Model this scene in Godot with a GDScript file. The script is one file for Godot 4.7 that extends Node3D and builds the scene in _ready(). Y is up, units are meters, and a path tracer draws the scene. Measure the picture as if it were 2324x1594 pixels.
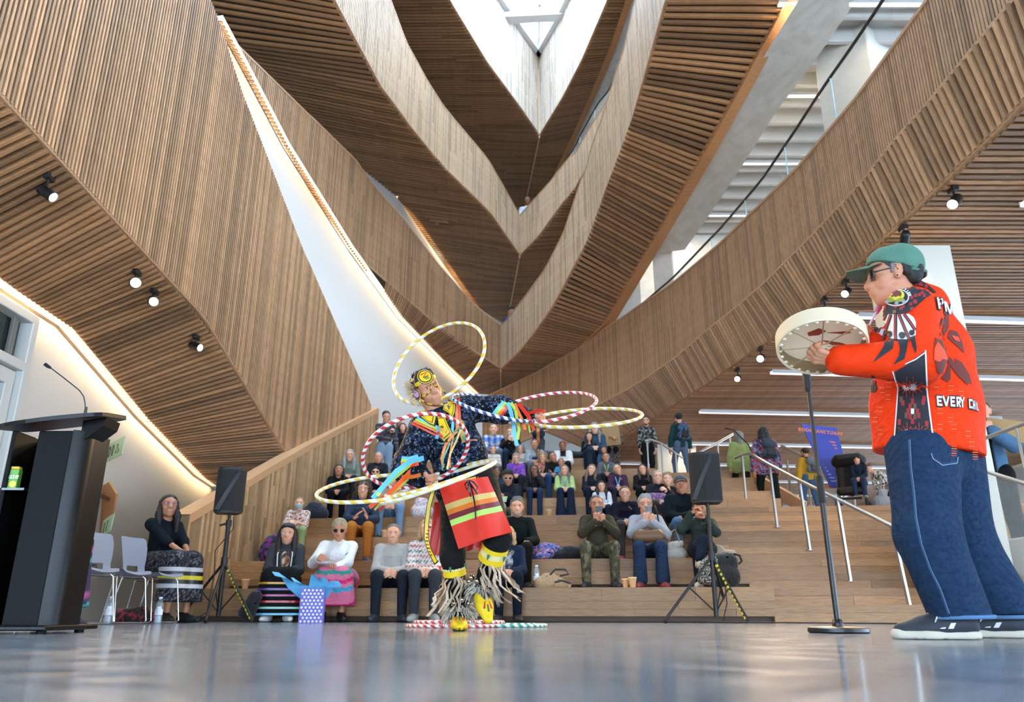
extends Node3D
# A hoop dancer, a drummer and their audience in a timber-lined library atrium.
const FOCAL := 1763.0
const EYE := Vector3(0, 0.104, 0)
const PITCH := 0.32446
var rng := RandomNumberGenerator.new()
var noise := FastNoiseLite.new()
var mats := {}
var used := {}
class MB:
	var v := PackedVector3Array()
	var n := PackedVector3Array()
	var c := PackedColorArray()
	var uv := PackedVector2Array()
	var ix := PackedInt32Array()
	var col := Color.WHITE
	func add(p: Vector3, nn: Vector3, u := Vector2.ZERO) -> int:
		v.append(p); n.append(nn); c.append(col); uv.append(u)
		return v.size() - 1
	func tri_i(a: int, b: int, d: int) -> void:
		var g := (v[b] - v[a]).cross(v[d] - v[a])
		if g.dot(n[a] + n[b] + n[d]) > 0.0:
			ix.append(a); ix.append(d); ix.append(b)
		else:
			ix.append(a); ix.append(b); ix.append(d)
	func tri(a: Vector3, b: Vector3, d: Vector3, nn: Vector3) -> void:
		var i := add(a, nn); add(b, nn); add(d, nn)
		tri_i(i, i + 1, i + 2)
	func quad(a: Vector3, b: Vector3, d: Vector3, e: Vector3, nn := Vector3.ZERO, u0 := Vector2.ZERO, u1 := Vector2(1, 1)) -> void:
		if nn == Vector3.ZERO:
			nn = (b - a).cross(e - a).normalized()
		var i := add(a, nn, u0)
		add(b, nn, Vector2(u1.x, u0.y)); add(d, nn, u1); add(e, nn, Vector2(u0.x, u1.y))
		tri_i(i, i + 1, i + 2); tri_i(i, i + 2, i + 3)
	func slab(pts: PackedVector3Array, nn: Vector3, t: float) -> void:
		var m := pts.size()
		var ax := (pts[1] - pts[0]).normalized()
		var ay := nn.cross(ax)
		var p2 := PackedVector2Array()
		for p in pts:
			p2.append(Vector2((p - pts[0]).dot(ax), (p - pts[0]).dot(ay)))
		var tr := Geometry2D.triangulate_polygon(p2)
		for s in [0.0, t]:
			var b := v.size()
			for k in m:
				add(pts[k] + nn * s, nn if s > 0.0 else -nn, p2[k])
			for k in range(0, tr.size(), 3):
				tri_i(b + tr[k], b + tr[k + 1], b + tr[k + 2])
		var cen := Vector3.ZERO
		for p in pts:
			cen += p / m
		for k in m:
			var a := pts[k]
			var d := pts[(k + 1) % m]
			var o := (d - a).cross(nn).normalized()
			if Geometry2D.is_polygon_clockwise(p2):
				o = -o
			quad(a, d, d + nn * t, a + nn * t, o)
	func box(o: Vector3, x: Vector3, y: Vector3, z: Vector3) -> void:
		for f in [[x, y, z], [y, z, x], [z, x, y]]:
			for s in [1.0, -1.0]:
				var w: Vector3 = f[2] * s
				quad(o + w - f[0] - f[1], o + w + f[0] - f[1], o + w + f[0] + f[1], o + w - f[0] + f[1], w.normalized())
	func bbox(o: Vector3, x: Vector3, y: Vector3, z: Vector3, b: float) -> void:
		var hx := x.length(); var hy := y.length(); var hz := z.length()
		var ux := x / hx; var uy := y / hy; var uz := z / hz
		var f := func(q: Vector3) -> Vector3: return o + ux * q.x + uy * q.y + uz * q.z
		var g := func(q: Vector3) -> Vector3: return ux * q.x + uy * q.y + uz * q.z
		var H := Vector3(hx, hy, hz)
		for a in 3:
			var e := (a + 1) % 3
			var d := (a + 2) % 3
			for s in [1.0, -1.0]:
				var q := []
				for t in [[-1, -1], [1, -1], [1, 1], [-1, 1]]:
					var p := Vector3()
					p[a] = s * H[a]; p[e] = t[0] * (H[e] - b); p[d] = t[1] * (H[d] - b)
					q.append(f.call(p))
				var nn := Vector3(); nn[a] = s
				quad(q[0], q[1], q[2], q[3], g.call(nn))
				for s2 in [1.0, -1.0]:
					var p0 := Vector3(); var p1 := Vector3(); var p2 := Vector3(); var p3 := Vector3()
					p0[a] = s * H[a]; p0[e] = s2 * (H[e] - b); p0[d] = -(H[d] - b)
					p1 = p0; p1[d] = H[d] - b
					p2[a] = s * (H[a] - b); p2[e] = s2 * H[e]; p2[d] = H[d] - b
					p3 = p2; p3[d] = -(H[d] - b)
					var n2 := Vector3(); n2[a] = s; n2[e] = s2
					quad(f.call(p0), f.call(p1), f.call(p2), f.call(p3), (g.call(n2) as Vector3).normalized())
		for sx in [1.0, -1.0]:
			for sy in [1.0, -1.0]:
				for sz in [1.0, -1.0]:
					var S := Vector3(sx, sy, sz)
					var q := []
					for a in 3:
						var p := Vector3()
						for e in 3:
							p[e] = S[e] * (H[e] if e == a else H[e] - b)
						q.append(f.call(p))
					tri(q[0], q[1], q[2], (g.call(S) as Vector3).normalized())
	func tube(p: PackedVector3Array, r, sides := 8, closed := false, ha := Vector3.UP) -> void:
		var m := p.size()
		var b := v.size()
		var side := Vector3.ZERO
		var acc := 0.0
		for k in m + (1 if closed else 0):
			var i := k % m
			var a := p[(i - 1 + m) % m] if closed or i > 0 else p[i]
			var d := p[(i + 1) % m] if closed or i < m - 1 else p[i]
			var t := (d - a).normalized()
			if side == Vector3.ZERO:
				side = t.cross(ha)
				if side.length() < 0.05:
					side = t.cross(Vector3.RIGHT)
			side = (side - t * side.dot(t)).normalized()
			var up := side.cross(t)
			var rr: float = r if r is float else r[i]
			if k > 0:
				acc += p[i].distance_to(p[(k - 1) % m])
			for s in sides + 1:
				var an := TAU * s / sides
				var nn := side * cos(an) + up * sin(an)
				add(p[i] + nn * rr, nn, Vector2(float(s) / sides, acc))
		for k in m - (0 if closed else 1):
			for s in sides:
				var i := b + k * (sides + 1) + s
				tri_i(i, i + 1, i + sides + 2); tri_i(i, i + sides + 2, i + sides + 1)
		if not closed:
			for e in [0, m - 1]:
				var t := (p[1] - p[0]).normalized() * -1.0 if e == 0 else (p[m - 1] - p[m - 2]).normalized()
				var ci := add(p[e], t)
				for s in sides + 1:
					add(v[b + e * (sides + 1) + s], t)
				for s in sides:
					tri_i(ci, ci + 1 + s, ci + 2 + s)
	func lathe(o: Vector3, axis: Vector3, prof: Array, sides := 16) -> void:
		var ax := axis.normalized()
		var sx := ax.cross(Vector3(0.31, 0.2, 0.9)).normalized()
		var sy := ax.cross(sx)
		for k in prof.size() - 1:
			var p: Array = prof[k]; var q: Array = prof[k + 1]
			var t := Vector2(q[0] - p[0], q[1] - p[1])
			if t.length() < 1e-6:
				continue
			t = t.normalized()
			var b := v.size()
			for s in sides + 1:
				var an := TAU * s / sides
				var d := sx * cos(an) + sy * sin(an)
				var nn := (d * t.y - ax * t.x).normalized()
				add(o + d * p[0] + ax * p[1], nn, Vector2(float(s) / sides, p[1])); add(o + d * q[0] + ax * q[1], nn, Vector2(float(s) / sides, q[1]))
			for s in sides:
				var i := b + s * 2
				if p[0] > 1e-6:
					tri_i(i, i + 2, i + 3)
				if q[0] > 1e-6:
					tri_i(i, i + 3, i + 1)
	func ball(o: Vector3, x: Vector3, y: Vector3, z: Vector3, a := 12, b := 8) -> void:
		var s0 := v.size()
		for j in b + 1:
			var th := PI * j / b
			for i in a + 1:
				var ph := TAU * i / a
				var q := Vector3(sin(th) * cos(ph), cos(th), sin(th) * sin(ph))
				var nn := (x * (q.x / x.length_squared()) + y * (q.y / y.length_squared()) + z * (q.z / z.length_squared())).normalized()
				add(o + x * q.x + y * q.y + z * q.z, nn, Vector2(float(i) / a, float(j) / b))
		for j in b:
			for i in a:
				var k := s0 + j * (a + 1) + i
				if j > 0:
					tri_i(k, k + 1, k + a + 2)
				if j < b - 1:
					tri_i(k, k + a + 2, k + a + 1)
	func strip(p: PackedVector3Array, w: PackedVector3Array, t := 0.0015) -> void:
		var m := p.size()
		var off := []
		for k in m:
			var d := (p[mini(k + 1, m - 1)] - p[maxi(k - 1, 0)])
			off.append(d.cross(w[k]).normalized())
		for s in [1.0, -1.0]:
			var b := v.size()
			for k in m:
				var nn: Vector3 = off[k] * s
				add(p[k] - w[k] + nn * t, nn, Vector2(0, float(k) / (m - 1))); add(p[k] + w[k] + nn * t, nn, Vector2(1, float(k) / (m - 1)))
			for k in m - 1:
				var i := b + k * 2
				tri_i(i, i + 1, i + 3); tri_i(i, i + 3, i + 2)
	func join(o: MB, t := Transform3D.IDENTITY, tint = null) -> void:
		var b := v.size()
		var flip := t.basis.determinant() < 0.0
		var nb := t.basis.inverse().transposed()
		for k in o.v.size():
			v.append(t * o.v[k]); n.append((nb * o.n[k]).normalized()); c.append(o.c[k] if tint == null else tint); uv.append(o.uv[k])
		for k in range(0, o.ix.size(), 3):
			ix.append(b + o.ix[k]); ix.append(b + o.ix[k + (2 if flip else 1)]); ix.append(b + o.ix[k + (1 if flip else 2)])
	func mesh() -> ArrayMesh:
		var a := []
		a.resize(Mesh.ARRAY_MAX)
		a[Mesh.ARRAY_VERTEX] = v; a[Mesh.ARRAY_NORMAL] = n; a[Mesh.ARRAY_COLOR] = c; a[Mesh.ARRAY_TEX_UV] = uv; a[Mesh.ARRAY_INDEX] = ix
		var m := ArrayMesh.new()
		if ix.size() > 0:
			m.add_surface_from_arrays(Mesh.PRIMITIVE_TRIANGLES, a)
		return m
func ray(x: float, y: float) -> Vector3:
	var cp := cos(PITCH); var sp := sin(PITCH)
	var w := 797.0 - y
	return Vector3(x - 1162.0, FOCAL * sp + w * cp, -(FOCAL * cp - w * sp))
func px(x: float, y: float, d: float) -> Vector3:
	var r := ray(x, y)
	return EYE + r * (d / -r.z)
func ph(x: float, y: float, h: float) -> Vector3:
	var r := ray(x, y)
	return EYE + r * ((h - EYE.y) / r.y)
func hit(path: PackedVector2Array, x: float, y: float) -> Vector2:
	var r := ray(x, y)
	var k := r.x / -r.z
	var run := 0.0
	for i in path.size() - 1:
		var a := path[i]; var b := path[i + 1]
		var fa := a.x - k * a.y; var fb := b.x - k * b.y
		if fa * fb <= 0.0 and absf(fa - fb) > 1e-9:
			var t := fa / (fa - fb)
			var d := lerpf(a.y, b.y, t)
			return Vector2(run + t * a.distance_to(b), EYE.y + r.y / -r.z * d)
		run += a.distance_to(b)
	push_warning("no hit %s %s" % [x, y])
	return Vector2(run, 3.0)
func along(path: PackedVector2Array, s: float) -> Vector2:
	for i in path.size() - 1:
		var l := path[i].distance_to(path[i + 1])
		if s <= l or i == path.size() - 2:
			return path[i].lerp(path[i + 1], s / l)
		s -= l
	return path[0]
func hits(path: PackedVector2Array, pts: Array) -> Array:
	var out := []
	for p in pts:
		out.append(hit(path, p[0], p[1]))
	out.sort_custom(func(a, b): return a.x < b.x)
	return out
func level(tab: Array, s: float) -> float:
	if s <= tab[0].x:
		if tab.size() > 1:
			return tab[0].y + (tab[1].y - tab[0].y) / maxf(tab[1].x - tab[0].x, 0.01) * (s - tab[0].x)
		return tab[0].y
	for i in tab.size() - 1:
		if s <= tab[i + 1].x:
			return lerpf(tab[i].y, tab[i + 1].y, (s - tab[i].x) / maxf(tab[i + 1].x - tab[i].x, 1e-4))
	return tab[-1].y
func on_path(path: PackedVector2Array, s: float, h: float) -> Vector3:
	var q := along(path, s)
	return Vector3(q.x, h, -q.y)
func numbered(called: String) -> String:
	var k: int = used.get(called, 0)
	used[called] = k + 1
	return called if k == 0 else "%s_%03d" % [called, k]
func tag(o: Node3D, label := "", category := "", group := "", kind := "") -> Node3D:
	if label: o.set_meta("label", label)
	if category: o.set_meta("category", category)
	if group: o.set_meta("group", group)
	if kind: o.set_meta("kind", kind)
	return o
func thing(called: String, label: String, category: String, at := Vector3.ZERO, turn := 0.0, group := "") -> Node3D:
	var o := Node3D.new()
	o.name = numbered(called)
	add_child(o)
	o.position = at
	o.rotation.y = turn
	return tag(o, label, category, group)
func part(called: String, mb, m: Material, parent: Node = self, t := Transform3D.IDENTITY) -> MeshInstance3D:
	var o := MeshInstance3D.new()
	o.mesh = mb.mesh() if mb is MB else mb
	o.material_override = m
	o.transform = t
	o.name = numbered(called) if parent == self else called
	parent.add_child(o, true)
	return o
func struct(called: String, label: String, mb = null, m: Material = null) -> Node3D:
	var o: Node3D
	if mb:
		o = part(called, mb, m)
	else:
		o = Node3D.new(); o.name = numbered(called); add_child(o)
	return tag(o, label, "", "", "structure")
func lin(c: Color) -> Color:
	return c.srgb_to_linear()
func mat(c: Color, rough := 0.6, opts := {}) -> StandardMaterial3D:
	var key := "%s %s %s" % [c, rough, opts]
	if mats.has(key):
		return mats[key]
	var m := StandardMaterial3D.new()
	m.albedo_color = c
	m.roughness = rough
	m.metallic = opts.get("metal", 0.0)
	m.metallic_specular = opts.get("spec", 0.5)
	if opts.has("glow"):
		m.emission_enabled = true
		m.emission = opts.glow
		m.emission_energy_multiplier = opts.get("power", 1.0)
	if opts.get("vc", false):
		m.vertex_color_use_as_albedo = true
	if opts.has("alpha"):
		m.transparency = BaseMaterial3D.TRANSPARENCY_ALPHA
		m.albedo_color.a = opts.alpha
	if opts.has("tex"):
		m.albedo_texture = opts.tex
		m.uv1_triplanar = opts.get("tri", true)
		m.uv1_world_triplanar = opts.get("world", false)
		m.uv1_scale = opts.get("scale", Vector3.ONE)
	if opts.has("bump"):
		m.normal_enabled = true
		m.normal_texture = opts.bump
		m.normal_scale = opts.get("bumps", 0.4)
		if not opts.has("tex"):
			m.uv1_triplanar = opts.get("tri", true)
			m.uv1_scale = opts.get("scale", Vector3.ONE)
	if opts.has("rim"):
		m.rim_enabled = true
		m.rim = opts.rim
	if opts.has("coat"):
		m.clearcoat_enabled = true
		m.clearcoat = opts.coat
		m.clearcoat_roughness = 0.2
	if opts.has("sss"):
		m.subsurf_scatter_enabled = true
		m.subsurf_scatter_strength = opts.sss
	if opts.has("back"):
		m.backlight_enabled = true
		m.backlight = opts.back
	mats[key] = m
	return m
var wrinkle: ImageTexture
func bump_tex() -> ImageTexture:
	var n := 256
	var im := Image.create(n, n, false, Image.FORMAT_RGBA8)
	var f := FastNoiseLite.new()
	f.seed = 8; f.noise_type = FastNoiseLite.TYPE_SIMPLEX_SMOOTH; f.frequency = 0.028; f.fractal_octaves = 3
	f.fractal_type = FastNoiseLite.FRACTAL_RIDGED
	for y in n:
		for x in n:
			var u := TAU * x / n; var w := TAU * y / n
			var h := f.get_noise_3d(cos(u) * 26.0 + sin(w) * 40.0, sin(u) * 26.0, cos(w) * 40.0) * 0.5 + 0.5
			im.set_pixel(x, y, Color(h, h, h))
	im.bump_map_to_normal_map(9.0)
	im.generate_mipmaps()
	return ImageTexture.create_from_image(im)
func noise_tex(freq: float, ramp: Array, seed_ := 1, stretch := Vector2.ONE, size := 256, oct := 4) -> ImageTexture:
	var f := FastNoiseLite.new()
	f.seed = seed_
	f.noise_type = FastNoiseLite.TYPE_SIMPLEX_SMOOTH
	f.frequency = freq
	f.fractal_octaves = oct
	var g := Gradient.new()
	g.offsets = PackedFloat32Array(ramp.map(func(a): return a[0]))
	g.colors = PackedColorArray(ramp.map(func(a): return a[1]))
	var im := Image.create(size, size, false, Image.FORMAT_RGB8)
	for y in size:
		for x in size:
			var u := TAU * x / size; var w := TAU * y / size
			var val := f.get_noise_3d(cos(u) * 40.0 * stretch.x + sin(w) * 40.0 * stretch.y, sin(u) * 40.0 * stretch.x, cos(w) * 40.0 * stretch.y)
			im.set_pixel(x, y, g.sample(clampf(val * 0.5 + 0.5, 0, 1)))
	im.generate_mipmaps()
	return ImageTexture.create_from_image(im)
const WOOD := Color(0.75, 0.59, 0.45)
var wood_y: StandardMaterial3D
var wood_x: StandardMaterial3D
var wood_set_y := []
var wood_set_x := []
var backing: StandardMaterial3D
var white_wall: StandardMaterial3D
var concrete: StandardMaterial3D
var cove_glow: StandardMaterial3D
func tint() -> Color:
	var k := rng.randf_range(0.80, 1.16)
	return lin(Color(k * rng.randf_range(0.98, 1.02), k, k * rng.randf_range(0.95, 1.03)))
func slat(mb: MB, a: Vector3, b: Vector3, nn: Vector3, w: float, dep: float) -> void:
	var s := (b - a).cross(nn).normalized() * w * 0.5
	var o := nn * dep
	mb.quad(a - s + o, a + s + o, b + s + o, b - s + o, nn)
	mb.quad(a + s, a + s + o, b + s + o, b + s, s.normalized())
	mb.quad(a - s, a - s + o, b - s + o, b - s, -s.normalized())
	mb.quad(a - s, a + s, a + s + o, a - s + o, (a - b).normalized())
	mb.quad(b - s, b + s, b + s + o, b - s + o, (b - a).normalized())
func wood_tints(axis: String) -> Array:
	var out := []
	for k in [0.84, 0.92, 0.99, 1.05, 1.12]:
		var c := Color(minf(WOOD.r * k, 1), WOOD.g * k, WOOD.b * (k - 0.02))
		out.append(mat(c, 0.5, {"tex": grain, "scale": Vector3(9, 0.5, 9) if axis == "y" else Vector3(0.5, 9, 9)}))
	return out
var grain: ImageTexture
var step_set := []
var soffit_set := []
var soffit_mat: StandardMaterial3D
var plank_set := []
func slat_face(called: String, label: String, path: PackedVector2Array, bot: Array, top: Array, s0: float, s1: float, pitch: float, w: float, dep: float, turn: float, single := 0.0, cap := 99.0) -> Node3D:
	var root := struct(called, label)
	var back := MB.new()
	var rest := MB.new()
	var s := s0
	var prev := []
	while s < s1:
		var p := along(path, s); var q := along(path, s + 0.02)
		var d := Vector3(q.x - p.x, 0, -(q.y - p.y)).normalized()
		var nn := d.cross(Vector3.UP) * turn
		var hb := level(bot, s); var ht := minf(level(top, s), cap)
		var a := Vector3(p.x, hb, -p.y); var b := Vector3(p.x, ht, -p.y)
		if ht - hb > 0.03:
			if p.y < single:
				var one := MB.new()
				slat(one, a, b, nn, w, dep)
				part("slat", one, wood_set_y[rng.randi() % 5], root)
			else:
				var h := hb
				while h < ht - 0.02:
					var e := minf(ht, h + rng.randf_range(0.5, 2.2))
					if ht - e < 0.3:
						e = ht
					rest.col = tint()
					slat(rest, Vector3(p.x, h, -p.y), Vector3(p.x, e, -p.y), nn, w, dep)
					h = e
			if prev.size():
				back.quad(prev[0], a, b, prev[1], nn)
			prev = [a, b]
		s += pitch
	part("backing_panel", back, backing, root)
	if rest.v.size():
		tag(part("slats", rest, wood_y, root), "", "", "", "stuff")
	for e in [bot, top]:
		var rail := MB.new()
		var last = null
		s = s0
		while s < s1:
			var p := on_path(path, s, minf(level(e, s), cap))
			if level(top, s) - level(bot, s) > 0.03:
				if last != null:
					edge_bar(rail, last, p, 0.02, 0.035)
				last = p
			s += 0.25
		if rail.v.size():
			part("edge_board", rail, wood_x, root)
	return root
func edge_bar(mb: MB, a: Vector3, b: Vector3, hh: float, hw: float) -> void:
	var d := (b - a)
	var s := d.cross(Vector3.UP).normalized() * hw
	var u := s.cross(d).normalized() * hh
	mb.box((a + b) * 0.5, d * 0.505, u, s)
func slat_soffit(called: String, label: String, poly: PackedVector3Array, d0: float, d1: float, pitch: float, w: float, dep: float, single := 0.0) -> Node3D:
	var root := struct(called, label)
	var back := MB.new()
	var rest := MB.new()
	var prev := []
	var d := d0
	while d < d1:
		var xs := []
		for i in poly.size():
			var a := poly[i]; var b := poly[(i + 1) % poly.size()]
			if (a.z + d) * (b.z + d) < 0.0:
				var t := (-d - a.z) / (b.z - a.z)
				xs.append(a.lerp(b, t))
		xs.sort_custom(func(p, q): return p.x < q.x)
		if xs.size() >= 2:
			var a: Vector3 = xs[0]; var b: Vector3 = xs[-1]
			if b.x - a.x > 0.04:
				var nn := (b - a).cross(Vector3(0, 0, 1)).normalized()
				if nn.y > 0:
					nn = -nn
				if d < single:
					var one := MB.new()
					slat(one, a, b, nn, w, dep)
					part("slat", one, soffit_set[rng.randi() % 5], root)
				else:
					var x := 0.0
					var len := a.distance_to(b)
					while x < len - 0.01:
						var e := minf(len, x + rng.randf_range(0.8, 2.6))
						if len - e < 0.4:
							e = len
						rest.col = tint()
						slat(rest, a.lerp(b, x / len), a.lerp(b, e / len), nn, w, dep)
						x = e
				if prev.size():
					back.quad(prev[0], prev[1], b, a, nn)
				prev = [a, b]
		d += pitch
	if back.v.size():
		part("backing_panel", back, backing, root)
	if rest.v.size():
		tag(part("slats", rest, soffit_mat, root), "", "", "", "stuff")
	return root
func line_bar(mb: MB, pts: PackedVector3Array, hh: float, hw: float) -> void:
	for i in pts.size() - 1:
		edge_bar(mb, pts[i], pts[i + 1], hh, hw)
func wall_strip(mb: MB, path: PackedVector2Array, bot: Array, top: Array, s0: float, s1: float, turn: float, thick := 0.12, step := 0.25) -> void:
	var s := s0
	while s < s1 - 0.001:
		var e := minf(s + step, s1)
		var a := on_path(path, s, level(bot, s)); var b := on_path(path, e, level(bot, e))
		var c := on_path(path, e, level(top, e)); var d := on_path(path, s, level(top, s))
		var nn := (b - a).cross(Vector3.UP).normalized() * turn
		mb.quad(a, b, c, d, nn)
		mb.quad(a - nn * thick, b - nn * thick, c - nn * thick, d - nn * thick, -nn)
		mb.quad(d, c, c - nn * thick, d - nn * thick, Vector3.UP)
		s = e
func P2(a: Array) -> PackedVector2Array:
	var o := PackedVector2Array()
	for k in range(0, a.size(), 2):
		o.append(Vector2(a[k], a[k + 1]))
	return o
func pts3(tab: Array, path: PackedVector2Array) -> PackedVector3Array:
	var o := PackedVector3Array()
	for t in tab:
		o.append(on_path(path, t.x, t.y))
	return o
func rev(p: PackedVector3Array) -> PackedVector3Array:
	var q := p.duplicate(); q.reverse(); return q
func cove(called: String, label: String, pts: PackedVector3Array, out_: Vector3, wid: float, power: float) -> void:
	power *= 0.55
	var root := thing(called, label, "light")
	var mb := MB.new()
	for i in pts.size() - 1:
		var a := pts[i]; var b := pts[i + 1]
		var s := (b - a).cross(Vector3.UP).normalized()
		if s.dot(out_) < 0: s = -s
		s *= wid
		mb.quad(a, b, b + s, a + s, Vector3.DOWN)
		mb.quad(a + Vector3(0, 0.03, 0), b + Vector3(0, 0.03, 0), b + s + Vector3(0, 0.03, 0), a + s + Vector3(0, 0.03, 0), Vector3.UP)
	part("diffuser", mb, cove_glow, root)
	for i in pts.size() - 1:
		var a := pts[i]; var b := pts[i + 1]
		var s := (b - a).cross(Vector3.UP).normalized()
		if s.dot(out_) < 0: s = -s
		var l := AreaLight3D.new()
		l.name = "cove_lamp"
		l.area_size = Vector2(a.distance_to(b), wid)
		l.area_normalize_energy = true
		l.light_color = Color(1.0, 0.86, 0.62)
		l.light_energy = power * a.distance_to(b)
		l.shadow_enabled = true
		root.add_child(l, true)
		var x := (b - a).normalized()
		var z := x.cross(s).normalized()
		if z.y < 0: z = -z
		l.transform = Transform3D(Basis(x, z.cross(x), z), (a + b) * 0.5 + s * wid * 0.5 + Vector3(0, -0.02, 0))
var B_front := 8.9
const SLOPE := 0.115
const RISE := 0.352
const TREAD := 0.8
func bl(u: float, h: float, w: float) -> Vector3:
	var a := atan(SLOPE)
	return Vector3(u * cos(a) - w * sin(a) * 0.0, h, -B_front + u * sin(a) - w)
func tier_h(n: float) -> float:
	return n * RISE + 0.006
func build_shell() -> void:
	grain = noise_tex(0.05, [[0.25, Color(0.80, 0.78, 0.74)], [0.5, Color(0.95, 0.94, 0.93)], [0.75, Color(1, 1, 1)]], 5)
	wrinkle = bump_tex()
	wood_y = mat(WOOD, 0.5, {"tex": grain, "scale": Vector3(9, 0.5, 9), "vc": true})
	wood_x = mat(WOOD, 0.5, {"tex": grain, "scale": Vector3(0.5, 9, 9), "vc": true})
	wood_set_y = wood_tints("y"); wood_set_x = wood_tints("x")
	for k in [0.82, 0.92, 1.0, 1.06, 1.14]:
		soffit_set.append(mat(Color(0.64 * k, 0.465 * k, 0.315 * k), 0.55, {"tex": grain, "scale": Vector3(0.5, 9, 9)}))  # same wood as the faces, with soffit shade mixed into the colour
		step_set.append(mat(Color(0.63 * k, 0.475 * k, 0.315 * k), 0.5, {"tex": grain, "scale": Vector3(0.5, 9, 9)}))
		plank_set.append(mat(Color(0.74 * k, 0.61 * k, 0.46 * k), 0.5, {"tex": grain, "scale": Vector3(9, 0.5, 9)}))
	soffit_mat = mat(Color(0.64, 0.465, 0.315), 0.55, {"tex": grain, "scale": Vector3(0.5, 9, 9), "vc": true})  # shade painted into the tint here too, for the joined soffit slats
	backing = mat(Color(0.23, 0.17, 0.12), 0.85)
	white_wall = mat(Color(0.82, 0.805, 0.78), 0.7)
	var mottle := noise_tex(0.02, [[0.3, Color(0.93, 0.92, 0.90)], [0.55, Color(0.97, 0.97, 0.96)], [0.8, Color(1, 1, 1)]], 9)
	concrete = mat(Color(0.90, 0.88, 0.84), 0.75, {"tex": mottle, "scale": Vector3(0.7, 0.7, 0.7)})
	cove_glow = mat(Color(1, 1, 1), 0.5, {"glow": Color(1.0, 0.95, 0.84), "power": 1.25})
	var fl := noise_tex(0.03, [[0.25, Color(0.80, 0.82, 0.84)], [0.5, Color(0.92, 0.93, 0.95)], [0.8, Color(1, 1, 1)]], 12)
	var fm := mat(Color(0.57, 0.61, 0.64), 0.17, {"tex": fl, "scale": Vector3(0.5, 0.5, 0.5), "spec": 0.8})
	fm.roughness_texture = noise_tex(0.04, [[0.2, Color(0.55, 0.55, 0.55)], [0.8, Color(1, 1, 1)]], 21)
	var mb := MB.new()
	mb.box(Vector3(1, -0.15, -14), Vector3(14, 0, 0), Vector3(0, 0.15, 0), Vector3(0, 0, 22))
	struct("floor", "polished grey concrete floor reflecting the skylight", mb, fm)
	var LP := P2([-5.2, 1.5, -4.75, 3.0, -4.3, 5.0, -3.95, 9.1, -3.6, 12.0, -2.9, 15.6, -2.6, 17.2])
	var lb := hits(LP, [[4, 225], [230, 472], [460, 720], [640, 1020]])
	lb.append(Vector2(hit(LP, 838, 920).x, 1.9))
	var lt := hits(LP, [[470, 0], [500, 75], [545, 215], [600, 355], [700, 605], [785, 800], [838, 920]])
	var end_s: float = lt[-1].x
	slat_face("wall_left_band", "pale upright timber slats of the great sloping band on the left", LP, lb, lt, 2.2, end_s, 0.05, 0.026, 0.05, 1.0, 17.0, 11.5)
	var WP := P2([-5.3, 2.0, -5.3, 14.2])
	var cv := hits(WP, [[-80, 598], [0, 655], [128, 738], [305, 943], [440, 1078], [478, 1103]])
	var wt := []
	for t in cv:
		wt.append(Vector2(t.x, t.y - 0.02))
	mb = MB.new()
	var dz0 := 6.6 - 2.0; var dz1 := 7.96 - 2.0
	wall_strip(mb, WP, [Vector2(0, 0)], wt, 0, dz0, 1.0)
	wall_strip(mb, WP, [Vector2(0, 3.17)], wt, dz0, dz1, 1.0, 0.12, 2.0)
	wall_strip(mb, WP, [Vector2(0, 0)], wt, dz1, 12.2, 1.0)
	struct("wall_left", "white wall under the glowing slot at left", mb, white_wall)
	mb = MB.new()
	mb.box(Vector3(-4.55, 1.1, -14.1), Vector3(0.75, 0, 0), Vector3(0, 1.1, 0), Vector3(0, 0, 0.05))
	struct("wall_left_end", "white wall closing the space below the left soffit", mb, white_wall)
	var soff := PackedVector3Array()
	for t in cv:
		var q := on_path(WP, t.x, t.y); q.x += 0.185; soff.append(q)
	soff.append(Vector3(-3.2, 2.15, -14.0))
	for k in range(12, -1, -1):
		var s := lerpf(2.0, lb[-1].x - 1.5, k / 12.0)
		soff.append(on_path(LP, s, level(lb, s)))
	slat_soffit("ceiling_left_soffit", "dark horizontal slats of the soffit below the left band", soff, 3.4, 13.9, 0.083, 0.035, 0.06, 14.0)
	var cp := PackedVector3Array()
	for t in cv:
		var q := on_path(WP, t.x, t.y - 0.01); q.x += 0.02; cp.append(q)
	cove("cove_light", "long warm light slot between white wall and left soffit", cp, Vector3.RIGHT, 0.15, 1.5)
	mb = MB.new()
	for t in [-0.005, 0.175]:
		var e := PackedVector3Array()
		for q in cp: e.append(q + Vector3(t, -0.005, 0))
		line_bar(mb, e, 0.013, 0.010)
	struct("trim_1", "slim oak beads either side of the light slot", mb, wood_x)
	build_door()
	var SP := P2([-3.79, 9.0, -3.77, 9.28, -3.55, 11.0, -2.82, 15.5, -2.5, 17.4])
	var st := hits(SP, [[428, 1168], [562, 1090], [700, 1009], [857, 926]])
	var side := struct("wall_stair_side", "wall of upright pale planks rising beside the seating steps")
	var bk := MB.new()
	var low := []
	for q in st: low.append(Vector2(q.x, q.y - 0.04))
	wall_strip(bk, SP, [Vector2(0, 0)], low, st[0].x, st[-1].x, 1.0, 0.2)
	part("core", bk, backing, side)
	var s: float = st[0].x
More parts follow.
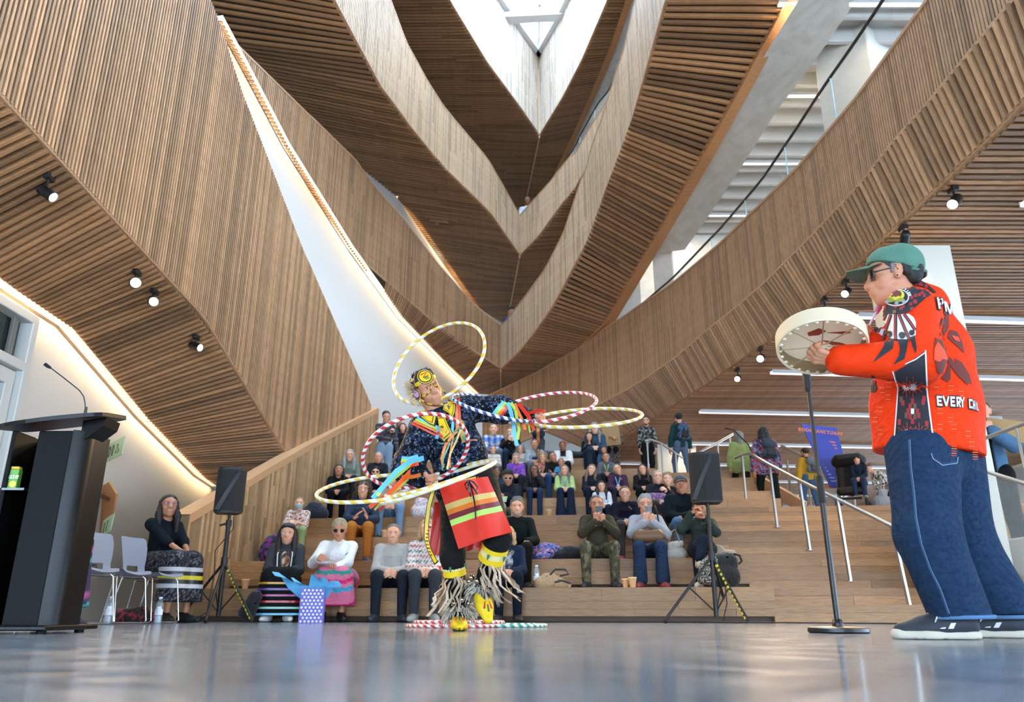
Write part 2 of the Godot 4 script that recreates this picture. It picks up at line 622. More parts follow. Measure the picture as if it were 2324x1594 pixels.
	while s < st[-1].x:
		var p := along(SP, s + 0.03)
		var q := along(SP, s + 0.05)
		var nn := Vector3(q.x - p.x, 0, -(q.y - p.y)).normalized().cross(Vector3.UP)
		var top: float = level(st, s + 0.03) - 0.02
		var h := 0.0
		while h < top - 0.01:
			var e := minf(top, h + rng.randf_range(0.4, 1.7))
			if top - e < 0.25: e = top
			if e > (s * 0.4 - 0.3):
				var one := MB.new()
				slat(one, Vector3(p.x, h, -p.y), Vector3(p.x, e - 0.002, -p.y), nn, 0.058, 0.012 + rng.randf() * 0.004)
				part("plank", one, plank_set[rng.randi() % 5], side)
			h = e
		s += 0.06
	mb = MB.new()
	var hand := MB.new()
	s = st[0].x
	while s < st[-1].x - 0.01:
		var e := minf(s + 0.5, st[-1].x)
		var a := on_path(SP, s, level(st, s)); var b := on_path(SP, e, level(st, e))
		var nn := (b - a).cross(Vector3.UP).normalized()
		mb.quad(a + nn * 0.02, b + nn * 0.02, b - nn * 0.21, a - nn * 0.21, nn.cross(b - a).normalized())
		mb.quad(a + nn * 0.02, b + nn * 0.02, b + nn * 0.02 + Vector3(0, -0.11, 0), a + nn * 0.02 + Vector3(0, -0.11, 0), nn)
		mb.quad(a - nn * 0.21, b - nn * 0.21, b - nn * 0.21 + Vector3(0, -0.11, 0), a - nn * 0.21 + Vector3(0, -0.11, 0), -nn)
		s = e
	part("cap_rail", mb, wood_set_x[4], side)
	mb = MB.new()
	var a0 := on_path(SP, st[0].x, 0); var n0 := (on_path(SP, st[0].x + 0.1, 0) - a0).cross(Vector3.UP).normalized()
	var fwd := Vector3(0, 0, 1)
	for k in 4:
		var one := MB.new()
		slat(one, a0 - n0 * (0.015 + k * 0.055), a0 - n0 * (0.015 + k * 0.055) + Vector3(0, st[0].y - 0.01, 0), fwd, 0.053, 0.012)
		part("plank", one, plank_set[rng.randi() % 3], side)
	var W2 := P2([-5.2, 7.0, -4.7, 10.0, -3.5, 15.0, -1.06, 22.5, -0.4, 24.2])
	var w2 := hits(W2, [[485, 40], [545, 150], [640, 330], [785, 560], [900, 720], [1000, 820], [1078, 893]])
	mb = MB.new()
	wall_strip(mb, W2, [Vector2(0, 6.0), Vector2(5.0, 4.6), Vector2(8.0, 3.2), Vector2(9.2, 1.0)], w2, 1.0, 17.9, 1.0)
	struct("wall_far_left", "smooth white wall curving behind the left band", mb, white_wall)
	var F2L := P2([-5.3, 7.5, -4.66, 10.1, -4.05, 13.0, -3.2, 15.7, -1.9, 18.6, -0.31, 21.0])
	var f2b := hits(F2L, [[500, 60], [600, 250], [700, 430], [830, 600], [970, 722], [1136, 838]])
	var f2t := hits(F2L, [[520, 88], [700, 262], [805, 364], [916, 502], [1000, 610], [1074, 692], [1136, 740]])
	slat_face("wall_parapet_left_low", "brown slatted parapet sweeping down left to the lowest point", F2L, f2b, f2t, f2b[0].x + 0.2, f2b[-1].x, 0.06, 0.038, 0.03, 1.0)
	var F2R := P2([-0.31, 21.0, 0.955, 17.9, 1.76, 15.9, 2.27, 12.9, 2.5, 10.1, 2.62, 8.0])
	var g2b := hits(F2R, [[1138, 838], [1182, 797], [1217, 752], [1257, 695], [1328, 560], [1378, 427], [1453, 216], [1513, 0]])
	var g2t := hits(F2R, [[1138, 740], [1152, 727], [1197, 669], [1240, 610], [1282, 527], [1320, 412], [1344, 336], [1372, 258], [1403, 158], [1445, 0]])
	slat_face("wall_parapet_right_low", "slatted parapet, pale with painted-in sky light, climbing right from the lowest point", F2R, g2b, g2t, 0.02, 13.2, 0.06, 0.038, 0.03, 1.0, 0.0, 13.0)
	var cv2 := pts3(w2, W2)
	var e1 := pts3(f2b, F2L)
	var pivot := Vector3(-0.344, f2b[-1].y, -23.6)
	var pol := e1.duplicate()
	pol.append(pivot)
	for q in rev(cv2): pol.append(q + Vector3(0.1, 0, 0.05))
	slat_soffit("ceiling_soffit_left_low", "narrow brown slatted soffit below the left parapet", pol, 8.5, 23.5, 0.075, 0.04, 0.05)
	var c2 := PackedVector3Array()
	for q in cv2: c2.append(q + Vector3(0.015, -0.01, 0))
	cove("cove_light", "bright curving light slot where white wall meets slatted soffit", c2, Vector3(1, 0, 0), 0.14, 1.6)
	var tr := PackedVector3Array([px(1794, 0, 10.1), px(1694, 186, 11.4), px(1604, 351, 12.7), px(1473, 577, 15.4), px(1383, 728, 17.6), px(1306, 800, 19.4)])
	var near := tr[0] + (tr[0] - tr[1]) * 2.0
	var rb := pts3(g2b, F2R)
	pol = rb.duplicate()
	pol.append(rb[-1] + (rb[-1] - rb[-2]) * 1.0)
	pol.append(near)
	pol.append_array(tr)
	pol.append(pivot)
	slat_soffit("ceiling_soffit_right_low", "broad dark slatted soffit between right parapet and fascia", pol, 7.5, 23.5, 0.118, 0.05, 0.07, 14.0)
	mb = MB.new()
	var fas := PackedVector3Array([near]); fas.append_array(tr)
	line_bar(mb, fas, 0.09, 0.10)
	struct("trim_2", "orange-brown fascia board beside the concrete slab", mb, mat(Color(0.74, 0.52, 0.34), 0.5, {"tex": grain, "scale": Vector3(0.5, 9, 9)}))
	var bead: Material = wood_set_x[4]
	mb = MB.new()
	line_bar(mb, PackedVector3Array([e1[-1], pivot]), 0.09, 0.02)
	struct("trim_4", "pale bead along the crease below the lowest corner", mb, bead)
	var F3L := P2([-4.4, 9.5, -3.5, 12.3, -2.57, 14.6, -1.76, 16.7, -0.62, 18.9, 0.236, 21.0])
	var f3b := hits(F3L, [[758, 0], [803, 85], [863, 196], [929, 286], [1029, 402], [1112, 484], [1179, 580]])
	var f3t := hits(F3L, [[884, 0], [919, 95], [969, 186], [1029, 271], [1099, 354], [1179, 490]])
	slat_face("wall_parapet_left_middle", "slatted parapet, pale with painted-in sky light, of the middle level, left side", F3L, f3b, f3t, 0.5, f3b[-1].x, 0.06, 0.038, 0.03, 1.0, 0.0, 15.0)
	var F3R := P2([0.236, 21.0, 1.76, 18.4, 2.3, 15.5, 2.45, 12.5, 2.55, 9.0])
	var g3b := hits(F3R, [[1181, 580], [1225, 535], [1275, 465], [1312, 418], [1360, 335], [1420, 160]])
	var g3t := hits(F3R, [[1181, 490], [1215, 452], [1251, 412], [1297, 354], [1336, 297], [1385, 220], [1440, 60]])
	slat_face("wall_parapet_right_middle", "slatted parapet, pale with painted-in sky light, of the middle level, right side", F3R, g3b, g3t, 0.02, 9.0, 0.06, 0.038, 0.03, 1.0, 0.0, 14.0)
	var s3o := PackedVector3Array([px(470, -20, 12.56), px(520, 85, 13.3), px(805, 364, 17.2), px(901, 442, 18.7), px(990, 508, 19.6)])
	e1 = pts3(f3b, F3L)
	pol = PackedVector3Array([e1[0] + (e1[0] - e1[1]) * 3.0])
	for k in e1.size() - 1: pol.append(e1[k])
	pol.append_array(rev(s3o))
	pol.append(s3o[0] + (s3o[0] - s3o[1]) * 3.0)
	slat_soffit("ceiling_soffit_left_middle", "wide dark slatted soffit of the middle level, left side", pol, 8.0, 19.7, 0.118, 0.05, 0.07, 14.0)
	var back3 := px(1150, 735, 27.0)
	pol = PackedVector3Array([s3o[3], s3o[4], e1[-2], e1[-1], back3, px(1075, 692, 24.9)])
	slat_soffit("ceiling_soffit_centre_middle", "lower dark slatted facet behind the middle parapet", pol, 18.6, 27.0, 0.1, 0.05, 0.06)
	rb = pts3(g3b, F3R)
	pol = rb.duplicate()
	pol.append_array([Vector3(4.6, 10.9, -12), Vector3(4.6, 10.3, -27), back3])
	slat_soffit("ceiling_soffit_right_middle", "dark slatted wedge between two right parapets", pol, 12.0, 27.0, 0.1, 0.05, 0.06)
	mb = MB.new()
	line_bar(mb, PackedVector3Array([e1[-1], back3]), 0.09, 0.02)
	struct("trim_5", "pale bead along the crease below the middle corner", mb, bead)
	var W3 := P2([-5.5, 14.0, -4.0, 17.2, -3.13, 18.75, -1.32, 25.0, -0.2, 27.6])
	var w3 := hits(W3, [[805, 362], [901, 441], [990, 575], [1075, 692], [1140, 738]])
	mb = MB.new()
	wall_strip(mb, W3, [Vector2(0, 6.0)], w3, 0.0, w3[-1].x, 1.0)
	struct("wall_far_left_upper", "sliver of white wall above the left parapet", mb, white_wall)
	var cv3 := pts3(w3, W3)
	var c3 := PackedVector3Array()
	for k in range(1, 4): c3.append(cv3[k] + Vector3(0.015, -0.01, 0))
	cove("cove_light", "short bright light slot high behind the left parapet", c3, Vector3(1, 0, 0), 0.16, 1.6)
	var F4L := P2([-3.9, 10.0, -2.6, 13.0, -1.6, 15.9, -0.72, 17.9, 0.874, 21.0])
	var f4b := hits(F4L, [[1019, 0], [1103, 140], [1181, 246], [1224, 308]])
	slat_face("wall_upper_left", "slatted wall under the skylight, whitish with painted-in sky light, left of the corner", F4L, f4b, [Vector2(0, 17.4)], 0.0, f4b[-1].x, 0.07, 0.05, 0.02, 1.0)
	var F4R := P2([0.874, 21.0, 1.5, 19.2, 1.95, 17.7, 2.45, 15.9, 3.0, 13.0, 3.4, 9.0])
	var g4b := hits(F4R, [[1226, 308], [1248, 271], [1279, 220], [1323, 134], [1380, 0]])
	slat_face("wall_upper_right", "slatted wall under the skylight, whitish with painted-in sky light, right of the corner", F4R, g4b, [Vector2(0, 17.4)], 0.0, 12.0, 0.07, 0.05, 0.02, 1.0)
	var back4 := px(1188, 480, 26.0)
	e1 = pts3(f4b, F4L)
	pol = PackedVector3Array([Vector3(-3.9, 15.5, -10)])
	pol.append_array(e1); pol.append(back4)
	pol.append_array([Vector3(-3, 14.3, -26.0), Vector3(-5.2, 14.6, -18), Vector3(-6.8, 15.5, -10)])
	slat_soffit("ceiling_soffit_left_upper", "dark slatted soffit of the top level, left of the crease", pol, 10.1, 25.9, 0.1, 0.05, 0.06)
	mb = MB.new()
	line_bar(mb, PackedVector3Array([e1[-1], back4]), 0.09, 0.02)
	mb.box(Vector3(0.874, 15.85, -20.95), Vector3(0.02, 0, 0), Vector3(0, 1.5, 0), Vector3(0, 0, 0.03))
	struct("trim_6", "pale bead down the corner under the skylight", mb, bead)
	for n in ["wall_upper_left", "wall_upper_right", "wall_parapet_left_middle", "wall_parapet_right_middle", "wall_parapet_right_low"]:  # paler copy of the same wood: sky light painted into these faces
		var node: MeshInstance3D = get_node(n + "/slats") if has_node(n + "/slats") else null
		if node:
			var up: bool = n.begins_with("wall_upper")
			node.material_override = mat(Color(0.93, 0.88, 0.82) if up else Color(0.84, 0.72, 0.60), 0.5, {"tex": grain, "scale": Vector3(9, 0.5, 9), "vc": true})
	var tr4 := PackedVector3Array([px(1426, 0, 15.9), px(1388, 111, 17.4), px(1344, 215, 19.3), px(1310, 292, 21.0), px(1262, 394, 23.1)])
	rb = pts3(g4b, F4R)
	pol = rb.duplicate()
	pol.append(Vector3(3.2, 15.6, -11))
	pol.append(Vector3(3.7, 15.6, -11))
	pol.append_array(tr4); pol.append(back4)
	slat_soffit("ceiling_soffit_right_upper", "dark slatted soffit of the top level, right of the crease", pol, 11.0, 25.9, 0.1, 0.05, 0.06)
	mb = MB.new()
	fas = PackedVector3Array([Vector3(3.75, 15.6, -11)]); fas.append_array(tr4)
	line_bar(mb, fas, 0.08, 0.09)
	struct("trim_3", "orange-brown fascia board of the top level", mb, mat(Color(0.74, 0.52, 0.34), 0.5, {"tex": grain, "scale": Vector3(0.5, 9, 9)}))
	mb = MB.new()
	mb.slab(PackedVector3Array([Vector3(3.7, 14.9, -11), tr4[0], tr4[1], tr4[2], tr4[3], tr4[4], Vector3(1.2, 14.4, -25.9), Vector3(9, 14.6, -25.9), Vector3(9, 15.0, -11)]), Vector3.UP, 0.2)
	struct("ceiling_slab_upper", "grey concrete slab seen above the middle parapet", mb, concrete)
	var gr := hits(F3R, [[1262, 396], [1274, 380], [1310, 320], [1357, 235], [1403, 160], [1445, 0]])
	glass_rail("glass_balustrade", "slim glass balustrade with dark rail over the middle right parapet", F3R, g3t, gr, gr[0].x, gr[-1].x, 1.4)
	build_right(tr)
	build_skylight(F4L, F4R)
	build_outer()
func glass_rail(called: String, label: String, path: PackedVector2Array, bot: Array, top: Array, s0: float, s1: float, pane: float) -> void:
	var root := thing(called, label, "balustrade")
	var glass := mat(Color(0.85, 0.93, 0.93), 0.02, {"alpha": 0.13})
	var edge := mat(Color(0.72, 0.86, 0.86), 0.15)
	var s := s0
	var rail := PackedVector3Array()
	while s < s1 - 0.05:
		var e := minf(s + pane, s1)
		var mb := MB.new()
		var m := s
		while m < e - 0.02:
			var m2 := minf(m + 0.35, e - 0.012)
			mb.quad(on_path(path, m, level(bot, m)), on_path(path, m2, level(bot, m2)), on_path(path, m2, level(top, m2)), on_path(path, m, level(top, m)))
			rail.append(on_path(path, m, level(top, m)))
			m = m2 + (0.02 if m2 >= e - 0.02 else 0.0)
		part("glass_pane", mb, glass, root)
		if level(top, e) - level(bot, e) > 0.1:
			mb = MB.new()
			mb.tube(PackedVector3Array([on_path(path, e - 0.006, level(bot, e)), on_path(path, e - 0.006, level(top, e))]), 0.009, 6)
			part("pane_edge", mb, edge, root)
		s = e
	rail.append(on_path(path, s1, level(top, s1)))
	var r := MB.new()
	r.tube(rail, 0.022, 6)
	part("hand_rail", r, mat(Color(0.25, 0.25, 0.25), 0.35, {"metal": 0.6}), root)
func build_door() -> void:
	var frame := mat(Color(0.80, 0.80, 0.78), 0.45)
	var root := struct("door_1", "white framed glazed door with transom at far left")
	var mb := MB.new()
	for z in [-6.62, -7.93]:
		mb.bbox(Vector3(-5.27, 1.585, z), Vector3(0.09, 0, 0), Vector3(0, 1.585, 0), Vector3(0, 0, 0.05), 0.008)
	for h in [3.12, 2.58]:
		mb.bbox(Vector3(-5.27, h, -7.28), Vector3(0.09, 0, 0), Vector3(0, 0.05, 0), Vector3(0, 0, 0.62), 0.008)
	part("door_frame", mb, frame, root)
	mb = MB.new()
	for z in [-6.76, -7.80]:
		mb.bbox(Vector3(-5.28, 1.27, z), Vector3(0.03, 0, 0), Vector3(0, 1.25, 0), Vector3(0, 0, 0.07), 0.008)
	for h in [2.44, 1.0, 0.14]:
		mb.bbox(Vector3(-5.28, h, -7.28), Vector3(0.03, 0, 0), Vector3(0, 0.08, 0), Vector3(0, 0, 0.46), 0.008)
	part("door_leaf", mb, frame, root)
	mb = MB.new()
	mb.bbox(Vector3(-5.28, 2.86, -7.72), Vector3(0.02, 0, 0), Vector3(0, 0.22, 0), Vector3(0, 0, 0.04), 0.005)
	part("mullion", mb, mat(Color(0.45, 0.44, 0.42), 0.5), root)
	var glass := mat(Color(0.20, 0.23, 0.22), 0.04, {"spec": 0.8})
	for g in [[2.86, 0.24], [1.72, 0.64], [0.57, 0.35]]:
		mb = MB.new()
		mb.box(Vector3(-5.33, g[0], -7.28), Vector3(0.006, 0, 0), Vector3(0, g[1], 0), Vector3(0, 0, 0.6))
		part("pane", mb, glass, root)
	mb = MB.new()
	mb.tube(PackedVector3Array([Vector3(-5.16, 0.9, -7.72), Vector3(-5.16, 1.35, -7.72)]), 0.014, 8)
	part("door_handle", mb, mat(Color(0.7, 0.7, 0.7), 0.25, {"metal": 1.0}), root)
func build_right(tr: PackedVector3Array) -> void:
	var RP := P2([4.4, 2.0, 4.3, 4.0, 4.2, 5.5, 4.0, 9.2, 3.65, 12.2, 3.25, 14.5, 2.65, 16.6, 1.9, 18.6, 0.8, 20.5, -0.6, 22.0, -1.4, 22.6])
	var rt := hits(RP, [[2109, 0], [2026, 114], [1944, 227], [1866, 318], [1795, 400], [1638, 552], [1508, 658], [1444, 700], [1374, 746], [1302, 799], [1241, 833], [1136, 886], [1096, 904]])
	var rbm := hits(RP, [[2306, 0], [2215, 109], [2112, 233], [2034, 320], [1962, 412], [1850, 532], [1741, 640], [1625, 736], [1537, 811], [1466, 860], [1354, 922], [1237, 978], [1120, 1030]])
	slat_face("wall_right_band", "brown fine-slatted band sweeping up to the right", RP, rbm, rt, 1.5, rt[-1].x, 0.045, 0.03, 0.02, -1.0, 0.0, 7.6)
	var root := struct("ceiling_right_grille", "coarse slanting slats of the soffit below the right band")
	var ed := []
	for p in [[2324, 233], [2280, 282], [2220, 339], [2148, 409], [2005, 540], [1909, 634], [1813, 721], [1760, 762], [1703, 800], [1625, 857], [1486, 947], [1411, 990], [1330, 1030]]:
		var q := ph(p[0], p[1], 4.17)
		ed.append(Vector2(-q.z, q.x))
	ed.sort_custom(func(a, b): return a.x < b.x)
	var D := 3.2
	var back := MB.new(); var rest := MB.new()
	var prev := []
	var rim := PackedVector3Array()
	while D < 20.4:
		var run := 0.0
		for i in RP.size() - 1:
			if D <= RP[i + 1].y:
				run += RP[i].distance_to(RP[i + 1]) * (D - RP[i].y) / (RP[i + 1].y - RP[i].y)
				break
			run += RP[i].distance_to(RP[i + 1])
		var a := on_path(RP, run, level(rbm, run)); a.z = -D
		var b := Vector3(maxf(level(ed, D), a.x + 0.03), 4.17, -D)
		var nn := (b - a).cross(Vector3(0, 0, 1)).normalized()
		if nn.x > 0: nn = -nn
		if D < 15.0:
			var one := MB.new()
			slat(one, a, b, nn, 0.04, 0.055)
			part("slat", one, wood_set_y[rng.randi() % 5], root)
		else:
			rest.col = tint()
			slat(rest, a, b, nn, 0.04, 0.055)
		if prev.size():
			back.quad(prev[0], a, b, prev[1], nn)
		prev = [a, b]
		rim.append(b)
		D += 0.094
	part("backing_panel", back, backing, root)
	tag(part("slats", rest, wood_y, root), "", "", "", "stuff")
	var mb := MB.new()
	line_bar(mb, rim, 0.03, 0.03)
	part("edge_board", mb, wood_set_x[2], root)
	var pol := PackedVector3Array()
	for q in rim: pol.append(q)
	pol.append_array([Vector3(-2.0, 4.17, -22.5), Vector3(-2.0, 4.17, -34), Vector3(14.5, 4.17, -34), Vector3(14.5, 4.17, -3.2)])
	slat_soffit("ceiling_right", "low ceiling of long horizontal timber slats on the right", pol, 3.3, 33.9, 0.104, 0.05, 0.055, 18.0)
	var gr := hits(RP, [[2060, -85], [2004, 0], [1931, 109], [1871, 194], [1822, 269], [1729, 408], [1612, 542], [1503, 651], [1465, 684], [1440, 702]])
	glass_rail("glass_balustrade", "long glass balustrade with dark rail above the right band", RP, rt, gr, gr[0].x + 0.4, gr[-1].x, 1.45)
	mb = MB.new()
	var outer := PackedVector3Array([px(1985, -60, 9.6), px(1855, 130, 11.1), px(1760, 256, 12.0), px(1684, 377, 13.1), px(1604, 497, 14.3), px(1554, 567, 15.15)])
	var inner := PackedVector3Array([px(1850, -60, 9.3), px(1720, 150, 11.1), px(1655, 268, 12.0), px(1604, 356, 12.9), px(1530, 483, 14.1), px(1473, 577, 15.4)])
	for i in 5:
		mb.quad(inner[i], inner[i + 1], outer[i + 1], outer[i], Vector3.DOWN)
		mb.quad(outer[i], outer[i + 1], Vector3(outer[i + 1].x, 9.75, outer[i + 1].z), Vector3(outer[i].x, 9.75, outer[i].z), Vector3.RIGHT)
		mb.quad(inner[i] + Vector3(0, 0.3, 0), inner[i + 1] + Vector3(0, 0.3, 0), Vector3(outer[i + 1].x, 9.75, outer[i + 1].z), Vector3(outer[i].x, 9.75, outer[i].z), Vector3.UP)
	struct("ceiling_slab_edge", "pale concrete slab edge beside the fascia", mb, concrete)
	mb = MB.new()
	mb.quad(px(1473, 577, 15.4), px(1383, 728, 17.6), px(1306, 800, 19.4), px(1320, 800, 19.9), Vector3.DOWN)
	var far_wall := P2([7.5, 18.5, 3.2, 18.2, 1.2, 20.8])
	wall_strip(mb, far_wall, [Vector2(0, 4.4)], [Vector2(0, 9.7)], 0.0, 7.3, -1.0)
	struct("wall_upper_right_far", "pale concrete wall at the far end of the upper gallery", mb, concrete)
	mb = MB.new()
	mb.box(Vector3(9.3, 9.85, -16), Vector3(5.7, 0, 0), Vector3(0, 0.1, 0), Vector3(0, 0, 10))
	struct("ceiling_upper_right", "white coffered ceiling of the upper gallery", mb, white_wall)
	var rib := MB.new()
	rib.bbox(Vector3(9.3, 9.6, 0), Vector3(5.7, 0, 0), Vector3(0, 0.15, 0), Vector3(0, 0, 0.05), 0.01)
	var rm := rib.mesh()
	var holder := struct("ceiling_upper_right_ribs", "pale cross ribs under the upper gallery ceiling")
	for k in 22:
		part("rib", rm, white_wall, holder, Transform3D(Basis(), Vector3(0, 0, -8.1 - 0.59 * k)))
	for k in 5:
		linear_light("linear_light", "white linear light in the upper gallery, %s" % ["nearest the top corner", "beside the broad column", "above the middle of the rail", "fourth from the top", "lowest by the small column"][k], Vector3(4.3 if k < 2 else (4.75 if k == 2 else 3.7), 9.42, -10.1 - 2.35 * k), Vector3(9, 9.42, -10.1 - 2.35 * k), 0.09, 24.0, "gallery linear lights")
	var upper := [[6.25, 11.6, 0.62, 0.5, 5.0, 9.7, "broad raw concrete column of the upper gallery"], [3.62, 15.9, 0.36, 0.3, 5.4, 8.0, "small pale concrete column far along the gallery"]]
	for k in 2:
		var u: Array = upper[k]
		mb = MB.new()
		var a := 0.62
		mb.bbox(Vector3(u[0], (u[4] + u[5]) / 2, -u[1]), Vector3(cos(a), 0, -sin(a)) * u[2], Vector3(0, (u[5] - u[4]) / 2, 0), Vector3(sin(a), 0, cos(a)) * u[3], 0.02)
		struct("wall_column", u[6], mb, concrete)
	mb = MB.new()
	mb.bbox(Vector3(4.75, 2.09, -8.5), Vector3(0.31, 0, 0), Vector3(0, 2.09, 0), Vector3(0, 0, 0.4), 0.02)
	struct("wall_column", "tall cream column behind the drummer", mb, mat(Color(0.82, 0.80, 0.74), 0.6))
	mb = MB.new()
	mb.bbox(Vector3(4.13, 3.0, -19.6), Vector3(0.5, 0, 0), Vector3(0, 1.2, 0), Vector3(0, 0, 0.3), 0.02)
	struct("wall_column", "cream column behind the man in the green jacket", mb, mat(Color(0.82, 0.80, 0.74), 0.6))
func linear_light(called: String, label: String, a: Vector3, b: Vector3, wid: float, power: float, group := "") -> void:
	var root := thing(called, label, "light", Vector3.ZERO, 0.0, group)
	var d := (b - a).normalized()
	var s := d.cross(Vector3.UP).normalized() * wid * 0.5
	var mb := MB.new()
	mb.box((a + b) * 0.5, (b - a) * 0.5, Vector3(0, 0.02, 0), s)
	part("diffuser", mb, mat(Color(1, 1, 1), 0.5, {"glow": Color(0.97, 0.98, 1.0), "power": 1.5}), root)
	mb = MB.new()
	for t in [1.0, -1.0]:
		mb.box((a + b) * 0.5 + s * 1.2 * t + Vector3(0, 0.01, 0), (b - a) * 0.5, Vector3(0, 0.03, 0), s * 0.12)
	part("housing", mb, mat(Color(0.75, 0.75, 0.75), 0.4), root)
	var l := AreaLight3D.new()
	l.name = "lamp"
	l.area_size = Vector2(a.distance_to(b), wid)
	l.area_normalize_energy = true
	l.light_color = Color(1.0, 0.95, 0.87)
	l.light_energy = power
	l.shadow_enabled = true
	root.add_child(l, true)
	l.transform = Transform3D(Basis(d, Vector3.UP.cross(d), Vector3.UP), (a + b) * 0.5 + Vector3(0, -0.03, 0))
func build_skylight(FL: PackedVector2Array, FR: PackedVector2Array) -> void:
	var frame := mat(Color(0.88, 0.89, 0.90), 0.4)
	var apex := Vector3(0.874, 17.4, -21)
	var el := PackedVector3Array([apex, Vector3(-0.72, 17.4, -17.9), Vector3(-1.6, 17.4, -15.9), Vector3(-2.6, 17.4, -13), Vector3(-3.3, 17.4, -9), Vector3(-2.6, 17.4, -6.5), Vector3(-1.2, 17.4, -4.5), Vector3(-0.3, 17.4, -3.8)])
	var er := PackedVector3Array([apex, Vector3(1.5, 17.4, -19.2), Vector3(2.45, 17.4, -15.9), Vector3(3.0, 17.4, -13), Vector3(3.5, 17.4, -9), Vector3(3.2, 17.4, -6.5), Vector3(2.0, 17.4, -4.5), Vector3(1.2, 17.4, -3.8)])
	var root := struct("window_1", "great pointed skylight with white frames")
	var mb := MB.new()
	for e in [el, er]:
		line_bar(mb, e, 0.16, 0.17)
	part("window_frame", mb, frame, root)
	mb = MB.new()
	edge_bar(mb, apex + Vector3(0, 0.2, 0), Vector3(0.55, 17.6, -3.8), 0.05, 0.035)
	part("mullion", mb, frame, root)
	for d in [19.0, 17.0, 15.0, 13.0, 11.0, 9.0, 7.0, 5.0]:
		var a := Vector3.ZERO; var b := Vector3.ZERO
		for k in el.size() - 1:
			if -el[k].z >= d and -el[k + 1].z < d:
				a = el[k].lerp(el[k + 1], (-el[k].z - d) / (el[k + 1].z - el[k].z))
			if -er[k].z >= d and -er[k + 1].z < d:
				b = er[k].lerp(er[k + 1], (-er[k].z - d) / (er[k + 1].z - er[k].z))
		mb = MB.new()
		edge_bar(mb, a + Vector3(0, 0.2, 0), b + Vector3(0, 0.2, 0), 0.05, 0.04)
		part("mullion", mb, frame, root)
	mb = MB.new()
	var p := px(1145, 41, 19.0); var q := px(1288, 34, 19.1)
	edge_bar(mb, p, q, 0.09, 0.16)
	part("cross_beam", mb, frame, root)
	var glass := mat(Color(0.94, 0.97, 1.0), 0.02, {"alpha": 0.08})
	for side in [el, er]:
		mb = MB.new()
		for k in side.size() - 1:
			var m0 := Vector3(lerpf(0.874, 0.55, (side[k].z + 21) / 17.2), 17.62, side[k].z)
			var m1 := Vector3(lerpf(0.874, 0.55, (side[k + 1].z + 21) / 17.2), 17.62, side[k + 1].z)
			mb.quad(side[k] + Vector3(0, 0.22, 0), side[k + 1] + Vector3(0, 0.22, 0), m1, m0, Vector3.DOWN)
		part("pane", mb, glass, root)
	mb = MB.new()
	var L := PackedVector3Array()
	for k in range(el.size() - 1, -1, -1): L.append(el[k])
	L.append_array([Vector3(0.874, 17.4, -36), Vector3(-14, 17.4, -36), Vector3(-14, 17.4, 8), Vector3(0.5, 17.4, 8), Vector3(0.5, 17.4, -3.8)])
	mb.slab(L, Vector3.UP, 0.4)
	var R := PackedVector3Array([])
	for k in er.size(): R.append(er[k])
	R.append_array([Vector3(0.5, 17.4, -3.8), Vector3(0.5, 17.4, 8), Vector3(15, 17.4, 8), Vector3(15, 17.4, -36), Vector3(0.874, 17.4, -36)])
	mb.slab(R, Vector3.UP, 0.4)
	struct("ceiling", "white roof round the skylight", mb, white_wall)
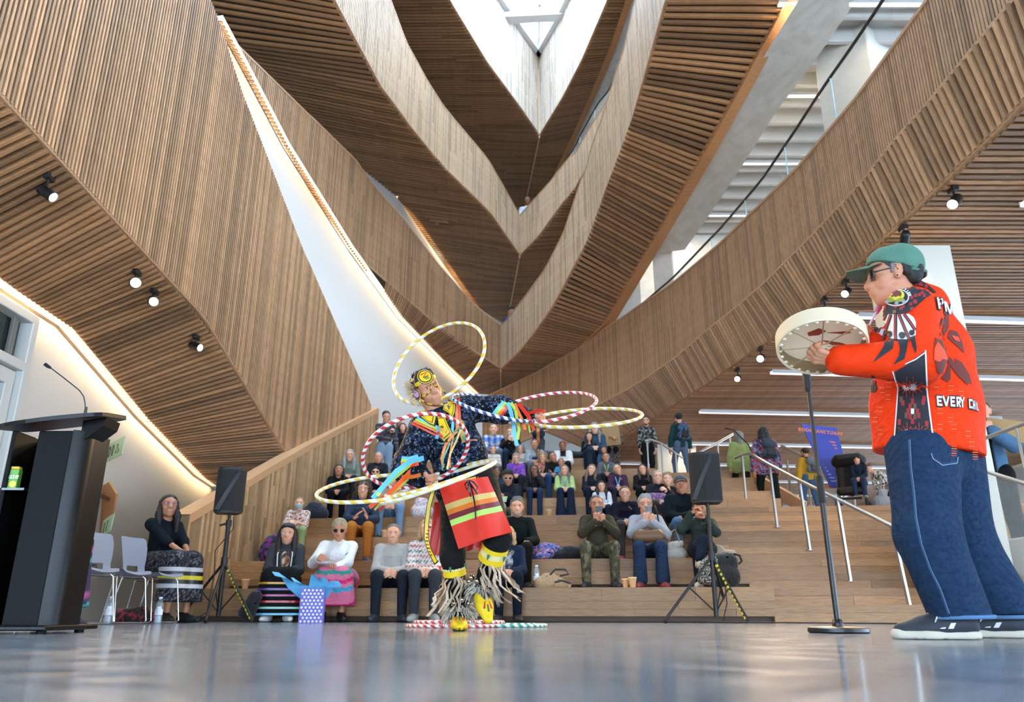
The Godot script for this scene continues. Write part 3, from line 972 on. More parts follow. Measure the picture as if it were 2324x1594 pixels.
func build_outer() -> void:
	for w in [["wall_left_outer", Vector3(-13.2, 8.7, -14), Vector3(0.2, 0, 0), Vector3(0, 0, 22)], ["wall_right_outer", Vector3(14.8, 13.45, -14), Vector3(0.2, 4.05, 0), Vector3(0, 0, 22)], ["wall_right_middle", Vector3(14.8, 4.35, -14), Vector3(0.2, 2.85, 0), Vector3(0, 0, 22)], ["wall_far", Vector3(1, 8.7, -35.5), Vector3(14, 0, 0), Vector3(0, 0, 0.2)]]:
		var mb := MB.new()
		var hy: float = w[2].y if w[2].y > 0 else 8.75
		mb.box(w[1], Vector3(w[2].x, 0, 0), Vector3(0, hy, 0), w[3])
		struct(w[0], "outer wall of the hall", mb, white_wall)
	var win := struct("window_3", "bands of windows along the right outer wall, upper band added for gallery daylight")
	var fr := MB.new(); var gl := MB.new()
	for z in 16:
		fr.box(Vector3(14.8, 4.7, 6 - 2.8 * z), Vector3(0.1, 0, 0), Vector3(0, 4.7, 0), Vector3(0, 0, 0.05))
	for h in [[0.0, 1.5], [7.2, 9.4]]:  # upper band is unseen, added to bring daylight into the gallery
		gl.quad(Vector3(14.8, h[0], 8), Vector3(14.8, h[0], -36), Vector3(14.8, h[1], -36), Vector3(14.8, h[1], 8), Vector3.LEFT)
	part("window_frame", fr, mat(Color(0.8, 0.8, 0.8), 0.4), win)
	part("pane", gl, mat(Color(0.94, 0.97, 1.0), 0.02, {"alpha": 0.08}), win)
	var root := struct("window_2", "glazed entrance front of the hall")
	var frame := mat(Color(0.55, 0.56, 0.58), 0.4)
	var mb := MB.new()
	for k in 9:
		mb.box(Vector3(-12.5 + 3.4 * k, 1.7, 7.5), Vector3(0.06, 0, 0), Vector3(0, 1.7, 0), Vector3(0, 0, 0.12))
	for h in [0.1, 3.3]:
		mb.box(Vector3(1, h, 7.5), Vector3(14, 0, 0), Vector3(0, 0.06, 0), Vector3(0, 0, 0.12))
	part("window_frame", mb, frame, root)
	mb = MB.new()
	mb.quad(Vector3(-13, 0, 7.5), Vector3(15, 0, 7.5), Vector3(15, 3.4, 7.5), Vector3(-13, 3.4, 7.5), Vector3(0, 0, -1))
	part("pane", mb, mat(Color(0.94, 0.97, 1.0), 0.02, {"alpha": 0.08}), root)
	mb = MB.new()
	mb.box(Vector3(1, 10.4, 7.6), Vector3(14, 0, 0), Vector3(0, 7.0, 0), Vector3(0, 0, 0.2))  # unseen wall put here to hold back light from behind the camera
	struct("wall_entrance", "unseen solid wall above the entrance front, added to cut frontal light", mb, wood_set_x[1])
func plank_row(root: Node, u0: float, u1: float, h0: float, h1: float, w: float, lo: float, hi: float) -> void:
	var u := u0
	while u < u1 - 0.01:
		var e := minf(u1, u + rng.randf_range(lo, hi))
		if u1 - e < 0.4: e = u1
		var a := bl(u + 0.0015, h0 + 0.0015, w); var b := bl(e - 0.0015, h0 + 0.0015, w)
		var c := bl(e - 0.0015, h1 - 0.0015, w); var d := bl(u + 0.0015, h1 - 0.0015, w)
		var mb := MB.new()
		var x := (b - a) * 0.5; var y := (d - a) * 0.5
		var z := x.cross(y).normalized() * 0.012
		mb.box((a + c) * 0.5 + z * rng.randf_range(0.85, 1.15), x, y, z)
		part("plank", mb, step_set[1 + rng.randi() % 4], root)
		u = e
func block(mb: MB, u0: float, u1: float, h0: float, h1: float, w0: float, w1: float) -> void:
	var q := []
	for h in [h0, h1]:
		for c in [[u0, w0], [u1, w0], [u1, w1], [u0, w1]]:
			q.append(bl(c[0], h, c[1]))
	mb.quad(q[0], q[1], q[5], q[4]); mb.quad(q[1], q[2], q[6], q[5]); mb.quad(q[2], q[3], q[7], q[6]); mb.quad(q[3], q[0], q[4], q[7])
	mb.quad(q[4], q[5], q[6], q[7], Vector3.UP)
	for k in [0, 6, 12, 18]:
		pass
func tier_left(n: int) -> float:
	return [-3.7, -3.64, -3.55, -3.44, -3.32, -3.2, -3.07, -2.95, -2.85][n]
const SEAT_END := 2.78
func build_steps() -> void:
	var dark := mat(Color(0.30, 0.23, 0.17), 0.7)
	for n in range(1, 9):
		var root := struct("stair_tier", "%s timber seating tier" % ["", "lowest", "second", "third", "fourth", "fifth", "sixth", "seventh", "top"][n])
		var w := (n - 1) * TREAD
		var u1 := SEAT_END if n < 5 else 2.5
		if n == 8: u1 = 1.6
		var mb := MB.new()
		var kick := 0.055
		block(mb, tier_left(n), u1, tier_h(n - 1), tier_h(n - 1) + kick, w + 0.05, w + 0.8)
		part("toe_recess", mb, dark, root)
		mb = MB.new()
		block(mb, tier_left(n), u1, tier_h(n - 1) + kick, tier_h(n), w, w + TREAD + 0.06)
		part("tread", mb, step_set[3], root)
		var hs := [tier_h(n - 1) + kick, tier_h(n - 1) + kick + 0.075, tier_h(n - 1) + kick + 0.155, tier_h(n) - 0.001]
		if n > 4:
			hs = [hs[0], hs[2], hs[3]]
		for k in hs.size() - 1:
			plank_row(root, tier_left(n), u1, hs[k], hs[k + 1], w, 0.7, 1.9)
	var mb := MB.new()
	block(mb, -3.2, 1.6, 0.0, tier_h(8), 6.4, 14.0)
	struct("floor_top_landing", "timber landing at the head of the seating", mb, step_set[3])
	mb = MB.new()
	block(mb, 1.6, 2.6, 0.0, tier_h(7), 5.6, 14.0)
	struct("floor_upper_landing", "timber landing beside the top tiers", mb, step_set[3])
	var r := RISE * 0.5
	for k in 9:
		var root := struct("stair_step", "%s step of the stairs on the right" % ["first", "second", "third", "fourth", "fifth", "sixth", "seventh", "eighth", "ninth"][k])
		var w := k * 0.4
		var u0 := SEAT_END - 0.02
		mb = MB.new()
		block(mb, u0, 8.5, 0.0 if k == 0 else r * k - 0.02, r * (k + 1), w, w + 0.44)
		part("tread", mb, step_set[3], root)
		if k == 0:
			pass
		plank_row(root, u0, 5.6, r * k, r * k + r * 0.55, w, 0.9, 2.2)
		plank_row(root, u0, 5.6, r * k + r * 0.55, r * (k + 1), w, 0.9, 2.2)
	mb = MB.new()
	block(mb, 2.5, 9.5, 0.0, r * 9, 3.6, 14.0)
	struct("floor_middle_landing", "timber landing at the head of the first flight", mb, step_set[3])
	for k in 5:
		var root := struct("stair_step", "%s step of the upper flight behind the handrail" % ["first", "second", "third", "fourth", "fifth"][k])
		var w := 3.6 + k * 0.42
		mb = MB.new()
		block(mb, 1.9, 4.15, r * (9 + k), r * (10 + k), w, 14.0 if k == 4 else w + 0.46)
		part("tread", mb, step_set[3], root)
		plank_row(root, 2.2, 4.15, r * (9 + k), r * (10 + k), w, 0.8, 2.0)
func melt(bones: Array, cell: float, k: float, clips := [], carve := [], rough := 0.0) -> MB:
	var lo := Vector3(1e9, 1e9, 1e9); var hi := -lo
	var cut := 4.0 * k
	for b in bones:
		var r: float = maxf(b[2], b[3]) + cell * 2.0 + (k if bones.size() > 1 else 0.0)
		for p in [b[0], b[1]]:
			lo = lo.min(p - Vector3.ONE * r); hi = hi.max(p + Vector3.ONE * r)
	var nx := int((hi.x - lo.x) / cell) + 2; var ny := int((hi.y - lo.y) / cell) + 2; var nz := int((hi.z - lo.z) / cell) + 2
	var F := PackedFloat32Array()
	F.resize(nx * ny * nz)
	var ik := 1.0 / k
	for b in bones:
		var a: Vector3 = b[0]; var e: Vector3 = b[1]
		var ra: float = b[2]; var dr: float = b[3] - b[2]
		var reach := maxf(b[2], b[3]) + cut
		var u := e - a
		var inv := 1.0 / maxf(u.length_squared(), 1e-9)
		var flat: bool = b.size() > 4
		var fd: Vector3 = b[4] if flat else Vector3.ZERO
		var fq: float = b[5] * b[5] - 1.0 if flat else 0.0
		var l := a.min(e) - Vector3.ONE * reach; var h := a.max(e) + Vector3.ONE * reach
		if flat and b[5] < 1.0:
			l = a.min(e) - Vector3.ONE * reach / b[5]; h = a.max(e) + Vector3.ONE * reach / b[5]
		var x0 := maxi(0, int((l.x - lo.x) / cell)); var x1 := mini(nx - 1, int((h.x - lo.x) / cell) + 1)
		var y0 := maxi(0, int((l.y - lo.y) / cell)); var y1 := mini(ny - 1, int((h.y - lo.y) / cell) + 1)
		var z0 := maxi(0, int((l.z - lo.z) / cell)); var z1 := mini(nz - 1, int((h.z - lo.z) / cell) + 1)
		for z in range(z0, z1 + 1):
			for y in range(y0, y1 + 1):
				var q := Vector3(lo.x + x0 * cell, lo.y + y * cell, lo.z + z * cell) - a
				var i := x0 + nx * (y + ny * z)
				for x in range(x0, x1 + 1):
					var d := q - u * clampf(q.dot(u) * inv, 0.0, 1.0)
					var w: float
					if flat:
						var m := d.dot(fd)
						w = sqrt(maxf(d.length_squared() + fq * m * m, 0.0))
					else:
						w = d.length()
					w -= ra + dr * clampf(q.dot(u) * inv, 0.0, 1.0)
					if w < cut:
						F[i] += exp(-w * ik)
					i += 1
					q.x += cell
	for i in F.size():
		F[i] = -k * log(F[i]) if F[i] > 1e-4 else 9.0 * k
	for c in clips:
		var n: Vector3 = c[0]
		var i := 0
		for z in nz:
			for y in ny:
				var v := n.dot(lo + Vector3(0, y * cell, z * cell)) - float(c[1])
				for x in nx:
					if F[i] < 9.0 * k:
						F[i] = maxf(F[i], v + n.x * x * cell)
					i += 1
	for b in carve:
		var i := 0
		var a: Vector3 = b[0]
		for z in nz:
			for y in ny:
				for x in nx:
					if F[i] < 2.0 * cell and F[i] > -0.06:
						var d := Vector3(lo.x + x * cell, lo.y + y * cell, lo.z + z * cell)
						var g := Geometry3D.get_closest_point_to_segment(d, a, b[1])
						F[i] = maxf(F[i], float(b[2]) - d.distance_to(g))
					i += 1
	if rough > 0.0:
		var i := 0
		for z in nz:
			for y in ny:
				for x in nx:
					if absf(F[i]) < 3.0 * cell:
						F[i] += noise.get_noise_3d((lo.x + x * cell) * 45.0, (lo.y + y * cell) * 12.0, (lo.z + z * cell) * 45.0) * rough
					i += 1
	var out := MB.new()
	var id := PackedInt32Array()
	id.resize(F.size())
	id.fill(-1)
	var far := cell * 1.8
	var sy := nx; var sz := nx * ny
	for z in nz - 1:
		for y in ny - 1:
			var i := nx * (y + ny * z)
			for x in nx - 1:
				var f0 := F[i]
				if f0 < far and f0 > -far:
					var f1 := F[i + 1]; var f2 := F[i + sy]; var f3 := F[i + sy + 1]
					var f4 := F[i + sz]; var f5 := F[i + sz + 1]; var f6 := F[i + sz + sy]; var f7 := F[i + sz + sy + 1]
					var m := int(f0 < 0) + int(f1 < 0) + int(f2 < 0) + int(f3 < 0) + int(f4 < 0) + int(f5 < 0) + int(f6 < 0) + int(f7 < 0)
					if m > 0 and m < 8:
						var s := Vector3.ZERO; var c := 0.0
						if (f0 < 0) != (f1 < 0): s += Vector3(f0 / (f0 - f1), 0, 0); c += 1
						if (f2 < 0) != (f3 < 0): s += Vector3(f2 / (f2 - f3), 1, 0); c += 1
						if (f4 < 0) != (f5 < 0): s += Vector3(f4 / (f4 - f5), 0, 1); c += 1
						if (f6 < 0) != (f7 < 0): s += Vector3(f6 / (f6 - f7), 1, 1); c += 1
						if (f0 < 0) != (f2 < 0): s += Vector3(0, f0 / (f0 - f2), 0); c += 1
						if (f1 < 0) != (f3 < 0): s += Vector3(1, f1 / (f1 - f3), 0); c += 1
						if (f4 < 0) != (f6 < 0): s += Vector3(0, f4 / (f4 - f6), 1); c += 1
						if (f5 < 0) != (f7 < 0): s += Vector3(1, f5 / (f5 - f7), 1); c += 1
						if (f0 < 0) != (f4 < 0): s += Vector3(0, 0, f0 / (f0 - f4)); c += 1
						if (f1 < 0) != (f5 < 0): s += Vector3(1, 0, f1 / (f1 - f5)); c += 1
						if (f2 < 0) != (f6 < 0): s += Vector3(0, 1, f2 / (f2 - f6)); c += 1
						if (f3 < 0) != (f7 < 0): s += Vector3(1, 1, f3 / (f3 - f7)); c += 1
						id[i] = out.v.size()
						out.v.append(lo + (Vector3(x, y, z) + s / c) * cell)
						out.n.append(Vector3(f1 + f3 + f5 + f7 - f0 - f2 - f4 - f6, f2 + f3 + f6 + f7 - f0 - f1 - f4 - f5, f4 + f5 + f6 + f7 - f0 - f1 - f2 - f3).normalized())
				i += 1
	for z in range(1, nz - 1):
		for y in range(1, ny - 1):
			var i := 1 + nx * (y + ny * z)
			for x in range(1, nx - 1):
				if id[i] >= 0:
					var n0 := F[i] < 0
					for ax in 3:
						var st: int = [1, sy, sz][ax]
						if n0 != (F[i + st] < 0):
							var p: int = [sy, sz, 1][ax]; var q: int = [sz, 1, sy][ax]
							var a := id[i]; var b := id[i - p]; var c := id[i - p - q]; var d := id[i - q]
							if a >= 0 and b >= 0 and c >= 0 and d >= 0:
								if n0:
									out.ix.append_array([a, d, c, a, c, b])
								else:
									out.ix.append_array([a, b, c, a, c, d])
				i += 1
	out.c.resize(out.v.size()); out.c.fill(Color.WHITE)
	out.uv.resize(out.v.size())
	return out
func paint(mb: MB, kind: String, cols: Array) -> MB:
	var c := []
	for q in cols: c.append(lin(q))
	var a: Color = c[0]
	var b: Color = c[1 % c.size()]
	var d: Color = c[2 % c.size()]
	for i in mb.v.size():
		var p := mb.v[i]
		var o := a
		match kind:
			"floral":
				var n1 := noise.get_noise_3d(p.x * 26, p.y * 26, p.z * 26)
				o = b if n1 > 0.16 else (d if n1 < -0.24 else a)
			"fine":
				var n1 := noise.get_noise_3d(p.x * 60, p.y * 60, p.z * 60)
				o = b if n1 > 0.12 else (d if n1 < -0.2 else a)
			"camo":
				var n1 := noise.get_noise_3d(p.x * 14, p.y * 10, p.z * 14)
				var n2 := noise.get_noise_3d(p.x * 14 + 40, p.y * 12, p.z * 14)
				o = b if n1 > 0.15 else (d if n2 > 0.2 else a)
			"cow":
				var n1 := noise.get_noise_3d(p.x * 17, p.y * 17, p.z * 17)
				o = b if n1 > 0.08 else a
			"plaid":
				var s := fposmod(p.x, 0.11) < 0.05
				var t := fposmod(p.y + p.z, 0.13) < 0.06
				o = a if s and t else (b if s or t else d)
			"stripe":
				var t := fposmod(p.y, 0.10)
				o = b if t < 0.025 else (d if t > 0.055 and t < 0.075 else a)
			"bands":
				var t := int(fposmod(p.y * 0.9 + p.z * 0.5, 1.0) * 26.0) % (c.size() * 2)
				o = c[t / 2] if t % 2 == 1 else a
			"jacket":
				o = b if absf(p.x) < 0.045 and p.z > -0.1 else a
			"scarf":
				o = b if absf(p.x) < 0.07 and p.y > 0.36 else a
			"zigzag":
				var t := fposmod(p.y + absf(fposmod(p.x, 0.04) - 0.02), 0.12)
				o = b if t < 0.018 else (d if t > 0.06 and t < 0.075 else a)
		mb.c[i] = o
	return mb
var tmpl := {}
func limb(a: Vector3, b: Vector3, ra: float, rb: float) -> Array:
	return [a, b, ra, rb]
func head_shape(cell: float) -> MB:
	var key := "head%s" % cell
	if tmpl.has(key): return tmpl[key]
	var X := Vector3(1, 0, 0)
	var bones := [
		[Vector3(0, 0.038, -0.030), Vector3(0, 0.032, 0.020), 0.076, 0.073],
		[Vector3(0, -0.015, 0.030), Vector3(0, -0.070, 0.044), 0.054, 0.040],
		[Vector3(-0.036, -0.066, 0.018), Vector3(-0.008, -0.098, 0.064), 0.024, 0.019], [Vector3(0.036, -0.066, 0.018), Vector3(0.008, -0.098, 0.064), 0.024, 0.019],
		[Vector3(-0.040, -0.024, 0.052), Vector3(-0.036, -0.04, 0.056), 0.025, 0.022], [Vector3(0.040, -0.024, 0.052), Vector3(0.036, -0.04, 0.056), 0.025, 0.022],
		[Vector3(-0.034, 0.026, 0.076), Vector3(0.034, 0.026, 0.076), 0.014, 0.014],
		[Vector3(0, 0.006, 0.086), Vector3(0, -0.030, 0.108), 0.0085, 0.013],
		[Vector3(-0.011, -0.033, 0.098), Vector3(0.011, -0.033, 0.098), 0.009, 0.009],
		[Vector3(-0.018, -0.059, 0.086), Vector3(0.018, -0.059, 0.086), 0.008, 0.008], [Vector3(-0.014, -0.070, 0.085), Vector3(0.014, -0.070, 0.085), 0.009, 0.009],
		[Vector3(-0.078, 0.016, -0.006), Vector3(-0.075, -0.020, 0.000), 0.017, 0.011, X, 2.0], [Vector3(0.078, 0.016, -0.006), Vector3(0.075, -0.020, 0.000), 0.017, 0.011, X, 2.0],
		[Vector3(0, -0.03, -0.02), Vector3(0, -0.13, -0.02), 0.054, 0.052],
	]
	var carve := [[Vector3(-0.032, 0.006, 0.100), Vector3(-0.034, 0.006, 0.100), 0.019], [Vector3(0.032, 0.006, 0.100), Vector3(0.034, 0.006, 0.100), 0.019]]
	tmpl[key] = melt(bones, cell, 0.009, [], carve)
	return tmpl[key]
func face(mb: MB, t: Transform3D, skin: Color, hair: Color, fine := false, smile := 0.0) -> void:
	var f := MB.new()
	var n := 10 if fine else 6
	for s in [-1.0, 1.0]:
		f.col = lin(Color(0.82, 0.80, 0.77))
		f.ball(Vector3(0.032 * s, 0.006, 0.0735), Vector3(0.0145, 0, 0), Vector3(0, 0.0085, 0), Vector3(0, 0, 0.0105), n + 2, n)
		f.col = lin(Color(0.10, 0.065, 0.045))
		f.ball(Vector3(0.032 * s, 0.006, 0.0795), Vector3(0.0068, 0, 0), Vector3(0, 0.0070, 0), Vector3(0, 0, 0.0054), n, n - 1)
		f.col = lin(skin.darkened(0.35))
		f.tube(PackedVector3Array([Vector3(0.017 * s, 0.012, 0.081), Vector3(0.032 * s, 0.0165, 0.084), Vector3(0.048 * s, 0.011, 0.074)]), 0.0026, 5)
		f.col = lin(hair.lerp(Color(0.12, 0.09, 0.07), 0.5))
		f.tube(PackedVector3Array([Vector3(0.014 * s, 0.030, 0.0885), Vector3(0.032 * s, 0.037, 0.0880), Vector3(0.052 * s, 0.030, 0.070)]), PackedFloat32Array([0.0036, 0.0042, 0.0022]), 5)
		f.col = lin(skin.darkened(0.6))
		f.ball(Vector3(0.0065 * s, -0.041, 0.1005), Vector3(0.0034, 0, 0), Vector3(0, 0.002, 0), Vector3(0, 0, 0.003), 6, 4)
	f.col = lin(skin.lerp(Color(0.62, 0.26, 0.25), 0.55))
	var w := 0.022 + smile * 0.008
	for q in [[-0.059, 0.0045, 0.0925], [-0.0695, 0.0055, 0.0925]]:
		f.tube(PackedVector3Array([Vector3(-w, q[0] + smile * 0.010 - 0.001, q[2] - 0.0165), Vector3(-w * 0.5, q[0] + 0.001, q[2] - 0.001), Vector3(0, q[0], q[2]), Vector3(w * 0.5, q[0] + 0.001, q[2] - 0.001), Vector3(w, q[0] + smile * 0.010 - 0.001, q[2] - 0.0165)]), PackedFloat32Array([0.001, q[1] * 0.8, q[1], q[1] * 0.8, 0.001]), 6)
	f.col = lin(Color(0.85, 0.83, 0.78)) if smile > 0.5 else lin(Color(0.16, 0.05, 0.05))
	f.ball(Vector3(0, -0.0642, 0.0925), Vector3(w * 0.72, 0, 0), Vector3(0, 0.0016 + smile * 0.0035, 0), Vector3(0, 0, 0.0045), 8, 5)
	mb.join(f, t)
func hand_shape(pose: String, cell := 0.005) -> MB:
	var key := "hand" + pose + str(cell)
	if tmpl.has(key): return tmpl[key]
	var curl: Array = {"relax": [0.35, 0.5, 0.4], "grip": [1.25, 1.35, 0.8], "flat": [0.10, 0.14, 0.1], "hold": [0.75, 0.85, 0.5], "point": [0.35, 0.5, 0.4]}[pose]
	var b := [[Vector3(0, -0.035, 0), Vector3(0, 0.012, 0), 0.025, 0.024, Vector3(0, 0, 1), 1.35]]
	var L := [[0.040, 0.026, 0.020], [0.044, 0.030, 0.022], [0.041, 0.028, 0.021], [0.032, 0.021, 0.018]]
	for i in 4:
		var x: float = [0.031, 0.0105, -0.0105, -0.030][i]
		var y: float = [0.086, 0.090, 0.086, 0.078][i]
		b.append([Vector3(x * 0.55, 0.012, 0), Vector3(x, y, -0.002), 0.0145, 0.0115])
		var p := Vector3(x, y, -0.002); var a := 0.0
		for j in 3:
			a += curl[j] * (1.0 + 0.10 * i) * (0.25 if pose == "point" and i == 0 else 1.0)
			var q := p + Vector3(x * 0.10 * (1.0 if j == 0 else 0.3), cos(a) * L[i][j], sin(a) * L[i][j])
			b.append([p, q, [0.0098, 0.0088, 0.008][j], [0.009, 0.0082, 0.007][j]])
			p = q
	var tc: float = 0.02 if pose in ["grip", "hold"] else 0.0
	b.append([Vector3(0.020, 0.016, 0.004), Vector3(0.045, 0.048, 0.014 + tc), 0.015, 0.0115])
	b.append([Vector3(0.045, 0.048, 0.014 + tc), Vector3(0.052 - tc, 0.078, 0.022 + tc * 1.6), 0.0108, 0.0095])
	b.append([Vector3(0.052 - tc, 0.078, 0.022 + tc * 1.6), Vector3(0.052 - tc * 1.9, 0.100, 0.026 + tc * 1.9), 0.0094, 0.0078])
	tmpl[key] = melt(b, cell, 0.0035)
	return tmpl[key]
func add_hand(mb: MB, w: Vector3, d: Vector3, n: Vector3, side: float, pose: String, s: float, tint_: Color, cell := 0.005) -> void:
	var y := d.normalized()
	var z := (n - y * n.dot(y)).normalized()
	var x := y.cross(z)
	mb.join(hand_shape(pose, cell), Transform3D(Basis(x * (side * s), y * s, z * s), w), tint_)
func shoe_shape() -> MB:
	if tmpl.has("shoe"): return tmpl["shoe"]
	var b := [[Vector3(0, 0.035, -0.055), Vector3(0, 0.030, 0.085), 0.040, 0.044, Vector3(0, 1, 0), 1.1], [Vector3(0, 0.030, 0.085), Vector3(0, 0.024, 0.160), 0.044, 0.032, Vector3(0, 1, 0), 1.25], [Vector3(0, 0.05, -0.03), Vector3(0, 0.10, -0.035), 0.040, 0.042], [Vector3(0, 0.045, 0.03), Vector3(0, 0.075, 0.0), 0.040, 0.036]]
	var m := melt(b, 0.012, 0.012, [[Vector3(0, -1, 0), 0.0], [Vector3(0, 1, 0), 0.105]])
	tmpl["shoe"] = m
	return m
func hair_shape(style: String) -> MB:
	var key := "hair" + style
	if tmpl.has(key): return tmpl[key]
	var cap := [[Vector3(0, 0.044, -0.034), Vector3(0, 0.040, 0.012), 0.086, 0.080]]
	var out: MB
	var line := [[Vector3(0, -0.62, 0.78), 0.012]]
	match style:
		"bald":
			out = melt([[Vector3(0, -0.005, -0.034), Vector3(0, -0.005, -0.01), 0.080, 0.079], [Vector3(0, 0.02, -0.03), Vector3(0, 0.02, -0.02), 0.080, 0.078]], 0.008, 0.006, [[Vector3(0, 0.4, 0.92), 0.012]], [], 0.006)
		"crop":
			out = melt([[Vector3(0, 0.040, -0.032), Vector3(0, 0.036, 0.016), 0.081, 0.077]], 0.008, 0.006, line, [], 0.004)
		"short":
			out = melt(cap + [[Vector3(-0.03, 0.10, 0.045), Vector3(0.04, 0.104, 0.04), 0.026, 0.024]], 0.008, 0.008, [[Vector3(0, -0.62, 0.78), 0.022]], [], 0.012)
		"bun":
			out = melt([[Vector3(0, 0.040, -0.032), Vector3(0, 0.036, 0.016), 0.082, 0.077], [Vector3(0, 0.075, -0.11), Vector3(0, 0.085, -0.12), 0.035, 0.033]], 0.008, 0.008, line, [], 0.006)
		"pony":
			out = melt([[Vector3(0, 0.040, -0.032), Vector3(0, 0.036, 0.016), 0.082, 0.077], [Vector3(0, 0.03, -0.115), Vector3(0, -0.10, -0.12), 0.028, 0.024], [Vector3(0, -0.1, -0.12), Vector3(0, -0.2, -0.11), 0.024, 0.012]], 0.008, 0.008, line, [], 0.006)
		"braid":
			out = melt([[Vector3(0, 0.040, -0.032), Vector3(0, 0.036, 0.016), 0.083, 0.077], [Vector3(0.07, -0.04, -0.03), Vector3(0.085, -0.16, 0.03), 0.022, 0.019], [Vector3(0.085, -0.16, 0.03), Vector3(0.08, -0.32, 0.07), 0.019, 0.010]], 0.009, 0.008, line, [], 0.01)
		"bob":
			out = melt(cap, 0.009, 0.010, [[Vector3(0, -0.62, 0.78), 0.020]], [], 0.010)
			out.join(melt([[Vector3(-0.076, 0.03, -0.005), Vector3(-0.080, -0.085, 0.012), 0.026, 0.026], [Vector3(0.076, 0.03, -0.005), Vector3(0.080, -0.085, 0.012), 0.026, 0.026], [Vector3(-0.04, 0, -0.06), Vector3(-0.045, -0.085, -0.055), 0.045, 0.04], [Vector3(0.04, 0, -0.06), Vector3(0.045, -0.085, -0.055), 0.045, 0.04]], 0.010, 0.014, [], [], 0.012))
		"bangs":
			out = melt(cap + [[Vector3(-0.04, 0.072, 0.058), Vector3(0.04, 0.072, 0.058), 0.034, 0.034]], 0.009, 0.010, [[Vector3(0, -0.82, 0.57), -0.004]], [], 0.008)
			out.join(melt([[Vector3(-0.076, 0.04, 0.005), Vector3(-0.092, -0.25, 0.045), 0.026, 0.034], [Vector3(0.076, 0.04, 0.005), Vector3(0.092, -0.25, 0.045), 0.026, 0.034], [Vector3(0, 0, -0.06), Vector3(0, -0.22, -0.075), 0.065, 0.07]], 0.012, 0.014, [], [], 0.012))
		"long":
			out = melt(cap, 0.009, 0.010, [[Vector3(0, -0.62, 0.78), 0.016]], [], 0.008)
			out.join(melt([[Vector3(-0.074, 0.04, -0.005), Vector3(-0.088, -0.10, 0.018), 0.026, 0.03], [Vector3(-0.088, -0.1, 0.018), Vector3(-0.085, -0.27, 0.055), 0.03, 0.022], [Vector3(0.074, 0.04, -0.005), Vector3(0.088, -0.10, 0.018), 0.026, 0.03], [Vector3(0.088, -0.1, 0.018), Vector3(0.085, -0.27, 0.055), 0.03, 0.022], [Vector3(0, 0, -0.06), Vector3(0, -0.22, -0.075), 0.065, 0.06]], 0.012, 0.014, [], [], 0.012))
		"curly":
			var b := []
			var r := RandomNumberGenerator.new(); r.seed = 5
			for i in 46:
				var th := r.randf_range(-2.6, 2.6) + PI; var y := r.randf_range(-0.15, 0.11)
				var rad := 0.088 + 0.03 * clampf(-y * 6.0, 0, 1)
				if y > 0.06: rad *= 0.85
				var p := Vector3(sin(th) * rad, y, cos(th) * rad * 1.05 - 0.02)
				b.append([p, p + Vector3(0, 0.012, 0), 0.030, 0.028])
			out = melt(cap + b, 0.010, 0.008, [[Vector3(0, -0.55, 0.83), 0.045]], [], 0.02)
		"hood":
			out = melt([[Vector3(0, 0.05, -0.045), Vector3(0, 0.03, 0.0), 0.105, 0.098], [Vector3(0, -0.02, -0.05), Vector3(0, -0.12, -0.05), 0.10, 0.09]], 0.011, 0.02, [], [[Vector3(0, 0.02, 0.06), Vector3(0, -0.06, 0.12), 0.078]], 0.004)
		"beanie":
			out = melt([[Vector3(0, 0.055, -0.036), Vector3(0, 0.052, 0.01), 0.090, 0.083]], 0.009, 0.008, [[Vector3(0, -0.8, 0.6), -0.015]], [], 0.004)
	tmpl[key] = out
	return out
func cap_part(parent: Node3D, t: Transform3D, c: Color, back := false, bill := true) -> void:
	var mb := MB.new()
	mb.join(melt([[Vector3(0, 0.052, -0.034), Vector3(0, 0.050, 0.012), 0.089, 0.083]], 0.008, 0.006, [[Vector3(0, -0.93, 0.36), -0.030]]))
	if bill:
		var z := -1.0 if back else 1.0
		var rows := []
		for j in 2:
			var row := PackedVector3Array()
			for i in 9:
				var a := lerpf(-1.15, 1.15, i / 8.0)
				row.append(Vector3(sin(a) * 0.078, 0.060 - 0.018 * absf(sin(a)) - j * 0.004, z * (cos(a) * 0.06 + 0.024)))
			rows.append(row)
			row = PackedVector3Array()
			for i in 9:
				var a := lerpf(-1.15, 1.15, i / 8.0)
				row.append(Vector3(sin(a) * 0.085, 0.048 - 0.024 * absf(sin(a)) - j * 0.004, z * (cos(a) * 0.115 + 0.055)))
			rows.append(row)
		for i in 8:
			mb.quad(rows[0][i], rows[0][i + 1], rows[1][i + 1], rows[1][i], Vector3.UP)
			mb.quad(rows[2][i], rows[2][i + 1], rows[3][i + 1], rows[3][i], Vector3.DOWN)
			mb.quad(rows[1][i], rows[1][i + 1], rows[3][i + 1], rows[3][i], Vector3(0, 0, z))
	part("cap", mb, mat(c, 0.8), parent, t)
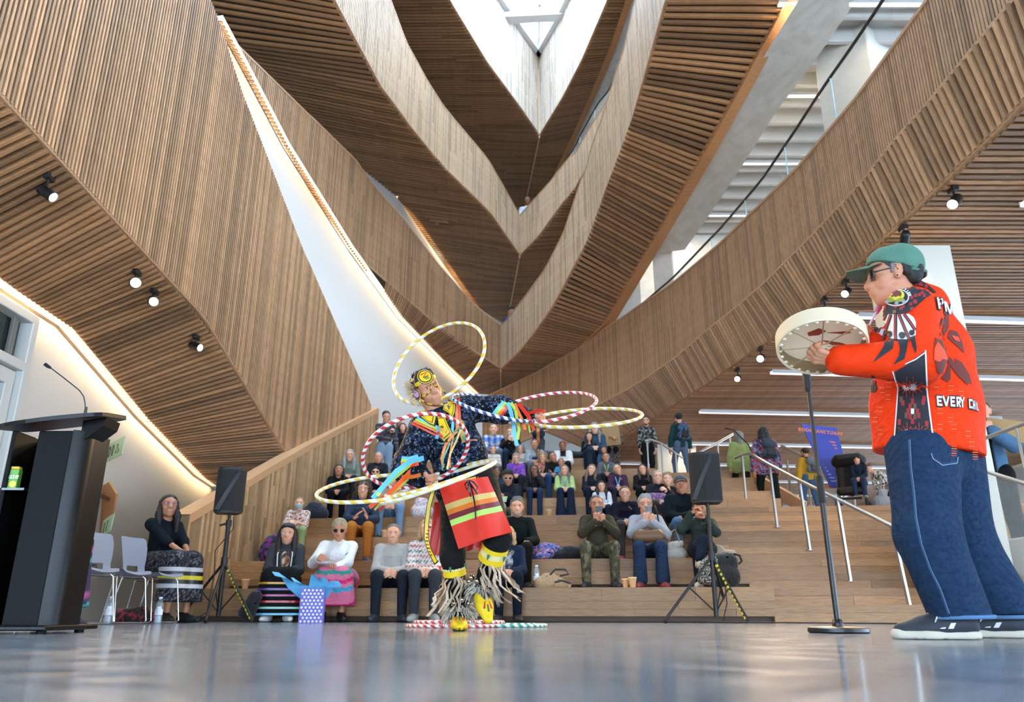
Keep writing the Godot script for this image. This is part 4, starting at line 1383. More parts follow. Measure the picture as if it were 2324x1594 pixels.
func glasses_part(parent: Node3D, t: Transform3D, c: Color, dark := false) -> void:
	var mb := MB.new()
	for s in [-1.0, 1.0]:
		var loop := PackedVector3Array()
		for i in 12:
			var a := TAU * i / 12
			loop.append(Vector3(0.033 * s + cos(a) * 0.025, 0.004 + sin(a) * 0.019, 0.094 - 0.006 * absf(cos(a)) * (1.0 if cos(a) * s > 0 else 0.0)))
		mb.tube(loop, 0.0022, 5, true)
		mb.tube(PackedVector3Array([Vector3(0.058 * s, 0.010, 0.088), Vector3(0.078 * s, 0.012, 0.02), Vector3(0.079 * s, 0.006, -0.012)]), 0.002, 4)
	mb.tube(PackedVector3Array([Vector3(-0.009, 0.006, 0.096), Vector3(0, 0.010, 0.099), Vector3(0.009, 0.006, 0.096)]), 0.002, 4)
	var g := part("glasses", mb, mat(c, 0.3), parent, t)
	mb = MB.new()
	for s in [-1.0, 1.0]:
		var ctr := Vector3(0.033 * s, 0.004, 0.093)
		for i in 10:
			var a := TAU * i / 10; var b := TAU * (i + 1) / 10
			mb.tri(ctr, ctr + Vector3(cos(a) * 0.024, sin(a) * 0.018, 0), ctr + Vector3(cos(b) * 0.024, sin(b) * 0.018, 0), Vector3(0, 0, 1))
	part("lens", mb, mat(Color(0.03, 0.03, 0.04), 0.08) if dark else mat(Color(0.9, 0.95, 1.0), 0.1, {"alpha": 0.06, "spec": 0.1}), g)
func ik(s: Vector3, w: Vector3, a: float, b: float, pole: Vector3) -> Array:
	var d := w - s
	var l := d.length()
	if l > (a + b) * 0.995:
		w = s + d * ((a + b) * 0.995 / l); d = w - s; l = d.length()
	var x := (a * a - b * b + l * l) / (2.0 * l)
	var h := sqrt(maxf(a * a - x * x, 0.0))
	var u := d / l
	var p := (pole - u * pole.dot(u)).normalized()
	return [s + u * x + p * h, w]
const SKIN := {"pale": Color(0.86, 0.66, 0.56), "fair": Color(0.82, 0.60, 0.49), "tan": Color(0.70, 0.48, 0.36), "brown": Color(0.52, 0.34, 0.25), "dark": Color(0.34, 0.22, 0.16)}
func person(c: Dictionary) -> Node3D:
	var cloth := mat(Color.WHITE, 0.85, {"vc": true, "spec": 0.25, "bump": wrinkle, "bumps": 0.6, "scale": Vector3(2.2, 2.2, 2.2)})
	var root := thing("person", c.label, "person", c.at, c.get("yaw", 0.0), c.get("group", ""))
	var s: float = c.get("s", 1.0)
	var cell: float = c.get("cell", 0.026)
	var tl: float = c.get("tl", 1.0)
	var seated: bool = c.get("pose", "sit") == "sit"
	var lean: float = c.get("lean", 0.0)
	var side: float = c.get("side", 0.0)
	var ease: float = c.get("ease", 0.016)
	var g: float = c.get("girth", 1.0)
	var J := {}
	var y0 := 0.10 if seated else 0.93
	var z0 := -0.24 if seated else 0.0
	var at_y := func(h: float) -> Vector3: return Vector3(side * h, y0 + h * tl, z0 + lean * h)
	J.pelvis = Vector3(0, y0, z0)
	J.belly = at_y.call(0.15); J.chest = at_y.call(0.32); J.neck = at_y.call(0.48); J.top = at_y.call(0.55)
	J.head = at_y.call(0.64) + Vector3(0, 0, 0.03)
	var sh := 0.152 * lerpf(1.0, g, 0.35)
	for k in 2:
		var d := -1.0 if k == 0 else 1.0
		J["sh%d" % k] = at_y.call(0.425) + Vector3(d * sh, 0, 0)
		J["hip%d" % k] = J.pelvis + Vector3(d * 0.085 * g, -0.01, 0.02)
		var hw: float = c.get("knees", 0.11)
		if seated:
			var low: float = c.get("low", -0.352) / s
			J["kn%d" % k] = Vector3(d * hw, 0.125, 0.19)
			J["an%d" % k] = Vector3(d * (hw + c.get("feet", 0.0)), low + 0.085, 0.17 + c.get("fz", 0.0))
		else:
			var st: float = c.get("stride", 0.0) * d
			J["kn%d" % k] = Vector3(d * 0.10, 0.49 + maxf(st, 0) * 0.25, maxf(st, 0.0) * 0.6 + 0.01 + minf(st, 0) * 0.25)
			J["an%d" % k] = Vector3(d * 0.10, 0.085 + maxf(st, 0) * 0.55 + maxf(-st, 0.0) * 0.12, st * 0.55)
	for k in (c.get("joints", {}) as Dictionary):
		J[k] = c.joints[k]
	for k in 2:
		var d := -1.0 if k == 0 else 1.0
		var def: Vector3 = Vector3(d * 0.035, 0.19, 0.08) if seated else Vector3(d * 0.27, 0.80, 0.06)
		var w: Vector3 = c.get("hr" if k == 0 else "hl", def)
		if c.has("hands_from_head"):
			pass
		var r := ik(J["sh%d" % k], w, 0.275, 0.245, c.get("pole%d" % k, Vector3(d * 0.7, -1.0, -0.25)))
		J["el%d" % k] = c.get("el%d" % k, r[0]); J["wr%d" % k] = c.get("wr%d" % k, r[1])
	var skin: Color = SKIN[c.get("skin", "fair")]
	var bones := [[J.pelvis, J.belly, 0.10, 0.095], [J.belly, J.chest, 0.095, 0.105], [J.sh0.lerp(J.sh1, 0.15), J.sh0.lerp(J.sh1, 0.85), 0.05, 0.05], [J.neck + Vector3(0, -0.03, 0), J.head + Vector3(0, -0.06, -0.025), 0.054, 0.050]]
	for k in 2:
		bones.append_array([[J["sh%d" % k], J["el%d" % k], 0.044, 0.036], [J["el%d" % k], J["wr%d" % k], 0.036, 0.026], [J["hip%d" % k], J["kn%d" % k], 0.072, 0.050], [J["kn%d" % k], J["an%d" % k], 0.050, 0.034]])
	var body := melt(bones, maxf(cell, 0.024), 0.016)
	for i in body.c.size(): body.c[i] = lin(skin)
	var hs: float = c.get("head_s", 1.06)
	var hb := Basis.from_euler(Vector3(-c.get("up", 0.0), c.get("turn", 0.0), c.get("tilt", 0.0)))
	if c.has("hbasis"): hb = c.hbasis
	var ht := Transform3D(hb.scaled(Vector3.ONE * hs), J.head)
	body.join(head_shape(c.get("head_cell", 0.0095)), ht, lin(skin))
	var hc: Color = c.get("hc", Color(0.10, 0.07, 0.05))
	face(body, ht, skin, hc, c.get("fine", false), c.get("smile", 0.0))
	for k in 2:
		var d := -1.0 if k == 0 else 1.0
		var dir: Vector3 = c.get("hdir%d" % k, (J["wr%d" % k] - J["el%d" % k]).normalized() + Vector3(0, -0.15, 0.1))
		var pn: Vector3 = c.get("hn%d" % k, Vector3(-d * 0.8, -0.4, 0.1))
		add_hand(body, J["wr%d" % k], dir, pn, d, c.get("hp%d" % k, c.get("hp", "relax")), 1.0, lin(skin), c.get("hand_cell", 0.0062))
	var S := Transform3D(Basis().scaled(Vector3.ONE * s), Vector3.ZERO)
	part("body", body, mat(Color.WHITE, 0.55, {"vc": true, "sss": 0.04}), root, S)
	var e := ease
	var top := [[J.pelvis + Vector3(0, 0.02, 0), J.belly, 0.125 * g + e * 0.6, 0.115 * g + e * 0.6, Vector3(0, 0, 1), 1.1], [J.belly, J.chest, 0.115 * g + e * 0.6, 0.118 * lerpf(1, g, 0.6) + e * 0.6, Vector3(0, 0, 1), 1.12], [J.sh0.lerp(J.sh1, 0.06), J.sh0.lerp(J.sh1, 0.94), 0.056 + e * 0.6, 0.056 + e * 0.6], [J.neck + Vector3(0, -0.07, 0), J.neck + Vector3(0, -0.005, 0), 0.080, 0.058 + e * 0.5], [J.chest + Vector3(0, 0.02, 0), J.neck + Vector3(0, -0.08, 0), 0.12 + e * 0.5, 0.08]]
	if c.get("bust", 0.0) > 0.0:
		for d in [-1.0, 1.0]:
			top.append([J.chest + Vector3(0.06 * d, -0.02, 0.07), J.chest + Vector3(0.06 * d, -0.05, 0.07), 0.055 * c.bust, 0.055 * c.bust])
	for k in 2:
		var sleeve: float = c.get("sleeve", 0.96)
		var el: Vector3 = J["el%d" % k]; var wr: Vector3 = J["wr%d" % k]
		top.append([J["sh%d" % k], el, 0.047 + e, 0.041 + e])
		if sleeve > 0.0:
			top.append([el, el.lerp(wr, sleeve), 0.040 + e, 0.031 + e])
	if c.has("coat"):
		for k in 2:
			top.append([J["hip%d" % k] + Vector3(0, 0.03, -0.03), J["hip%d" % k].lerp(J["kn%d" % k], c.coat), 0.115 * g, 0.105 * g])
	var hem: float = J.pelvis.y + c.get("hem", -0.075)
	var clips := [[Vector3(0, -1, 0), -hem]] if not c.has("coat") else []
	if c.has("top_b"):
		top = c.top_b; clips = c.top_clips
	part("top", paint(melt(top, cell, c.get("top_k", 0.013), clips), c.get("tp", "plain"), c.top if c.top is Array else [c.top]), c.get("top_mat", cloth), root, S)
	var bot := []
	if c.get("skirt", false):
		for k in 2:
			var d := -1.0 if k == 0 else 1.0
			var kn: Vector3 = J["kn%d" % k]; var an: Vector3 = J["an%d" % k]
			bot.append_array([[J["hip%d" % k], kn, 0.125 * g, 0.10], [kn * Vector3(0.5, 1, 1), an * Vector3(0.5, 1, 1) + Vector3(0, 0.06, 0.02), 0.105, 0.15], [kn, an + Vector3(d * 0.03, 0.06, 0.02), 0.10, 0.13]])
		clips = [[Vector3(0, -1, 0), -(J.an0.y - 0.02 + c.get("skirt_up", 0.0))]]
	else:
		for k in 2:
			var wide: float = c.get("flare", 0.055)
			bot.append_array([[J["hip%d" % k], J["kn%d" % k], 0.098 * lerpf(1, g, 0.8), 0.072], [J["kn%d" % k], J["an%d" % k] + Vector3(0, 0.02, 0), 0.068, wide]])
		bot.append([J.pelvis + Vector3(-0.05, 0.02, 0), J.pelvis + Vector3(0.05, 0.02, 0), 0.118 * g, 0.118 * g])
		clips = [[Vector3(0, -1, 0), -(minf(J.an0.y, J.an1.y) - 0.03)]] if seated else []
	if c.has("bot_b"):
		bot = c.bot_b; clips = c.get("bot_clips", [])
	part("skirt" if c.get("skirt", false) else "trousers", paint(melt(bot, cell, 0.014, clips), c.get("bp", "plain"), c.bottom if c.bottom is Array else [c.bottom]), c.get("bot_mat", cloth), root, S)
	for k in (0 if c.has("no_shoes") else 2):
		var an: Vector3 = J["an%d" % k]
		var toe: Vector3 = c.get("toe%d" % k, Vector3((-0.25 if k == 0 else 0.25), 0, 1)).normalized()
		var up := Vector3.UP if absf(toe.y) < 0.2 else (Vector3.UP - toe * toe.y).normalized()
		part("shoe", shoe_shape(), mat(c.get("shoe", Color(0.06, 0.06, 0.07)), 0.6), root, S * Transform3D(Basis(up.cross(toe), up, toe), an - up * 0.085))
	var hairs: String = c.get("hair", "short")
	if hairs != "none":
		part("hood" if hairs == "hood" else ("hat" if hairs == "beanie" else "hair"), hair_shape(hairs), mat(hc, 0.6, {"tex": strands, "scale": Vector3(14, 3, 14)}), root, S * ht)
	if c.has("cap"): cap_part(root, S * ht, c.cap, c.get("cap_back", false))
	if c.has("glasses"): glasses_part(root, S * ht, c.glasses, c.get("dark", false))
	if c.has("beard"):
		part("beard", melt([[Vector3(-0.045, -0.06, 0.045), Vector3(-0.012, -0.095, 0.072), 0.018, 0.022], [Vector3(0.045, -0.06, 0.045), Vector3(0.012, -0.095, 0.072), 0.018, 0.022], [Vector3(-0.018, -0.049, 0.088), Vector3(0.018, -0.049, 0.088), 0.007, 0.007]], 0.007, 0.006, [], [[Vector3(-0.015, -0.065, 0.1), Vector3(0.015, -0.065, 0.1), 0.011]]), mat(c.beard, 0.9), root, S * ht)
	root.set_meta("J", J); root.set_meta("S", s); root.set_meta("H", S * ht)
	return root
var strands: ImageTexture
func c8(s: String) -> Color:
	return Color.html(s)
func seat(n: float, x: float, y: float, c: Dictionary) -> Node3D:
	var w := (n - 1.0) * TREAD
	var D := B_front + w + 0.2
	for k in 4:
		var X := px(x, y, D).x
		D = B_front + w + 0.2 - X * sin(atan(SLOPE)) - c.get("lean", 0.0) * 0.6
	var head := px(x, y, D)
	var h := tier_h(n)
	var s: float = c.get("s", 0.98)
	var tl := (head.y - h - 0.10 * s) / (0.64 * s)
	if tl > 1.14:
		s *= tl / 1.14; tl = 1.14
	elif tl < 0.84:
		s *= maxf(tl / 0.84, 0.72); tl = 0.84
	c.s = s; c.tl = tl
	var u: float = head.x / cos(atan(SLOPE)) - c.get("side", 0.0) * 0.6 * s
	c.at = bl(u, h, w)
	if not c.has("yaw"): c.yaw = -atan2(c.at.x - 0.3, 9.0) * 0.6
	pose_hands(c, 0.10 + 0.64 * tl, -0.21 + c.get("lean", 0.0) * 0.64)
	if n >= 5: c.cell = c.get("cell", 0.030)
	return person(c)
func stand(D: float, h: float, x: float, y: float, c: Dictionary) -> Node3D:
	var head := px(x, y, D)
	var dx: float = c.get("dx", 0.0)
	c.pose = "stand"
	c.s = clampf((head.y - h) / 1.57, 0.5, 1.25)
	c.at = Vector3(head.x + dx, h, -D)
	if not c.has("yaw"): c.yaw = -atan2(head.x - 0.3, 9.0) * 0.6
	pose_hands(c, 1.57, 0.03)
	c.cell = c.get("cell", 0.030)
	return person(c)
func pose_hands(c: Dictionary, hy: float, hz: float) -> void:
	match c.get("hands", ""):
		"phone":
			c.merge({"hr": Vector3(-0.035, hy - 0.24, hz + 0.30), "hl": Vector3(0.065, hy - 0.25, hz + 0.29), "hdir0": Vector3(0.15, 1, 0.1), "hdir1": Vector3(-0.25, 1, 0.1), "hn0": Vector3(0.5, 0.1, -1), "hn1": Vector3(-0.5, 0.1, -1), "hp": "hold", "pole0": Vector3(-0.8, -1, 0), "pole1": Vector3(0.8, -1, 0)})
		"cheek":
			c.merge({"hl": Vector3(0.055, hy - 0.17, hz + 0.10), "hdir1": Vector3(-0.1, 1, -0.1), "hn1": Vector3(-1, 0, -0.6), "pole1": Vector3(0.4, -1, 0.8)})
		"pray":
			c.merge({"hr": Vector3(-0.02, hy - 0.28, hz + 0.20), "hl": Vector3(0.02, hy - 0.28, hz + 0.20), "hdir0": Vector3(0.1, 1, 0.2), "hdir1": Vector3(-0.1, 1, 0.2), "hn0": Vector3(1, 0, 0), "hn1": Vector3(-1, 0, 0), "hp": "flat"})
		"cross":
			c.merge({"hr": Vector3(0.12, hy - 0.36, hz + 0.14), "hl": Vector3(-0.12, hy - 0.38, hz + 0.12), "pole0": Vector3(-1, -0.6, 0.1), "pole1": Vector3(1, -0.6, 0.1)})
		"knees":
			c.merge({"hr": Vector3(-0.11, 0.21, 0.10), "hl": Vector3(0.11, 0.21, 0.10), "hdir0": Vector3(0.1, -0.5, 1), "hdir1": Vector3(-0.1, -0.5, 1), "hn0": Vector3(0, -1, 0), "hn1": Vector3(0, -1, 0)})
		"hold":
			c.merge({"hr": Vector3(-0.09, hy - 0.36, hz + 0.22), "hl": Vector3(0.12, hy - 0.40, hz + 0.22), "hp": "hold"})
func held(p: Node3D, q: Vector3) -> Vector3:
	return p.transform * (q * float(p.get_meta("S")))
func phone(p: Node3D, label: String, c := Color(0.10, 0.11, 0.12), dz := 0.30, dx := 0.015, dy := -0.13) -> void:
	var J: Dictionary = p.get_meta("J")
	var q := held(p, J.head + Vector3(dx, dy, dz))
	var t := thing("phone", label, "phone", q, p.rotation.y)
	var mb := MB.new()
	mb.bbox(Vector3.ZERO, Vector3(0.037, 0, 0), Vector3(0, 0.075, 0), Vector3(0, 0, 0.0045), 0.003)
	part("case", mb, mat(c, 0.35), t)
	mb = MB.new()
	for k in 2:
		mb.lathe(Vector3(-0.018, 0.052 - 0.026 * k, 0.0045), Vector3(0, 0, 1), [[0.0095, 0], [0.0095, 0.002], [0.0, 0.002]], 10)
	part("camera_lens", mb, mat(Color(0.02, 0.02, 0.03), 0.1), t)
	mb = MB.new()
	mb.box(Vector3(0, 0, -0.0047), Vector3(0.034, 0, 0), Vector3(0, 0.071, 0), Vector3(0, 0, 0.0004))
	part("screen", mb, mat(Color(0.25, 0.27, 0.3), 0.1), t)
func lanyard(p: Node3D, c: Color, badge: Color) -> void:
	var J: Dictionary = p.get_meta("J"); var s: float = p.get_meta("S")
	var ch: Vector3 = J.chest
	var mb := MB.new()
	for d in [-1.0, 1.0]:
		var a: Vector3 = J.neck + Vector3(0.055 * d, -0.02, 0.02)
		mb.strip(PackedVector3Array([a, ch + Vector3(0.05 * d, 0.06, 0.165), ch + Vector3(0.008 * d, -0.09, 0.172)]), PackedVector3Array([Vector3(0.008, 0, 0), Vector3(0.008, 0, 0), Vector3(0.008, 0, 0)]))
	var t := Transform3D(Basis().scaled(Vector3.ONE * s), Vector3.ZERO)
	part("lanyard", mb, mat(c, 0.7), p, t)
	mb = MB.new()
	mb.box(ch + Vector3(0, -0.145, 0.172), Vector3(0.03, 0, 0), Vector3(0, 0.05, 0), Vector3(0, 0, 0.002))
	part("badge", mb, mat(badge, 0.4), p, t)
func heap(called: String, label: String, cat: String, at: Vector3, blobs: Array, cols: Array, kind := "plain", cell := 0.014) -> Node3D:
	var b := []
	for q in blobs:
		b.append([q[0], q[1], q[2], q[3]])
	var t := thing(called, label, cat, at)
	part("cloth" if cat in ["jacket", "coat"] else "body", paint(melt(b, cell, 0.02, [[Vector3(0, -1, 0), 0.0]], [], 0.012), kind, cols), mat(Color.WHITE, 0.85, {"vc": true, "rim": 0.2}), t)
	return t
func cup(label: String, at: Vector3, s := 1.0) -> void:
	var t := thing("paper_cup", label, "cup", at, 0, "paper cups on the steps")
	var mb := MB.new()
	mb.lathe(Vector3.ZERO, Vector3.UP, [[0.0, 0.0], [0.028 * s, 0.0], [0.041 * s, 0.092 * s], [0.043 * s, 0.095 * s], [0.040 * s, 0.096 * s], [0.030 * s, 0.02], [0.0, 0.02]], 16)
	part("cup_body", mb, mat(Color(0.78, 0.62, 0.44), 0.7), t)
	mb = MB.new()
	mb.lathe(Vector3(0, 0.09 * s, 0), Vector3.UP, [[0.044 * s, 0.0], [0.0455 * s, 0.006], [0.038 * s, 0.012], [0.036 * s, 0.006], [0.0, 0.006]], 16)
	part("lid", mb, mat(Color(0.86, 0.74, 0.58), 0.6), t)
func bottle(label: String, at: Vector3, s := 1.0, group := "") -> void:
	var t := thing("water_bottle", label, "bottle", at, 0, group)
	var mb := MB.new()
	mb.lathe(Vector3.ZERO, Vector3.UP, [[0.0, 0.004], [0.026 * s, 0.0], [0.032 * s, 0.01], [0.032 * s, 0.06 * s], [0.030 * s, 0.065 * s], [0.032 * s, 0.07 * s], [0.032 * s, 0.14 * s], [0.027 * s, 0.168 * s], [0.014 * s, 0.19 * s], [0.013 * s, 0.205 * s]], 16)
	part("bottle_body", mb, mat(Color(0.80, 0.88, 0.94), 0.05, {"alpha": 0.22}), t)
	mb = MB.new()
	mb.lathe(Vector3(0, 0.07 * s, 0), Vector3.UP, [[0.0325 * s, 0.0], [0.0328 * s, 0.045 * s]], 16)
	part("paper_label", mb, mat(Color(0.88, 0.90, 0.93), 0.5), t)
	mb = MB.new()
	mb.lathe(Vector3(0, 0.203 * s, 0), Vector3.UP, [[0.0155 * s, 0], [0.0155 * s, 0.014 * s], [0.0, 0.015 * s]], 14)
	part("cap", mb, mat(Color(0.85, 0.90, 0.95), 0.4), t)
	mb = MB.new()
	mb.lathe(Vector3(0, 0.006, 0), Vector3.UP, [[0.0, 0.0], [0.029 * s, 0.0], [0.029 * s, 0.13 * s], [0.0, 0.13 * s]], 14)
	part("water", mb, mat(Color(0.72, 0.82, 0.90), 0.05, {"alpha": 0.25}), t)
func build_audience() -> void:
	strands = noise_tex(0.06, [[0.2, Color(0.62, 0.62, 0.62)], [0.5, Color(0.9, 0.9, 0.9)], [0.8, Color(1, 1, 1)]], 33, Vector2(1, 1), 128)
	var navy := c8("1c2433"); var black := c8("17181b"); var jeans := c8("2f4766"); var ljeans := c8("6d87a3")
	var grey := c8("8b8d8f"); var blond := c8("b5966a"); var silver := c8("a9a7a4"); var dark := c8("1c1512"); var brown := c8("4a3424")
	var p: Node3D
	p = seat(1, 660, 1212, {"label": "woman with long dark fringe and ribboned black skirt on the lowest step", "skin": "fair", "hair": "bangs", "hc": c8("231816"), "top": c8("3a3d42"), "bottom": black, "skirt": true, "glasses": c8("b0a090"), "shoe": c8("d8d4ce"), "cell": 0.02, "hand_cell": 0.005, "head_cell": 0.007, "fine": true, "tl": 1.0})
	ribbon_skirt(p, [c8("c98a2a"), c8("5c3a8a"), c8("a8327a"), c8("b81e2c"), c8("8fc8b4"), c8("58b4d8")])
	hoodie_cords(p)
	p = seat(1, 776, 1203, {"label": "woman in white turtleneck and cardigan eating from a plate", "skin": "tan", "hair": "short", "hc": c8("b3a27f"), "top": c8("dcdcda"), "bottom": [c8("c86a86"), c8("3a8fb0"), c8("c02a62"), c8("2f7f74"), c8("d9a3b3")], "bp": "bands", "skirt": true, "glasses": c8("202228"), "dark": true, "girth": 1.3, "bust": 1.3, "up": -0.25, "cell": 0.02, "head_cell": 0.007, "fine": true, "hr": Vector3(-0.19, 0.33, 0.14), "hl": Vector3(0.02, 0.23, 0.16), "hn1": Vector3(0, 1, 0), "hp": "hold", "hem": -0.12, "skirt_up": 0.10})
	plate_of_food(p)
	rosette_pin(p)
	seat(1, 897, 1212, {"label": "grey-haired man in a light grey zip sweater with clasped hands", "skin": "fair", "hair": "crop", "hc": c8("6e6a66"), "top": c8("a8a49d"), "bottom": c8("20262e"), "shoe": c8("20252e"), "cell": 0.02, "head_cell": 0.007, "fine": true, "girth": 1.1, "knees": 0.15})
	seat(1, 973, 1203, {"label": "blond woman in patterned white sweater half hidden by the dancer", "skin": "fair", "hair": "bob", "hc": c8("b59a70"), "top": [c8("cfcac2"), c8("a84a44"), c8("39444e")], "tp": "zigzag", "bottom": c8("33363c"), "shoe": c8("8a8f88"), "cell": 0.02, "head_cell": 0.007})
	p = seat(1, 1153, 1216, {"label": "blond woman in navy cardigan and necklace behind the dancer's knee", "skin": "fair", "hair": "bob", "hc": c8("bda277"), "top": c8("1b2238"), "bottom": c8("141a26"), "shoe": c8("1a1a1c"), "cell": 0.02, "head_cell": 0.007, "girth": 1.15})
	necklace(p)
	seat(2, 1174, 1152, {"label": "bearded grey-haired man in black jacket above the navy cardigan", "skin": "fair", "hair": "short", "hc": c8("77716a"), "top": c8("15171a"), "bottom": black, "beard": c8("8a847c"), "cell": 0.022, "head_cell": 0.007, "fine": true, "girth": 1.15, "hands": "knees"})
	p = seat(2, 1352, 1146, {"label": "man in olive jacket and camouflage trousers filming with a phone", "skin": "tan", "hair": "crop", "hc": c8("4d4b4a"), "top": c8("3d382b"), "bottom": [c8("4c4a3c"), c8("6b6550"), c8("33352c")], "bp": "camo", "glasses": c8("26211e"), "hands": "phone", "shoe": c8("1d232a"), "cell": 0.02, "head_cell": 0.007, "fine": true, "hand_cell": 0.005, "knees": 0.17, "girth": 1.05, "beard": c8("8c8178"), "hem": -0.14})
	phone(p, "black phone held up by the man in olive jacket")
	p = seat(2, 1461, 1146, {"label": "grey-haired woman in light grey cardigan and jeans filming with phone", "skin": "fair", "hair": "short", "hc": c8("a5a6a8"), "top": [c8("9a9da2"), c8("a9bccb"), c8("8e9196")], "bottom": c8("25334a"), "glasses": c8("33405c"), "hands": "phone", "shoe": c8("7c2c33"), "cell": 0.02, "head_cell": 0.007, "fine": true, "hand_cell": 0.005, "flare": 0.085, "knees": 0.13})
	phone(p, "grey phone held up by the grey-haired woman in cardigan", c8("5c6168"))
	handbag(p, "brown leather handbag on the lap of the woman filming in grey cardigan")
	p = seat(2, 1582, 1156, {"label": "person in dark green coat eating behind the right loudspeaker stand", "skin": "tan", "hair": "crop", "hc": dark, "top": c8("313a34"), "bottom": c8("1b212b"), "cell": 0.02, "head_cell": 0.007, "fine": true, "hand_cell": 0.005, "hr": Vector3(-0.13, 0.56, 0.02), "hl": Vector3(0.03, 0.50, 0.08), "hp": "hold", "shoe": c8("b7b2a4"), "coat": 0.5, "joints": {"kn1": Vector3(-0.02, 0.20, 0.22), "an1": Vector3(-0.10, -0.06, 0.34)}})
	p = seat(3, 687, 1141, {"label": "person with shaved hair, blue face mask and red floral shirt", "skin": "pale", "hair": "crop", "hc": c8("9a7d62"), "top": [c8("d8cfc4"), c8("b0392f"), c8("5d6b5a")], "tp": "floral", "bottom": c8("8f9c6e"), "shoe": c8("27303a"), "sleeve": 0.0, "cell": 0.02, "head_cell": 0.007, "hr": Vector3(-0.10, 0.26, 0.06), "hl": Vector3(-0.02, 0.27, 0.10)})
	face_mask(p)
	seat(3, 829, 1112, {"label": "smiling woman with long brown curls, navy hoodie and orange trousers", "skin": "fair", "hair": "curly", "hc": c8("4f3a2c"), "top": c8("2f3a4c"), "bottom": c8("a8682e"), "glasses": c8("7a6a62"), "shoe": c8("3c4450"), "cell": 0.022, "head_cell": 0.007, "smile": 0.9, "hr": Vector3(-0.09, 0.24, 0.12), "hl": Vector3(0.09, 0.24, 0.12), "hdir0": Vector3(0.5, 0.5, 0.5), "hdir1": Vector3(-0.3, 0.8, 0.5), "hp": "flat"})
	seat(3, 1415, 1120, {"label": "woman with pulled-back hair and glasses in teal-lined black jacket", "skin": "fair", "hair": "pony", "hc": c8("5a4638"), "top": [c8("171c24"), c8("2a7f94"), c8("171c24")], "tp": "jacket", "bottom": c8("4c4a4a"), "glasses": c8("2b2724"), "shoe": c8("b04558"), "cell": 0.024, "head_cell": 0.008})
	seat(3, 1541, 1102, {"label": "smiling man in dark cap, black puffer jacket and jeans", "skin": "tan", "hair": "crop", "hc": dark, "top": c8("14171d"), "bottom": c8("53708f"), "cap": c8("3b4048"), "smile": 1.0, "ease": 0.035, "girth": 1.12, "shoe": c8("c9ccd0"), "cell": 0.022, "head_cell": 0.007, "fine": true, "hl": Vector3(-0.02, 0.20, 0.10)})
	seat(4, 893, 1088, {"label": "man in beige jacket and pale jeans half hidden by ribbons", "skin": "fair", "hair": "crop", "hc": brown, "top": c8("a59280"), "bottom": ljeans, "knees": 0.16, "cell": 0.024, "head_cell": 0.008})
	seat(4, 1153, 1083, {"label": "young man in black cap, sunglasses and dark jacket reading a paper", "skin": "tan", "hair": "crop", "hc": dark, "top": c8("1f242c"), "bottom": c8("b0a698"), "cap": c8("15161a"), "cap_back": true, "glasses": c8("c8ccd2"), "dark": true, "up": -0.3, "lean": 0.25, "ease": 0.03, "cell": 0.024, "head_cell": 0.008, "hl": Vector3(-0.05, 0.30, 0.18), "hr": Vector3(-0.16, 0.28, 0.16), "hp": "hold"})
	seat(4, 1363, 1112, {"label": "dark-haired woman in white top hidden behind the olive jacket", "skin": "fair", "hair": "long", "hc": c8("2a211d"), "top": c8("c8ccd2"), "bottom": c8("25303f"), "cell": 0.028, "s": 0.9})
	seat(4, 1489, 1083, {"label": "blond woman with glasses cuddling a small boy on her lap", "skin": "pale", "hair": "bun", "hc": c8("b0a188"), "top": c8("23252c"), "bottom": c8("3a352f"), "glasses": c8("58405a"), "cell": 0.026, "s": 0.92, "hl": Vector3(0.10, 0.36, 0.16)})
	seat(4, 1510, 1090, {"label": "small fair-haired boy on a woman's lap beside a blue bag", "skin": "pale", "hair": "short", "hc": c8("a08a66"), "top": c8("22262c"), "bottom": c8("2d3340"), "s": 0.72, "cell": 0.026, "head_s": 1.15, "hands": "pray"})
	seat(5, 775, 1067, {"label": "older woman with short black hair in black jacket below the sage sweater", "skin": "tan", "hair": "bob", "hc": c8("1f1d1d"), "top": c8("16181c"), "bottom": c8("121316"), "shoe": c8("a9abac"), "cell": 0.024, "head_cell": 0.008, "up": 0.15})
	seat(5, 857, 1072, {"label": "dark-haired person in sunglasses leaning a cheek on one hand", "skin": "pale", "hair": "short", "hc": c8("15110f"), "top": c8("181a1e"), "bottom": c8("191a1d"), "glasses": c8("15151a"), "dark": true, "hands": "cheek", "s": 0.92})
	seat(5, 1129, 1077, {"label": "woman with dark curly hair and glasses under the yellow belt", "skin": "brown", "hair": "curly", "hc": c8("221c1c"), "top": c8("2c3a4a"), "bottom": c8("262b36"), "glasses": c8("3a2c28"), "s": 0.95, "up": 0.2})
	seat(5, 1212, 1075, {"label": "girl with long black hair resting her cheek on her hand", "skin": "brown", "hair": "long", "hc": c8("131012"), "top": c8("26262a"), "bottom": c8("22344f"), "hands": "cheek", "lean": 0.12, "cell": 0.024})
	p = seat(5, 1280, 1080, {"label": "woman in light green cardigan with long greying hair and lanyard", "skin": "fair", "hair": "long", "hc": c8("7c6f62"), "top": c8("a2b878"), "bottom": c8("1f2a3c"), "flare": 0.11, "cell": 0.022, "head_cell": 0.008, "shoe": c8("20262e")})
	lanyard(p, c8("4c88a8"), c8("a03a4c"))
	seat(5, 1341, 1072, {"label": "woman with long light brown hair in a long dark coat", "skin": "pale", "hair": "long", "hc": c8("7d654c"), "top": c8("1d2128"), "bottom": c8("1b2434"), "coat": 0.8, "smile": 0.8, "tilt": -0.2, "cell": 0.024, "head_cell": 0.008})
